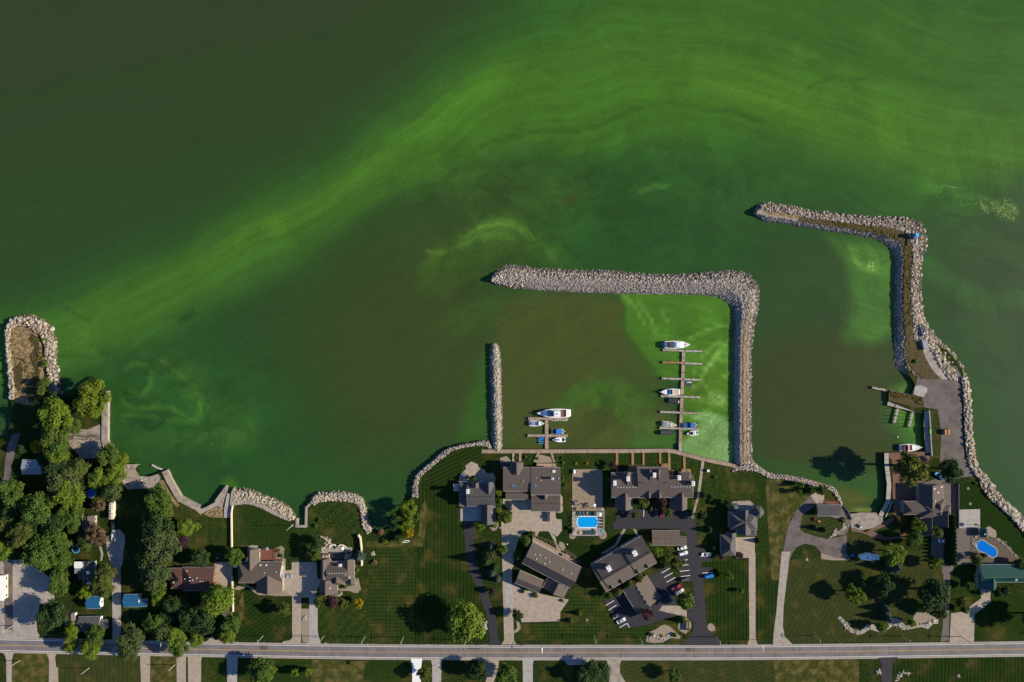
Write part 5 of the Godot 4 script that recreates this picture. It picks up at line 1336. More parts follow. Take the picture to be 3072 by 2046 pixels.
# q: four numbers (a rectangle) or six (three corners, the ridge running with the first side); along: "x" or "z" for a rectangle
func block(h: House, q: Array, along: String, eave: float, ridge: float, hip0 := 0.0, hip1 := 0.0, frac := 0.5, roof := "", wall_mat := "") -> void:
	var p0: Vector2
	var p1: Vector2
	var p2: Vector2
	if q.size() == 4:
		if along == "x":
			p0 = Vector2(q[0], q[1]); p1 = Vector2(q[2], q[1]); p2 = Vector2(q[2], q[3])
		else:
			p0 = Vector2(q[0], q[1]); p1 = Vector2(q[0], q[3]); p2 = Vector2(q[2], q[3])
	else:
		p0 = Vector2(q[0], q[1]); p1 = Vector2(q[2], q[3]); p2 = Vector2(q[4], q[5])
	var a = (p1 - p0).normalized()
	var b = a.orthogonal()
	var wd = (p2 - p1).dot(b)
	if wd < 0.0:
		b = -b
		wd = -wd
	var ln = p0.distance_to(p1)
	var bk = {"p": p0, "a": a, "b": b, "l": ln, "w": wd, "e": eave, "r": ridge, "h0": hip0, "h1": hip1, "f": frac, "base": eave}
	h.blocks.append(bk)
	var at = func(s: float, t: float, y: float) -> Vector3:
		var g = p0 + a * s + b * t
		return Vector3(g.x, y, g.y)
	# roof: a shell 0.18 m thick
	var sh := Sh.new()
	var A = Vector3(a.x, 0, a.y)
	var B = Vector3(b.x, 0, b.y)
	var r0 = at.call(hip0, wd * frac, ridge)
	var r1 = at.call(ln - hip1, wd * frac, ridge)
	var c00 = at.call(0.0, 0.0, eave)
	var c10 = at.call(ln, 0.0, eave)
	var c11 = at.call(ln, wd, eave)
	var c01 = at.call(0.0, wd, eave)
	sh.quad(c00, c10, r1, r0, Vector3.UP)
	sh.quad(c01, c11, r1, r0, Vector3.UP)
	if hip0 > 0.0:
		sh.tri(c00, c01, r0, Vector3.UP)
	if hip1 > 0.0:
		sh.tri(c10, c11, r1, Vector3.UP)
	var dn = Vector3.DOWN * 0.18
	if hip0 <= 0.0:
		sh.quad(c00, r0, r0 + dn, c00 + dn, -A)
		sh.quad(r0, c01, c01 + dn, r0 + dn, -A)
	if hip1 <= 0.0:
		sh.quad(c10, r1, r1 + dn, c10 + dn, A)
		sh.quad(r1, c11, c11 + dn, r1 + dn, A)
	sh.quad(c00 + dn, c10 + dn, r1 + dn, r0 + dn, Vector3.DOWN)
	sh.quad(c01 + dn, c11 + dn, r1 + dn, r0 + dn, Vector3.DOWN)
	var rf := wpart("roof", sh, M[roof if roof else h.roof], h.o)
	# gutters and barge boards, a ridge cap
	sh = Sh.new()
	for e in [[c00, c10, -B], [c01, c11, B]]:
		var off = e[2] * 0.06
		sh.quad(e[0] + off + Vector3.UP * 0.02, e[1] + off + Vector3.UP * 0.02, e[1] + off + dn, e[0] + off + dn, e[2])
		sh.quad(e[0] + off + Vector3.UP * 0.02, e[1] + off + Vector3.UP * 0.02, e[1] + Vector3.UP * 0.01, e[0] + Vector3.UP * 0.01, Vector3.UP)
	part("gutter", sh.mesh(h.o.position), M["trim"], rf)
	if hip0 + hip1 < ln - 0.5:
		sh = Sh.new()
		sh.box((r0 + r1) / 2.0 + Vector3.UP * 0.03, Vector3(r0.distance_to(r1), 0.08, 0.3), atan2(-a.y, a.x))
		part("ridge_cap", sh.mesh(h.o.position), M[roof if roof else h.roof], rf)
	# walls under the roof
	var s := 0.45
	sh = Sh.new()
	var w := [at.call(s, s, 0.0), at.call(ln - s, s, 0.0), at.call(ln - s, wd - s, 0.0), at.call(s, wd - s, 0.0)]
	var up = Vector3.UP * (eave - 0.1)
	var outs := [-B, A, B, -A]
	for i in 4:
		sh.quad(w[i], w[(i + 1) % 4], w[(i + 1) % 4] + up, w[i] + up, outs[i])
	if hip0 <= 0.0:
		sh.tri(w[0] + up, w[3] + up, at.call(s, wd * frac, ridge - 0.22), -A)
	if hip1 <= 0.0:
		sh.tri(w[1] + up, w[2] + up, at.call(ln - s, wd * frac, ridge - 0.22), A)
	wpart("wall", sh, M[wall_mat if wall_mat else h.wall], h.o)


func finish(h: House, door := true) -> void:
	# windows in the walls that stand free
	for bk in h.blocks:
		for side in 4:
			var a: Vector2 = bk.a if side % 2 == 0 else bk.b
			var n: Vector2 = [-bk.b, bk.a, bk.b, -bk.a][side]
			var ln: float = bk.l if side % 2 == 0 else bk.w
			var start: Vector2 = bk.p + [-bk.b * -0.45, bk.a * (bk.l - 0.45), bk.b * (bk.w - 0.45), bk.a * 0.45][side]
			var k = int(ln / 3.4)
			for i in k:
				var c = start + a * (ln * (i + 0.5) / k)
				var hit := false
				for other in h.blocks:
					if other == bk:
						continue
					var d = c + n * 0.4 - other.p
					if d.dot(other.a) > 0.0 and d.dot(other.a) < other.l and d.dot(other.b) > 0.0 and d.dot(other.b) < other.w:
						hit = true
				if hit:
					continue
				for level in (2 if bk.e > 4.6 else 1):
					var y = 1.55 + 2.75 * level
					var at = Vector3(c.x + n.x * 0.02, y, c.y + n.y * 0.02) - h.o.position
					var sh := Sh.new()
					var yaw = atan2(-a.y, a.x)
					sh.box(at, Vector3(1.5, 1.35, 0.1), yaw)
					var fr := part("window", sh, M["trim"], h.o)
					sh = Sh.new()
					sh.box(at + Vector3(n.x, 0, n.y) * 0.05, Vector3(1.3, 1.15, 0.06), yaw)
					part("pane", sh, M["glass_dark"], fr)
	if door and h.blocks.size():
		var bk = h.blocks[0]
		var c: Vector2 = bk.p + bk.a * (bk.l * 0.62) + (bk.b * (bk.w - 0.42) if bk.b.y > 0.0 else bk.b * 0.42)
		var n: Vector2 = bk.b if bk.b.y > 0.0 else -bk.b
		var sh := Sh.new()
		sh.box(Vector3(c.x + n.x * 0.03, 1.05, c.y + n.y * 0.03) - h.o.position, Vector3(1.0, 2.1, 0.1), atan2(-bk.a.y, bk.a.x))
		part("door", sh, M["brown_paint"], h.o)


func roof_y(h: House, c: Vector2) -> float:
	var y := 0.0
	for bk in h.blocks:
		var d = c - bk.p
		var s = d.dot(bk.a)
		var t = d.dot(bk.b)
		if s < 0.0 or s > bk.l or t < 0.0 or t > bk.w:
			continue
		var k = t / (bk.w * bk.f) if t < bk.w * bk.f else (bk.w - t) / (bk.w * (1.0 - bk.f))
		if bk.h0 > 0.0:
			k = minf(k, s / bk.h0)
		if bk.h1 > 0.0:
			k = minf(k, (bk.l - s) / bk.h1)
		y = maxf(y, lerpf(bk.e, bk.r, clampf(k, 0.0, 1.0)))
	return y


# small things on a roof: called, points, size, how far they stand up, material
func on_roof(h: House, called: String, pts: Array, size: Vector3, m: String, yaw := 0.0, cap := "") -> void:
	for p in P(pts):
		var y = roof_y(h, p)
		var sh := Sh.new()
		sh.box(Vector3(p.x, y + size.y / 2.0 - 0.15, p.y) - h.o.position, size, yaw)
		var o := part(called, sh, M[m], h.o)
		if cap:
			sh = Sh.new()
			sh.box(Vector3(p.x, y + size.y - 0.08, p.y) - h.o.position, Vector3(size.x * 1.2, 0.14, size.z * 1.2), yaw)
			part("chimney_cap", sh, M[cap], o)
			sh = Sh.new()
			for d in [-0.25, 0.25]:
				sh.tube(Vector3(p.x, y + size.y, p.y + d * size.z) - h.o.position, Vector3(p.x, y + size.y + 0.4, p.y + d * size.z) - h.o.position, 0.16, 0.16, 7)
			part("flue", sh, M["charcoal"], o)


func terrace(h: House, called: String, a: Array, y: float, m: String, rail := "") -> void:
	var sh := Sh.new()
	var p := P(a)
	sh.slab(p, 0.0, y)
	var o := wpart(called, sh, M[m], h.o)
	if rail:
		sh = Sh.new()
		for i in p.size():
			var q = p[(i + 1) % p.size()]
			var d = q - p[i]
			var yaw = atan2(-d.y, d.x)
			sh.box(Vector3((p[i].x + q.x) / 2, y + 0.95, (p[i].y + q.y) / 2) - h.o.position, Vector3(d.length(), 0.08, 0.1), yaw)
			for k in int(d.length() / 0.6) + 1:
				var c = p[i] + d.normalized() * 0.6 * k
				sh.box(Vector3(c.x, y + 0.45, c.y) - h.o.position, Vector3(0.06, 0.95, 0.06))
		part("railing", sh, M[rail], o)


func cone_roof(h: House, c: Array, r: float, eave: float, tip: float, roof: String) -> void:
	var sh := Sh.new()
	var wl := Sh.new()
	for i in 8:
		var a0 = TAU * (i + 0.5) / 8.0
		var a1 = TAU * (i + 1.5) / 8.0
		var e0 = Vector3(c[0] + cos(a0) * r, eave, c[1] + sin(a0) * r)
		var e1 = Vector3(c[0] + cos(a1) * r, eave, c[1] + sin(a1) * r)
		sh.tri(e0, e1, V(c, tip), Vector3.UP + (e0 - V(c, eave)))
		sh.tri(e0, e1, V(c, eave - 0.05), Vector3.DOWN)
		var i0 = V(c, eave) + (e0 - V(c, eave)) * 0.86
		var i1 = V(c, eave) + (e1 - V(c, eave)) * 0.86
		wl.quad(i0, i1, Vector3(i1.x, 0, i1.z), Vector3(i0.x, 0, i0.z), e0 - V(c, eave))
	wpart("turret_roof", sh, M[roof], h.o)
	wpart("turret_wall", wl, M[h.wall], h.o)


func houses() -> void:
	# west: cottages and sheds among the trees
	var h := house("shed", "pale blue metal-roofed shed among trees by the dirt track", "shed", [-245.07, 64.44], "pale_metal", "grey_siding")
	block(h, [-247.97, 60.08, -238.07, 67.48], "x", 2.8, 4.0)
	finish(h)
	h = house("cottage", "small brown-roofed cottage beside the parked motorhome", "cottage", [-216.02, 93.06], "tan_shingle", "siding")
	block(h, [-217.5, 88.4, -211.13, 96.06], "z", 2.8, 3.9)
	finish(h)
	h = house("mobile_home", "olive-roofed mobile home with white-roofed additions by the gravel drive", "mobile home", [-216.94, 118.72], "olive_shingle", "siding")
	block(h, [-217.03, 111.46, -211.36, 124.36], "z", 2.8, 3.5)
	block(h, [-219.83, 116.54, -216.82, 120.49], "x", 2.5, 2.9)
	block(h, [-221.85, 111.89, -216.69, 115.08], "x", 2.4, 2.75, 0, 0, 0.5, "white")
	block(h, [-221.76, 114.9, -218.58, 117.91], "x", 2.2, 2.5, 0, 0, 0.5, "pale_metal")
	on_roof(h, "roof_turret", [-213.77, 116.88, -213.6, 122.38], Vector3(1.3, 1.5, 1.3), "white")
	on_roof(h, "roof_vent", [-214.45, 113.1, -214.67, 119.98], Vector3(0.4, 0.5, 0.4), "steel")
	finish(h)
	h = house("shed", "blue-roofed shed with white east gable west of the gravel drive", "shed", [-213.04, 133.44], "blue_metal", "white")
	block(h, [-215.06, 129.22, -207.92, 135.45], "x", 3.0, 4.9)
	finish(h, false)
	h = house("garage", "blue-roofed garage with small porch east of the gravel drive", "garage", [-193.55, 132.58], "blue_metal", "cream")
	block(h, [-196.4, 128.23, -188.23, 134.59], "x", 3.0, 4.9)
	block(h, [-188.15, 130.72, -184.88, 134.51], "x", 2.5, 3.4, 0, 0, 0.5)
	finish(h)
	h = house("shed", "grey-roofed shed beside the big dark tree by the road", "shed", [-225.39, 141.89], "tan_shingle", "white")
	block(h, [-226.23, 137.69, -221.33, 144.39], "z", 2.8, 4.2, 0, 0, 0.75)
	finish(h)
	h = house("cottage", "charcoal-roofed cottage with white gables close to the road", "cottage", [-215.21, 144.05], "grey_shingle", "white")
	block(h, [-219.36, 139.54, -208.22, 146.89], "x", 3.0, 4.8)
	block(h, [-209.73, 141.47, -205.34, 146.63], "x", 2.6, 4.0)
	on_roof(h, "chimney", [-216.27, 143.34], Vector3(0.8, 1.4, 0.8), "brick_wall", 0.0, "charcoal")
	on_roof(h, "roof_vent", [-214.17, 142.06, -212.41, 143.26, -211, 143.43], Vector3(0.3, 0.4, 0.3), "steel")
	finish(h)
	h = house("warehouse", "white flat building cut by the picture's left edge", "building", [-261.99, 125.65], "white", "cream")
	block(h, [-269.66, 118.39, -256.45, 131.08], "z", 4.0, 4.4)
	finish(h, false)
	# the red-roofed house
	h = house("bungalow", "hip-roofed bungalow with dark red roof behind trees", "house", [-160.82, 121.89], "red_shingle", "brick_wall")
	block(h, [-166.95, 114.44, -150.29, 126.39], "x", 3.0, 6.0, 6.5, 0)
	block(h, [-172.84, 114.95, -166.62, 125.22], "x", 2.8, 5.2, 5.0, 0)
	on_roof(h, "vent_pipe", [-162.17, 118.86, -162.5, 120.53, -161.83, 120.53, -160.49, 120.03, -158.47, 119.19, -156.63, 120.7, -165.02, 120.03, -164.18, 116, -155.28, 120.53], Vector3(0.35, 0.7, 0.35), "white")
	on_roof(h, "chimney", [-171.16, 121.85], Vector3(1.0, 1.3, 0.8), "cream", 0.0, "charcoal")
	finish(h)
	# large brown house with red deck
	h = house("house", "large grey-brown house with red deck and cream east gable", "house", [-128.26, 118.3], "tan_shingle", "siding")
	block(h, [-138.66, 111.62, -116.16, 122.35], "x", 3.2, 7.4, 4.0, 0)
	block(h, [-133.59, 105.01, -127.75, 116.26], "z", 3.2, 6.4, 0, 0, 0.36)
	block(h, [-129.04, 117.63, -116.03, 127.16], "z", 3.1, 7.0, 0, 0, 0.5)
	on_roof(h, "skylight", [-129.87, 107.23, -129.83, 110.4], Vector3(0.9, 0.24, 0.6), "glass_blue")
	on_roof(h, "skylight", [-126.87, 113.18, -123.87, 113.18], Vector3(0.8, 0.3, 1.0), "trim")
	on_roof(h, "chimney", [-133.17, 109.71], Vector3(1.1, 2.2, 1.3), "cream", 0.0, "charcoal")
	on_roof(h, "vent_pipe", [-124.09, 116.14, -118.31, 115.75], Vector3(0.3, 0.6, 0.3), "white")
	terrace(h, "deck", [-128.91, 105.81, -120.24, 105.81, -120.24, 111.14, -116.98, 111.36, -116.98, 112.4, -128.91, 112.4], 0.5, "red_boards", "red_boards")
	finish(h)
	# house with two bays
	h = house("house", "brown multi-gabled house with two curved terrace bays and black hot tub", "house", [-89.23, 117.87], "brown_shingle", "siding")
	block(h, [-96.68, 111.47, -79.76, 122.05], "x", 3.4, 7.8, 4.5, 4.5)
	block(h, [-95.99, 109.88, -91.63, 119.82], "z", 3.3, 7.0, 0, 0, 0.3)
	block(h, [-84.09, 109.97, -79.63, 119.39], "z", 3.2, 6.4, 0, 0, 0.36)
	block(h, [-97.18, 120.21, -88.25, 127.76], "z", 3.2, 6.8, 0, 0, 0.4)
	block(h, [-91.71, 118.36, -84.43, 123.33], "z", 3.5, 6.7, 0, 2.2, 0.5)
	block(h, [-83.1, 120.21, -79.06, 123.64], "z", 3.1, 5.2, 0, 1.5)
	on_roof(h, "chimney", [-86.35, 112.68], Vector3(1.3, 2.0, 1.1), "white", 0.0, "white")
	on_roof(h, "roof_vent", [-92.78, 116.27, -91.5, 116.27, -90.22, 116.27, -88.95, 116.27, -87.67, 116.27, -86.39, 116.27, -85.11, 116.23], Vector3(0.35, 0.35, 0.35), "trim")
	on_roof(h, "skylight", [-91.63, 124.36, -81.78, 118.79], Vector3(0.8, 0.3, 0.6), "trim")
	terrace(h, "balcony", [-96.05, 108.2, -92.78, 108.2, -92.78, 110.61, -96.05, 110.61], 3.0, "boards", "charcoal")
	terrace(h, "balcony", [-84.69, 108.46, -81.85, 108.46, -81.85, 110.78, -84.69, 110.78], 3.0, "boards", "charcoal")
	terrace(h, "terrace", [-92.92, 107.46, -85.33, 107.46, -85.33, 113.1, -92.92, 113.1], 0.4, "charcoal")
	finish(h)
	# grey-blue house by the striped lawn
	h = house("house", "slate-grey gabled house with six ridge vents west of the condominiums", "house", [-16, 78.5], "grey_shingle", "grey_siding")
	block(h, [-22.86, 71.33, -8.52, 83.56], "x", 3.6, 8.4, 0, 0, 0.6)
	block(h, [-27, 71.08, -22.59, 83.38], "x", 3.0, 4.8, 2.5, 0, 0.5)
	block(h, [-13.17, 70.83, -8.81, 76.72], "z", 4.4, 7.6, 0, 0, 0.36)
	block(h, [-20.16, 71.26, -15.65, 74.03], "z", 4.2, 6.6, 0, 0, 0.45)
	block(h, [-15.98, 82.46, -8.54, 92.53], "z", 3.0, 6.4, 0, 0, 0.48)
	on_roof(h, "roof_vent", [-20.91, 77.87, -18.93, 77.87, -16.94, 77.87, -14.95, 77.87, -12.93, 77.87, -10.91, 77.87], Vector3(0.45, 0.4, 0.45), "black")
	on_roof(h, "chimney", [-22.02, 74.96], Vector3(1.3, 3.6, 1.9), "white", 0.0, "white")
	on_roof(h, "vent_pipe", [-10.26, 86.26], Vector3(0.4, 0.7, 0.4), "white")
	terrace(h, "balcony", [-17.1, 70.98, -15.04, 70.98, -15.04, 72.16, -17.1, 72.16], 2.8, "pale_concrete", "trim")
	terrace(h, "patio_wing", [-29.63, 72.75, -27.13, 72.75, -27.13, 76.07, -29.63, 76.07], 1.0, "grey_boards", "trim")
	finish(h)
	# twin condominium
	h = house("condominium", "twin-roofed brown condominium with white roof edges facing the smaller dock", "condominium", [10.18, 72.61], "brown_shingle", "tan_siding")
	block(h, [-4.5, 63.53, 9.15, 75.58], "x", 5.4, 8.2, 0, 0, 0.57)
	block(h, [-0.65, 60.99, 5.59, 66.94], "z", 5.4, 7.9, 0, 0, 0.48)
	block(h, [9.44, 63.53, 24.4, 77.33], "x", 5.5, 8.5, 0, 0, 0.54)
	block(h, [-3.21, 75.71, 8.25, 80.27], "x", 3.0, 4.4, 0, 0, 0.3)
	block(h, [9.71, 78.01, 24.38, 86.18], "x", 3.1, 5.6, 0, 0, 0.5)
	block(h, [15.84, 77.43, 17.88, 79.98], "z", 3.6, 5.4, 0, 0, 0.4)
	on_roof(h, "skylight", [0.8, 72.28, 11.81, 72.28], Vector3(1.2, 0.35, 1.2), "glass_blue")
	on_roof(h, "skylight", [21.04, 65.54], Vector3(1.4, 0.35, 1.5), "trim")
	on_roof(h, "chimney", [20.14, 68.51], Vector3(1.0, 2.6, 1.0), "white", 0.0, "white")
	on_roof(h, "vent_pipe", [12.03, 68.44, 14.42, 69.52, 5.58, 69.96, 23.47, 68.66], Vector3(0.35, 0.7, 0.35), "white")
	on_roof(h, "roof_vent", [11.72, 81.89, 13.76, 81.89, 15.65, 81.89, 18.27, 81.89, 20.24, 81.89, 22.24, 81.89], Vector3(0.45, 0.4, 0.45), "black")
	terrace(h, "deck", [12.53, 62.21, 22.34, 62.21, 22.34, 64.94, 12.53, 64.94], 1.2, "boards", "brown_paint")
	terrace(h, "deck", [-6.04, 62.21, -0.51, 62.21, -0.51, 64.94, -6.04, 64.94], 0.8, "charcoal", "brown_paint")
	finish(h)
	# great condominium with many gables
	h = house("condominium", "largest brown condominium with many gables and gold decks by the boardwalk", "condominium", [71.71, 73.34], "brown_shingle", "tan_siding")
	block(h, [49.93, 66.22, 66.71, 78.85], "x", 5.2, 8.6, 0, 0, 0.58)
	block(h, [62.79, 63.38, 78.69, 78.63], "x", 5.4, 9.2, 0, 0, 0.55)
	block(h, [78.04, 67.89, 91.4, 78.85], "x", 5.2, 8.4, 0, 1.5, 0.5)
	block(h, [52.45, 76.26, 60.77, 85.02], "z", 3.2, 7.4, 0, 0, 0.54)
	block(h, [79.97, 76.11, 88.5, 85.09], "z", 3.2, 7.4, 0, 0, 0.62)
	block(h, [66.78, 74.28, 69.9, 78.78], "z", 5.6, 7.6, 0, 0, 0.6)
	block(h, [71.21, 74.28, 75.2, 78.78], "z", 5.6, 8.0, 0, 0, 0.66)
	block(h, [56.69, 65.85, 59.67, 71.88], "z", 5.6, 8.2, 0, 0, 0.35)
	block(h, [68.16, 64.4, 70.27, 69.7], "z", 6.0, 8.4, 0, 0, 0.4)
	block(h, [72.52, 64.4, 74.84, 69.7], "z", 6.0, 8.4, 0, 0, 0.4)
	block(h, [84.06, 65.85, 89.95, 70.14], "x", 5.6, 7.6, 1.5, 1.5, 0.5)
	on_roof(h, "chimney", [57.7, 68.44, 51.18, 70.68, 70.99, 66.77, 83.67, 68.37, 90.3, 70.97], Vector3(1.3, 2.6, 2.0), "white", 0.0, "white")
	on_roof(h, "roof_vent", [52.79, 73.03, 54.3, 73.03, 55.82, 73.03, 57.34, 73.03, 58.86, 73.03, 60.37, 73.03, 61.89, 73.03, 79.81, 72.82, 81.33, 72.82, 82.84, 72.82, 84.36, 72.82, 85.88, 72.82, 87.39, 72.82, 88.91, 72.82], Vector3(0.4, 0.35, 0.4), "trim")
	on_roof(h, "vent_pipe", [76.43, 70.61, 77.15, 70.61, 77.69, 70.61, 63.93, 70.61, 65.6, 70.76], Vector3(0.3, 0.7, 0.3), "black")
	terrace(h, "deck", [59.32, 63.1, 67.5, 63.1, 67.5, 63.76, 63.74, 63.83, 63.74, 67.45, 59.32, 67.45], 0.6, "gold_boards", "gold_boards")
	terrace(h, "deck", [76.13, 62.36, 79.08, 62.36, 79.08, 64.35, 76.13, 64.35], 0.6, "gold_boards", "gold_boards")
	terrace(h, "deck", [86.27, 65.09, 90.73, 65.09, 91.24, 68.92, 86.27, 68.92], 0.6, "gold_boards", "gold_boards")
	terrace(h, "deck", [52.39, 66.71, 55.86, 66.71, 55.86, 68.92, 52.39, 68.92], 0.6, "brown_paint", "brown_paint")
	terrace(h, "deck", [79.96, 65.79, 82.4, 65.79, 82.4, 68.92, 79.96, 68.92], 0.6, "gold_boards", "brown_paint")
	finish(h)
	# slanted condominium, west
	h = house("condominium", "slanted brown condominium on the wide concrete forecourt", "condominium", [19.76, 115.33], "brown_shingle", "tan_siding")
	block(h, [10.39, 101.26, 35, 114.04, 29.7, 124.78], "", 4.6, 8.2, 0, 0, 0.6)
	block(h, [3.94, 116.08, 16.2, 121.11, 13.28, 127.39], "", 3.0, 5.2, 0, 0, 0.52, "tan_shingle")
	block(h, [18.25, 119.29, 15.55, 124.83, 25.91, 130.23], "", 3.0, 6.0, 0, 0, 0.5)
	on_roof(h, "vent_pipe", [11.63, 106.72, 12.39, 108.86, 13.98, 107.23, 16.73, 108.61, 18.69, 110.45, 16.37, 111.29, 25.42, 114.33, 29.77, 116.32], Vector3(0.45, 0.8, 0.45), "white")
	on_roof(h, "roof_vent", [9.64, 108.75, 17.96, 112.77, 24.12, 115.85, 30.46, 118.67], Vector3(0.3, 0.3, 0.3), "black")
	terrace(h, "deck", [10.54, 99.48, 24.18, 106.85, 23.08, 109.43, 10.18, 102.8], 0.8, "boards", "brown_paint")
	terrace(h, "deck", [25.66, 108.7, 33.03, 112.38, 31.92, 114.59, 24.55, 110.91], 0.8, "boards", "brown_paint")
	finish(h)
	# slanted condominium, east
	h = house("condominium", "slanted brown condominium with two white chimneys and dormer shadows", "condominium", [57.25, 114.23], "brown_shingle", "tan_siding")
	block(h, [39.44, 112.88, 65.23, 97.96, 73.7, 111.21], "", 5.2, 9.0, 0, 0, 0.54)
	on_roof(h, "chimney", [48.16, 113.1, 61.09, 105.51], Vector3(1.8, 3.2, 2.2), "white", 0.53, "white")
	for q in [[50.16, 123.38], [55.09, 120.48], [53.64, 123.74], [63.2, 115.56], [68.05, 112.81], [66.68, 115.92]]:
		var sh := Sh.new()
		var y = roof_y(h, Vector2(q[0], q[1]))
		var d = Vector3(0.86, 0, -0.5)
		var e = Vector3(0.5, 0, 0.86)
		var c = V(q, y - 0.2) - h.o.position
		sh.tri(c - d * 1.1 + e * 0.9, c + d * 1.1 + e * 0.9, c + e * 0.9 + Vector3.UP * 1.7, e)
		sh.tri(c - d * 1.1 + e * 0.9, c + e * 0.9 + Vector3.UP * 1.7, c - e * 1.6 + Vector3.UP * 1.6, -d + Vector3.UP)
		sh.tri(c + d * 1.1 + e * 0.9, c + e * 0.9 + Vector3.UP * 1.7, c - e * 1.6 + Vector3.UP * 1.6, d + Vector3.UP)
		part("dormer", sh, M["brown_shingle"], h.o)
	for q in [[[56.39, 106.52], [59.14, 111.15]], [[59.14, 111.15], [62.39, 116.93]], [[42.38, 114.47], [45.7, 119.46]], [[45.7, 119.46], [49.31, 124.73]]]:
		var a = Vector2(q[0][0], q[0][1])
		var b = Vector2(q[1][0], q[1][1])
		var ya = roof_y(h, a)
		var yb = roof_y(h, b)
		var sh := Sh.new()
		var sd = (b - a).normalized().orthogonal() * 0.14
		var s3 = Vector3(sd.x, 0, sd.y)
		var A = Vector3(a.x, ya + 0.5, a.y) - h.o.position
		var B = Vector3(b.x, yb + 0.5, b.y) - h.o.position
		var dn = Vector3.DOWN * 0.7
		sh.quad(A - s3, A + s3, B + s3, B - s3, Vector3.UP)
		sh.quad(A - s3, B - s3, B - s3 + dn, A - s3 + dn, -s3)
		sh.quad(A + s3, B + s3, B + s3 + dn, A + s3 + dn, s3)
		part("fire_wall", sh, M["dark_shingle"], h.o)
	for i in 22:
		var q = Vector2([43.53, 119.82][0], [43.53, 119.82][1]).lerp(Vector2([68.67, 105.22][0], [68.67, 105.22][1]), (i + 0.5) / 22.0)
		on_roof(h, "roof_vent", [q.x, q.y], Vector3(0.35, 0.5, 0.35), "charcoal")
	terrace(h, "balcony", [55.43, 104.03, 62.88, 99.73, 63.24, 100.53, 55.8, 104.98], 4.2, "grey_boards", "trim")
	terrace(h, "balcony", [42.52, 111.7, 50.03, 107.39, 50.4, 108.19, 42.88, 112.57], 4.2, "grey_boards", "trim")
	finish(h)
	h = house("garage", "brown garage block with light east slope in the striped parking lot", "garage", [66.46, 129.34], "tan_shingle", "tan_siding")
	block(h, [55.87, 125.86, 63.02, 137.39, 75.36, 130.09], "", 3.2, 6.2, 0, 0, 0.5)
	on_roof(h, "roof_vent", [63.43, 124.71, 64.81, 127.04, 66.19, 129.5, 67.64, 132.05], Vector3(0.35, 0.4, 0.35), "trim")
	finish(h, false)
	h = house("carport", "long low brown-roofed carport beside two white cars", "carport", [79.36, 100.59], "tan_shingle", "tan_siding")
	block(h, [70.79, 95.88, 84.99, 103.42], "x", 2.9, 4.3, 0, 0, 0.52)
	block(h, [84.84, 98.88, 88.43, 103.38], "x", 2.85, 3.9, 0, 0, 0.1)
	on_roof(h, "roof_vent", [73.83, 100.17, 77.4, 100.17, 80.91, 100.17], Vector3(0.35, 0.35, 0.35), "black")
	finish(h, false)
	# turreted house
	h = house("house", "blue-grey turreted house with octagonal towers on the lakeside", "house", [118.15, 92.51], "grey_shingle", "grey_siding")
	block(h, [109.48, 86.11, 123.57, 94.97], "x", 5.2, 8.8, 4.5, 4.5)
	block(h, [113.11, 84.81, 118.92, 92.58], "z", 5.4, 8.6, 0, 0, 0.6)
	block(h, [113.18, 91.12, 120.01, 97.15], "z", 5.2, 8.7, 0, 0, 0.5)
	block(h, [117.7, 94.87, 123.61, 98.23], "x", 3.2, 5.0, 1.5, 1.5)
	cone_roof(h, [123.63, 86], 3.2, 5.6, 8.6, "grey_shingle")
	cone_roof(h, [112.29, 84.94], 2.5, 3.0, 4.8, "grey_shingle")
	terrace(h, "porch", [114.55, 82.72, 122.27, 83.46, 123, 87.5, 111.24, 87.5], 0.6, "grey_boards", "trim")
	on_roof(h, "chimney", [114.34, 90.15], Vector3(0.9, 1.6, 0.9), "brick_wall", 0.0, "charcoal")
	finish(h)
	h = house("garage", "blue-grey hip-roofed garage west of the turreted house's forecourt", "garage", [110.33, 104.64], "grey_shingle", "grey_siding")
	block(h, [105.5, 98.05, 113.09, 108.78], "z", 3.0, 6.4, 4.0, 4.0, 0.54)
	block(h, [108.62, 96.54, 113.3, 101.3], "z", 2.9, 4.6, 0, 0, 0.5)
	finish(h)
	# boathouse
	h = house("boathouse", "low grey-roofed boathouse beside the small beach", "boathouse", [161.37, 86.39], "grey_shingle", "brick_wall")
	block(h, [154.35, 82.93, 165.91, 88.63], "x", 2.9, 4.4)
	terrace(h, "terrace", [159.16, 81.34, 166.79, 81.49, 167.09, 83.63, 159.16, 83.55], 0.3, "red_boards", "brick_wall")
	finish(h)
	# large brown house at the east basin
	h = house("house", "dark brown rambling house with many ridges beside the paver lane", "house", [215.84, 86.99], "brown_shingle", "tan_siding")
	block(h, [197.39, 80.83, 209.38, 87.55], "x", 4.4, 7.2, 3.0, 0, 0.62)
	block(h, [205.06, 72.47, 217.67, 85.22], "z", 4.2, 7.6, 0, 0, 0.43)
	block(h, [205.43, 80.9, 218.42, 89.44], "x", 4.6, 8.4, 4.5, 4.5)
	block(h, [211.79, 79.81, 218.14, 87.05], "z", 4.6, 8.0, 2.5, 0, 0.4)
	block(h, [216.57, 82.34, 221.51, 87.41], "x", 4.2, 6.6, 0, 2.5)
	block(h, [210.61, 85.56, 220.2, 93.23], "z", 4.2, 8.2, 0, 0, 0.76)
	block(h, [206.82, 89.04, 212.24, 98], "z", 3.4, 6.4, 0, 0, 0.75)
	on_roof(h, "skylight", [211.39, 86.56, 197.14, 83.08, 197.41, 84.78], Vector3(1.0, 0.3, 0.8), "glass_blue")
	on_roof(h, "skylight", [216.43, 73.55, 211.58, 74.06, 214.14, 76.11], Vector3(0.9, 0.3, 0.7), "trim")
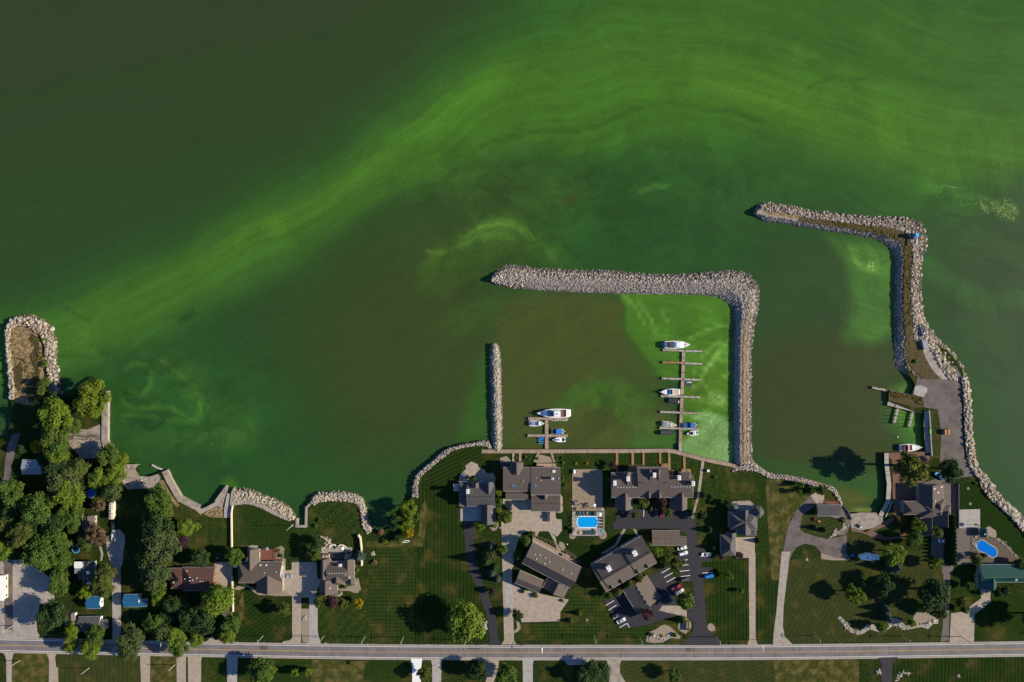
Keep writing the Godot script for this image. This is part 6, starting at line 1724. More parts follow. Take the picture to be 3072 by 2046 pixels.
	on_roof(h, "vent_pipe", [211.79, 80.42, 211.86, 79.88], Vector3(0.35, 0.8, 0.35), "white")
	terrace(h, "balcony", [214.91, 79.17, 218.36, 79.17, 218.36, 80.55, 214.91, 80.55], 2.6, "boards", "brown_paint")
	finish(h)
	# green-roofed house
	h = house("house", "green metal-roofed house at the picture's right edge south of the pool", "house", [250.56, 119.81], "green_metal", "siding")
	block(h, [236.2, 113.07, 268.82, 121.95], "x", 3.4, 7.0, 0, 3.0, 0.62)
	block(h, [235.35, 117.78, 244.76, 125.26], "z", 3.4, 6.6, 0, 0, 0.68)
	on_roof(h, "chimney", [252.03, 119.4], Vector3(1.0, 2.2, 1.0), "steel")
	finish(h)
	h = house("pool_house", "little green-roofed pool house by the kidney-shaped pool", "pool house", [241, 97.74], "green_metal", "siding")
	block(h, [237.02, 95.01, 241.36, 99.28], "z", 2.5, 4.0, 0, 0, 0.6)
	on_roof(h, "roof_vent", [238.88, 97.63], Vector3(0.5, 0.5, 0.5), "white")
	finish(h)


# ------------------------------------------------------------------ trees and shrubs
var crowns := {}
var limbs := {}


# a crown of unit radius: clumps of leaves spread through a rounded volume, with gaps between
func crown_mesh(kind: String, v: int) -> ArrayMesh:
	var key = kind + str(v)
	if crowns.has(key):
		return crowns[key]
	var g := RandomNumberGenerator.new()
	g.seed = hash(key) % 100000
	var sh := Sh.new()
	if kind == "cone":
		for i in 2600:
			var f = pow(g.randf(), 0.62)
			var a = g.randf() * TAU
			var r = f * (0.55 + 0.45 * g.randf()) * (0.86 + 0.14 * sin(a * 7.0 + v + floorf(f * 9.0)))
			leaf(sh, Vector3(cos(a) * r, 1.0 - 2.0 * f + g.randf_range(-0.06, 0.03), sin(a) * r), Vector3(cos(a), 0.7, sin(a)), 0.085, g, g.randf_range(0.7, 1.2))
	else:
		var loose = kind == "loose"
		var n = {"broad": 30, "loose": 26, "round": 20, "shrub": 9, "column": 16}[kind]
		var clumps := []
		for i in n:
			var d = Vector3(g.randfn(), g.randfn(), g.randfn()).normalized()
			var q = pow(g.randf(), 0.33 if loose else 0.4) * (0.82 if loose else 0.74)
			var p = d * q
			p.y = absf(p.y) * 0.95 - 0.25 if g.randf() < 0.72 else -absf(p.y) * 0.6
			var r = g.randf_range(0.17, 0.32) if loose else g.randf_range(0.22, 0.38)
			if kind == "round":
				p = d * (0.62 * pow(g.randf(), 0.3))
				r = g.randf_range(0.3, 0.4)
			elif kind == "shrub":
				p = Vector3(d.x, absf(d.y) * 0.6, d.z) * 0.55 * pow(g.randf(), 0.4)
				r = g.randf_range(0.3, 0.45)
			elif kind == "column":
				p = Vector3(d.x * 0.5, g.randf_range(-0.8, 0.8), d.z * 0.5)
				r = 0.42
			clumps.append([p, r, g.randf_range(0.72, 1.22), g.randf_range(-0.06, 0.06)])
		var total = {"broad": 7500, "loose": 5200, "round": 3000, "shrub": 900, "column": 1800}[kind]
		var size = {"broad": 0.064, "loose": 0.06, "round": 0.085, "shrub": 0.15, "column": 0.11}[kind]
		var area := 0.0
		for c in clumps:
			area += c[1] * c[1]
		for c in clumps:
			for i in int(total * c[1] * c[1] / area):
				var d = Vector3(g.randfn(), g.randfn() + 0.25, g.randfn()).normalized()
				var q = c[1] * pow(g.randf(), 0.4) * g.randf_range(0.8, 1.22)
				leaf(sh, c[0] + d * q * Vector3(1, 0.8, 1), d + Vector3.UP * 0.5, size, g, c[2] * g.randf_range(0.82, 1.18), c[3])
	crowns[key] = sh.mesh()
	return crowns[key]


func leaf(sh: Sh, p: Vector3, n: Vector3, s: float, g: RandomNumberGenerator, tone: float, hue := 0.0) -> void:
	var d = (n.normalized() + Vector3(g.randf_range(-0.8, 0.8), g.randf_range(-0.8, 0.8), g.randf_range(-0.8, 0.8))).normalized()
	var a = d.cross(Vector3(g.randf() - 0.5, g.randf() - 0.5, g.randf() - 0.5)).normalized() * s * g.randf_range(0.6, 1.2)
	var b = d.cross(a).normalized() * s * g.randf_range(0.5, 0.9)
	sh.col = Color(tone * (1.0 + hue * 3.0), tone, tone * (1.0 - hue))
	sh.quad(p - a, p + b, p + a, p - b, d)


func limb_mesh(v: int) -> ArrayMesh:
	if limbs.has(v):
		return limbs[v]
	var g := RandomNumberGenerator.new()
	g.seed = 900 + v
	var sh := Sh.new()
	var fork = Vector3(g.randf_range(-0.03, 0.03), 0.34, g.randf_range(-0.03, 0.03))
	sh.tube(Vector3.ZERO, fork, 0.05, 0.036, 8)
	for i in 6:
		var a = TAU * (i + g.randf_range(-0.3, 0.3)) / 6.0
		var m = fork + Vector3(cos(a) * 0.16, g.randf_range(0.1, 0.2), sin(a) * 0.16)
		var e = m + Vector3(cos(a) * 0.2, g.randf_range(0.1, 0.3), sin(a) * 0.2)
		sh.tube(fork, m, 0.026, 0.017, 6, false)
		sh.tube(m, e, 0.017, 0.005, 5, false)
	limbs[v] = sh.mesh()
	return limbs[v]


var tints := {
	"dark": [0.024, 0.05, 0.014], "mid": [0.052, 0.095, 0.016], "bright": [0.09, 0.145, 0.016], "yellow": [0.098, 0.15, 0.014], "gold": [0.25, 0.2, 0.01], "olive": [0.066, 0.09, 0.019],
	"moss": [0.088, 0.108, 0.02], "grey": [0.046, 0.074, 0.024], "brown": [0.115, 0.085, 0.045], "purple": [0.035, 0.02, 0.03], "plum": [0.06, 0.032, 0.03], "blue": [0.045, 0.078, 0.06], "red": [0.12, 0.018, 0.022], "dry": [0.16, 0.12, 0.06],
}


func leaves(tint: String) -> StandardMaterial3D:
	var key = "leaves_" + tint
	if not M.has(key):
		var c: Array = tints[tint]
		var m := plain(key, lin(c[0] * 1.36, c[1] * 1.24, c[2] * 1.2), 0.75)
		m.metallic_specular = 0.25
		m.vertex_color_use_as_albedo = true
		m.backlight_enabled = true
		m.backlight = lin(c[0] * 1.6, c[1] * 1.9, c[2])
	return M[key]


var tree_n := 0


# q: x, z of the crown's middle as it stands, crown radius, height of the tree
func tree(called: String, kind: String, tint: String, q: Array, label: String, group := "", squash := 1.0) -> void:
	tree_n += 1
	var cat = "shrub" if kind in ["shrub"] else "tree"
	var yaw = fmod(tree_n * 2.399, TAU)
	var o := thing(called, label, cat, Vector3(q[0], 0, q[1]), yaw, group)
	var H: float = q[3]
	var r: float = q[2]
	var c := part("crown", crown_mesh(kind, tree_n % 3), leaves(tint), o)
	if kind == "shrub":
		c.position.y = r * 0.35
		c.scale = Vector3(r, r * 0.85, r) * 1.05
		return
	if kind == "cone":
		c.scale = Vector3(r * 1.3, H * 0.47, r * 1.3)
		c.position.y = H * 0.53
	else:
		c.scale = Vector3(r * 1.12, H * 0.46, r * 1.12 * squash)
		c.position.y = H * 0.6
	var t := part("trunk", limb_mesh(tree_n % 4), M["bark"], o)
	t.scale = Vector3(maxf(r * 1.5, H * 0.5), H, maxf(r * 1.5, H * 0.5))


func trees() -> void:
	# western point and wood
	tree("tree", "loose", "yellow", [-208.6, 28.3, 9.2, 17.3], "yellow-green tree alone beside the old concrete pier")
	tree("tree", "broad", "bright", [-228.2, 37, 8.5, 17.1], "tall bright tree at the root of the dirt spit")
	tree("tree", "broad", "dark", [-236.5, 32.6, 4.3, 9.9], "dark tree west of the tall bright one, at the spit")
	tree("bush", "round", "mid", [-236.2, 20.8, 3, 7.2], "larger green bush on the east edge of the dirt spit")
	tree("bush", "round", "mid", [-237.2, 25.2, 2.7, 6.6], "green bush at the south end of the spit's hedge line")
	tree("bush", "shrub", "bright", [-237.5, 11.9, 2.3, 5.9], "bright bush halfway along the dirt spit's east edge")
	tree("bush", "shrub", "yellow", [-238.9, -0.5, 1.5, 4.2], "yellowish bush at the north of the dirt spit's east edge")
	tree("bush", "shrub", "gold", [-238.9, 8.9, 1, 3.1], "tiny gold bush on the dirt spit")
	tree("tree", "broad", "mid", [-221.5, 42.6, 4.9, 11.3], "leafy tree on the corner between beach and spit track")
	tree("tree", "broad", "dark", [-230.2, 29.1, 3.8, 9], "dark tree between the spit and the yellow-green tree")
	tree("tree", "broad", "mid", [-227.4, 50.5, 8, 17], "rounded green tree just west of the upper beach")
	tree("tree", "loose", "gold", [-239.5, 53.6, 3.4, 8.1], "small golden tree north of the pale blue shed")
	tree("tree", "round", "dark", [-247.3, 54.9, 3, 7.3], "dark small tree by the dirt track, northmost")
	tree("tree", "broad", "bright", [-227, 57.6, 5.8, 13.2], "bright tree south-west of the upper beach")
	tree("tree", "broad", "dark", [-237.1, 59.4, 3.2, 7.7], "dark tree touching the north-east corner of the pale blue shed")
	tree("tree", "broad", "dark", [-226.7, 63.9, 6.3, 14.3], "dark tree east of the pale blue shed")
	tree("tree", "broad", "olive", [-217.8, 63.6, 5.6, 12.7], "olive tree south of the upper beach")
	tree("tree", "loose", "olive", [-216.9, 68.7, 3.6, 8.7], "small olive tree north of the round blue pool")
	tree("tree", "broad", "mid", [-202.5, 57.2, 5.6, 12.7], "green tree overhanging the lake at the pier's foot")
	tree("tree", "broad", "yellow", [-196.7, 59.8, 3.3, 7.9], "yellow-green tree at the water between the two beaches")
	tree("tree", "broad", "bright", [-207.2, 69.2, 5.6, 12.7], "bright tree directly north of the round blue pool")
	tree("tree", "broad", "bright", [-198.9, 66.7, 5.3, 12.2], "bright tree on the west side of the driftwood beach")
	tree("tree", "round", "grey", [-199.4, 75.4, 5.4, 12.4], "grey-green round tree north of the motorhome")
	tree("tree", "broad", "grey", [-224.1, 70.4, 7.8, 16.9], "broad grey-green tree in the middle of the western wood")
	tree("tree", "broad", "mid", [-250.3, 75.7, 6.8, 15.3], "green tree at the picture's left edge south of the track")
	tree("tree", "broad", "mid", [-236.2, 83.9, 8.8, 17.2], "broad green tree south of the pale blue shed's shadow")
	tree("tree", "broad", "bright", [-220.5, 76.8, 7.3, 16.3], "bright tall tree west of the round blue pool")
	tree("tree", "broad", "mid", [-220.3, 85.5, 6.3, 14.3], "green tree west of the brown-roofed cottage")
	tree("tree", "broad", "dark", [-228.3, 90.8, 5.8, 13.2], "dark tree in the wood, level with the brown-roofed cottage")
	tree("tree", "broad", "olive", [-255.2, 92.1, 4.1, 9.7], "olive tree at the left edge, north of the bare-limbed one")
	tree("tree", "loose", "olive", [-246, 97.4, 6.5, 14.8], "thin olive tree with bare limbs at the left edge")
	tree("tree", "broad", "bright", [-254.4, 104.6, 5.3, 12.2], "bright tree at the left edge above the gravel lot")
	tree("tree", "broad", "mid", [-235.4, 105, 8.8, 17.2], "broad green tree north of the gravel lot")
	tree("tree", "broad", "mid", [-227.5, 100, 6.3, 14.3], "green tree between wood and trampoline")
	tree("tree", "broad", "mid", [-226.2, 108.2, 5.8, 13.2], "green tree at the gravel lot's north-east corner")
	tree("tree", "loose", "brown", [-207.7, 82.9, 3.6, 8.7], "brownish tree west of the motorhome")
	tree("tree", "loose", "brown", [-207.6, 97.2, 5.6, 12.7], "brown-leaved tree south of the brown-roofed cottage")
	tree("tree", "broad", "dark", [-214.6, 98.6, 4.1, 9.7], "dark tree beside the brown-leaved one")
	tree("tree", "broad", "mid", [-215.4, 103, 3.6, 8.7], "green tree north of the olive-roofed mobile home")
	tree("tree", "broad", "mid", [-177.3, 78.7, 6.5, 14.8], "tall green tree at the north end of the tree row on the lawn")
	tree("tree", "broad", "mid", [-175.7, 85.2, 6.1, 13.8], "second green tree from the lake in the tree row")
	tree("tree", "broad", "dark", [-176.5, 93.2, 8.2, 17.1], "broad dark tree in the middle of the tree row")
	tree("tree", "broad", "grey", [-175.3, 102, 9.7, 17.4], "very broad grey-green tree north-west of the red roof")
	tree("tree", "loose", "bright", [-185.1, 109.7, 4.1, 9.7], "bright feathery tree on the west side of the tree row")
	tree("tree", "broad", "bright", [-163.9, 93.7, 4.6, 10.7], "bright small tree on the lawn east of the tree row")
	tree("tree", "round", "purple", [-166.5, 101.3, 4.1, 9.6], "purple-leaved round tree on the western lawn")
	tree("tree", "round", "mid", [-226.9, 117.6, 4.9, 11.2], "green tree on the gravel lot's east side, north")
	tree("tree", "round", "mid", [-226.5, 123.3, 5.4, 12.4], "green tree on the gravel lot's east side, south")
	tree("tree", "broad", "dark", [-228.8, 136.8, 7.5, 16.8], "big dark tree by the gravel lot's road end")
	tree("tree", "broad", "yellow", [-221.6, 145.7, 3.9, 9.2], "yellowing tree between road and charcoal cottage")
	tree("tree", "loose", "yellow", [-221.7, 152.3, 4.4, 10.2], "yellowing tree leaning over the road")
	tree("tree", "broad", "mid", [-208.7, 147.6, 5.3, 12.2], "green tree hiding the charcoal cottage's front")
	tree("tree", "broad", "bright", [-211.3, 154, 5.3, 12.2], "bright tree over the road south of the charcoal cottage")
	tree("tree", "broad", "olive", [-204.3, 117.3, 5.6, 12.7], "olive tree between mobile home and gravel drive")
	tree("tree", "broad", "olive", [-205.3, 123.4, 5.3, 12.2], "olive tree south-east of the mobile home")
	tree("tree", "loose", "yellow", [-214.8, 126.1, 3.9, 9.2], "yellow-green tree touching the blue-roofed shed")
	tree("tree", "broad", "grey", [-178.5, 114.8, 8.5, 17.1], "grey-green crown west of the red hip roof")
	tree("tree", "broad", "mid", [-178.5, 121.6, 5.3, 12.2], "green tree south-west of the red hip roof")
	tree("tree", "loose", "bright", [-178.4, 129, 4.1, 9.6], "bright tree east of the blue-roofed garage")
	tree("tree", "broad", "mid", [-179.8, 142.1, 5.3, 12.2], "green tree north of the road, east of the gravel drive")
	tree("tree", "broad", "grey", [-190.8, 148.6, 6.8, 15.3], "grey-green tree on the road's north verge by the gravel drive")
	tree("tree", "broad", "grey", [-192.3, 154.2, 5.8, 13.2], "dull tree hanging over the road by the gravel drive")
	tree("tree", "round", "grey", [-175, 145.7, 4.9, 11.2], "round grey tree by the utility pole")
	tree("tree", "broad", "bright", [-169.2, 148.9, 5.3, 12.2], "bright tree over the road's north edge")
	tree("tree", "broad", "mid", [-167.6, 154.1, 5.1, 11.7], "green tree reaching across the road")
	tree("tree", "broad", "dark", [-160.6, 139.1, 6.3, 14.3], "dark tree south of the red roof")
	tree("tree", "loose", "olive", [-167.5, 131.2, 2.9, 7.1], "sparse olive tree south-west of the red roof")
	tree("tree", "broad", "dark", [-231.2, 95.6, 5.3, 12.2], "dark tree deep in the western wood")
	tree("tree", "broad", "dark", [-242, 92.7, 5.1, 11.7], "dark tree over the hidden roof in the wood")
	tree("tree", "broad", "dark", [-250.1, 84.6, 5.1, 11.7], "dark tree near the left edge of the wood")
	tree("tree", "broad", "mid", [-232.2, 80.3, 5.1, 11.7], "green tree in the gap south of the pale blue shed")
	tree("tree", "broad", "dark", [-218.5, 72, 4.4, 10.2], "dark tree north-west of the round blue pool")
	tree("tree", "broad", "mid", [-220.6, 92.6, 4.1, 9.7], "green tree in the shade south-west of the cottage")
	tree("tree", "broad", "mid", [-182, 89.5, 4.4, 10.2], "green tree on the west flank of the tree row")
	tree("tree", "broad", "dark", [-173.4, 98.9, 4.4, 10.2], "dark tree on the east flank of the tree row")
	tree("tree", "broad", "dark", [-182.8, 101.2, 5.1, 11.7], "dark tree on the west flank of the tree row, south")
	tree("tree", "broad", "dark", [-170.3, 132.1, 4.9, 11.2], "dark tree in the shade below the red roof")
	tree("tree", "broad", "dark", [-164.2, 136.1, 4.4, 10.2], "dark tree in the middle of the roadside wood")
	tree("tree", "broad", "dark", [-173.7, 139.2, 4.1, 9.6], "dark tree in the roadside wood, west")
	# the two western houses
	tree("tree", "broad", "bright", [-147, 128.3, 8.2, 17.1], "big bright tree south of the red-roofed bungalow")
	tree("tree", "broad", "dark", [-155.2, 140.4, 7.1, 16], "dark tree south-west of the big bright tree")
	tree("tree", "broad", "mid", [-141.4, 142.2, 5, 11.5], "green tree at the corner of the first front lawn")
	tree("tree", "broad", "bright", [-143.4, 148.1, 4.3, 10.1], "bright tree at the road by the first front lawn")
	tree("tree", "broad", "bright", [-159.1, 150.9, 3.7, 8.7], "bright tree over the road near the red-roofed bungalow")
	tree("tree", "broad", "mid", [-139.5, 108.5, 4.5, 10.6], "green tree at the end of the long cream wall")
	tree("spruce", "cone", "blue", [-139.7, 112.9, 2.7, 7.3], "blue spruce beside the first driveway")
	tree("tree", "broad", "dark", [-156.2, 108.9, 4.8, 11], "dark tree in the back lawn north of the red roof")
	tree("spruce", "cone", "blue", [-148.9, 109.5, 1.6, 4.9], "little blue spruce in tree shadow north of the first driveway")
	tree("tree", "loose", "olive", [-115, 135.1, 3.8, 9], "open olive tree alone on the first front lawn")
	tree("tree", "loose", "olive", [-96.7, 130.9, 3.6, 8.6], "olive tree at the shared driveway's east edge")
	tree("tree", "round", "plum", [-90.4, 131.8, 3.5, 8.3], "dark plum tree in front of the house with bays")
	tree("tree", "loose", "olive", [-85.4, 132.5, 2.8, 6.8], "dull tree east of the dark plum one")
	tree("tree", "loose", "gold", [-77.5, 132.8, 2.6, 6.5], "yellow small tree on the second front lawn")
	tree("tree", "broad", "mid", [-99.3, 106.9, 3.6, 8.6], "green tree by the rock garden of the house with bays")
	tree("spruce", "cone", "blue", [-77.3, 109.1, 2.7, 8.6], "blue spruce by the curved cream wall")
	tree("shrub", "round", "dark", [-98.3, 101.3, 3.7, 8.7], "dark clipped planting beside the rock garden")
	tree("shrub", "shrub", "mid", [-97.7, 91.3, 1.5, 4.1], "small round shrub north of the oval lawn bed")
	tree("shrub", "shrub", "olive", [-100.1, 93.9, 1.5, 4.1], "small olive shrub west of the oval lawn bed")
	tree("shrub", "shrub", "bright", [-119.1, 106.8, 1.5, 4.1], "bright shrub on the red deck's east edge")
	tree("shrub", "shrub", "mid", [-117.2, 109.2, 1.4, 3.9], "green shrub at the red deck's corner")
	tree("shrub", "shrub", "bright", [-85, 124.9, 1.5, 4.1], "bright shrub before the house with bays")
	tree("shrub", "shrub", "bright", [-78.8, 116.6, 1.3, 3.7], "bright shrub in the narrow east bed")
	tree("shrub", "shrub", "mid", [-88.2, 127.5, 1.6, 4.3], "green shrub at the front corner of the house with bays")
	tree("shrub", "shrub", "dark", [-137.5, 123.3, 2.2, 5.6], "dark shrub at the front corner of the grey-brown house")
	tree("shrub", "shrub", "gold", [-134.6, 123.1, 1, 3.2], "yellow flowering shrub by the grey-brown house's porch")
	tree("shrub", "shrub", "purple", [-133.1, 124.5, 1, 3], "magenta flowering shrub by the grey-brown house's porch")
	tree("tree", "broad", "bright", [-159.9, 94.1, 2.2, 5.6], "bright bush by the purple tree's lawn")
	tree("bush", "shrub", "dry", [-69.9, 112.9, 1.8, 4.8], "dry brown bush alone on the chequered lot")
	tree("tree", "broad", "yellow", [-51.9, 84.2, 4.2, 9.9], "yellow-green tree at the stone shore by the striped lawn")
	tree("tree", "loose", "yellow", [-53, 91.2, 4.2, 9.9], "yellowing tree south of the shore tree")
	tree("tree", "loose", "gold", [-52.2, 97.2, 2.6, 6.4], "golden small tree above the upturned white rowing boat")
	tree("tree", "broad", "mid", [-48.6, 89.2, 2.3, 5.7], "green tree on the edge of the striped lawn")
	tree("tree", "broad", "dark", [-58.6, 90.9, 4.2, 9.9], "dark low tree behind the square lawn's stones")
	tree("tree", "broad", "mid", [-56.7, 100.1, 2.3, 5.7], "green tree beside the upturned rowing boat")
	tree("bush", "shrub", "dry", [-66.5, 97.6, 2.2, 5.6], "brown bush at the end of the square lawn's stones")
	tree("bush", "shrub", "yellow", [-64.3, 101.6, 2, 5.1], "yellow-green bush south of the brown bush")
	# south-west of the road
	tree("tree", "broad", "mid", [-125.5, 164.8, 6.5, 14.6], "dark green tree south of the road beside the pale driveway")
	tree("tree", "round", "bright", [-120.8, 166.6, 2.3, 5.7], "bright round tree beside the dark one south of the road")
	tree("hedge", "column", "bright", [-109.6, 167.5, 2.3, 5.7], "bright tall hedge south of the road, west one of two")
	tree("hedge", "column", "bright", [-103.2, 167.2, 2.1, 5.4], "bright tall hedge south of the road, east one of two")
	tree("bush", "shrub", "mid", [-81.9, 163.9, 1.3, 3.7], "lone green bush on the bare lot south of the road")
	tree("tree", "loose", "olive", [-44.3, 168, 3.9, 9.2], "olive tree between two driveways south of the road")
	tree("tree", "broad", "dark", [-17.3, 165.6, 5.2, 11.9], "dark tree west of the tan driveway south of the road")
	tree("tree", "broad", "mid", [-2.9, 167.5, 5.6, 12.8], "green tree east of the tan driveway south of the road")
	tree("tree", "broad", "grey", [35.9, 168.2, 4.3, 10.1], "grey-green tree south of the road near the gravel apron")
	tree("tree", "broad", "dark", [42.3, 167.8, 7.4, 9.9], "broad dark tree south of the road by the old concrete drive")
	tree("tree", "loose", "mid", [81.7, 168.2, 3.6, 8.6], "lone tree on the wide lawn south of the road")
	# centre
	tree("hedge", "column", "bright", [-7, 76.8, 1.9, 5], "bright hedge tree between slate house and condominium, north")
	tree("hedge", "column", "bright", [-6.6, 81.2, 1.9, 5], "bright hedge tree between slate house and condominium, middle")
	tree("hedge", "column", "bright", [-6.8, 85.7, 1.7, 4.6], "bright hedge tree between slate house and condominium, south")
	tree("tree", "round", "mid", [-2.7, 88.8, 3.4, 8.1], "round green tree at the twin condominium's forecourt")
	tree("tree", "loose", "bright", [-16.1, 93.9, 2.4, 6.1], "bright open tree at the end of the slate house's drive")
	tree("shrub", "shrub", "yellow", [-9.3, 94, 2.1, 5.3], "yellow shrub in the oval bed of the slate house")
	tree("shrub", "shrub", "olive", [-25.2, 84.2, 1.5, 4.1], "olive shrub at the slate house's garage corner")
	tree("shrub", "round", "dark", [-19.7, 69.5, 2.1, 5.3], "dark shrub on the slate house's lakeside patio")
	tree("tree", "cone", "blue", [-10.7, 104.4, 2.1, 6], "blue-green spruce north in the tree group by the asphalt drive")
	tree("tree", "round", "mid", [-4.8, 105.2, 2.8, 6.9], "round green tree east in the group by the asphalt drive")
	tree("tree", "cone", "dark", [-12.9, 110.3, 4, 10.3], "largest dark spruce in the group by the asphalt drive")
	tree("tree", "cone", "dark", [-8.9, 114.6, 2.3, 6.4], "dark spruce behind the largest one by the asphalt drive")
	tree("tree", "cone", "blue", [-10.3, 117.7, 2.4, 6.5], "blue-green spruce second from the south in that group")
	tree("tree", "cone", "blue", [-7.5, 120.7, 2.1, 6], "southmost blue-green spruce of the group by the asphalt drive")
	tree("tree", "round", "purple", [-10, 126.7, 1.9, 5], "purple tree between asphalt drive and concrete drive")
	tree("tree", "round", "mid", [7.2, 101.1, 2.7, 6.6], "green tree north-west of the slanted condominium")
	tree("tree", "cone", "mid", [3, 109.2, 2.4, 6.1], "small spruce west of the slanted condominium")
	tree("tree", "round", "dark", [2.7, 137.9, 3.1, 7.5], "round dense tree at the concrete drive's entrance")
	tree("tree", "broad", "bright", [-24.2, 140.3, 10.3, 17.6], "great spreading tree by the road, west of the asphalt drive")
	tree("shrub", "shrub", "olive", [11.7, 129.7, 1.8, 4.9], "spiky shrub in the forecourt's island bed")
	tree("shrub", "shrub", "dark", [5.2, 127.1, 1.5, 4.1], "dark shrub at the western garage's corner")
	tree("shrub", "cone", "mid", [34.1, 138.4, 1.5, 4.1], "slim conifer on the chequered lawn, north one")
	tree("shrub", "cone", "mid", [29.7, 142.3, 1.3, 3.8], "slim conifer on the chequered lawn, south one")
	tree("shrub", "shrub", "plum", [25.2, 132.2, 1.1, 3.3], "plum shrub at the forecourt's east corner")
	tree("tree", "round", "brown", [10.7, 97.6, 1.5, 4.1], "small brown tree at the forecourt's path")
	tree("tree", "round", "olive", [66.5, 81.6, 3.1, 7.5], "olive tree in the courtyard of the largest condominium")
	tree("tree", "round", "plum", [75.7, 81.6, 3, 7.3], "plum tree in the courtyard of the largest condominium")
	tree("tree", "loose", "olive", [62.3, 87.9, 2.1, 5.3], "thin tree on the courtyard's west island")
	tree("tree", "loose", "olive", [78.8, 87.1, 2.3, 5.8], "yellow-olive tree on the courtyard's east island")
	tree("shrub", "cone", "mid", [70.5, 85.4, 1.3, 3.6], "slim conifer on the courtyard's middle island")
	tree("shrub", "shrub", "plum", [72.2, 81, 1.5, 4.1], "plum shrub by the courtyard entrance")
	tree("tree", "round", "dark", [100.1, 78.6, 2.3, 5.8], "dark round tree east of the curving path, north one")
	tree("tree", "round", "dark", [95.9, 88, 2.9, 7.2], "dark round tree east of the parking court, largest")
	tree("tree", "cone", "dark", [100.1, 95.8, 1.9, 5], "dark conifer east of the carport lane")
	tree("tree", "cone", "dark", [102, 104.7, 1.8, 4.7], "dark conifer west of the hip-roofed garage")
	tree("shrub", "shrub", "olive", [103.6, 69.1, 1.3, 3.8], "olive shrub alone on the lakeside lawn")
	tree("shrub", "loose", "plum", [51, 62.9, 2, 5.2], "dull purple shrub at the largest condominium's lake corner")
	tree("shrub", "shrub", "mid", [46.3, 65, 1.7, 4.6], "green shrub by the pool patio's east corner")
	tree("tree", "round", "dark", [109.1, 81.9, 2.2, 5.6], "dark shrub at the turreted house's terrace")
	tree("shrub", "shrub", "red", [123.8, 98.5, 1.5, 4.1], "red shrub at the turreted house's forecourt")
	tree("shrub", "shrub", "yellow", [114.2, 99.3, 0.7, 2.4], "small yellow shrub at the turreted house's door")
	tree("tree", "broad", "bright", [73.7, 106.9, 2.7, 6.6], "bright tree at the slanted condominium's east end")
	tree("tree", "loose", "mid", [77.9, 110, 3.1, 7.5], "feathery tree south of the carport")
	tree("tree", "loose", "olive", [82.8, 113.4, 3.3, 8], "olive tree between the two parking rows")
	tree("tree", "loose", "mid", [86.4, 112, 1.5, 4.3], "small tree standing over the parking bays")
	tree("tree", "round", "mid", [87, 129.6, 5.2, 11.8], "large round tree by the white and red vehicles")
	tree("tree", "round", "plum", [68.5, 137.5, 3.7, 8.7], "plum tree at the garage block's south end")
	tree("shrub", "round", "olive", [64, 119.7, 2.7, 6.6], "olive hedge bush behind the garage block, east")
	tree("shrub", "round", "olive", [60, 122.2, 2.7, 6.6], "olive hedge bush behind the garage block, west")
	tree("shrub", "round", "olive", [53.4, 126.9, 2.4, 6.1], "olive bush at the slanted condominium's south corner, east")
	tree("shrub", "round", "olive", [49.1, 128.8, 2.2, 5.6], "olive bush at the slanted condominium's south corner, west")
	tree("tree", "cone", "bright", [69.6, 102.8, 1.7, 4.6], "bright shrub at the carport's west end")
	tree("shrub", "shrub", "gold", [79.3, 104.1, 0.8, 2.7], "yellow shrub on the carport's south side")
	tree("tree", "loose", "bright", [109.8, 118.6, 2.2, 5.6], "pale sapling on the lawn east of the entrance lane")
	tree("tree", "round", "bright", [116.3, 126.8, 1.3, 3.6], "tiny tree by the narrow concrete drive")
	tree("tree", "round", "plum", [105.7, 109.2, 1.8, 4.7], "plum shrub at the hip-roofed garage's corner")
	tree("shrub", "shrub", "plum", [116.3, 108.6, 2.4, 6.1], "brown shrub at the forecourt of the turreted house")
	tree("spruce", "cone", "mid", [86.7, 141.9, 1.8, 4.9], "small spruce in the entrance sign bed")
	tree("shrub", "shrub", "gold", [76.1, 150.2, 1, 3], "golden shrub in the rocky roadside bed")
	tree("shrub", "shrub", "olive", [70.8, 149.1, 1.5, 4.1], "olive shrub in the rocky roadside bed")
	tree("shrub", "shrub", "dark", [82.5, 149.7, 1.6, 4.4], "dark shrub in the rocky roadside bed")
	# east
	tree("tree", "column", "yellow", [146, 72.8, 1.7, 4.6], "yellow-green slim tree by the boathouse shore, north one")
	tree("tree", "column", "mid", [145.5, 76.3, 1.5, 4.3], "green slim tree by the boathouse shore, south one")
	tree("tree", "loose", "olive", [156.8, 75.1, 2.9, 7], "olive tree north of the boathouse patio")
	tree("spruce", "cone", "dark", [153.8, 94.8, 1.3, 4.2], "dwarf spruce in the island lawn, west one")
	tree("spruce", "cone", "dark", [158.5, 96.1, 1.3, 4.2], "dwarf spruce in the island lawn, east one")
	tree("shrub", "shrub", "yellow", [169.1, 91.1, 1.6, 4.4], "yellow shrub at the beach's west corner")
	tree("tree", "broad", "bright", [191.4, 106.8, 5.8, 13.2], "bright tree east of the blue-white trailer")
	tree("tree", "cone", "blue", [193.4, 114, 4.1, 9.5], "blue-green conifer south of the bright tree")
	tree("shrub", "shrub", "olive", [183.5, 112.3, 1.8, 4.7], "olive bush south of the blue-white trailer")
	tree("shrub", "round", "mid", [201.8, 101.6, 3.1, 7.5], "green tree at the brick path's east end")
	tree("spruce", "cone", "dark", [125, 101.6, 1.3, 4], "small spruce by the turreted house's drive")
	tree("tree", "loose", "moss", [196.1, 63.3, 9.2, 22.5], "huge spreading tree on the brick terrace by the basin", "", 0.85)
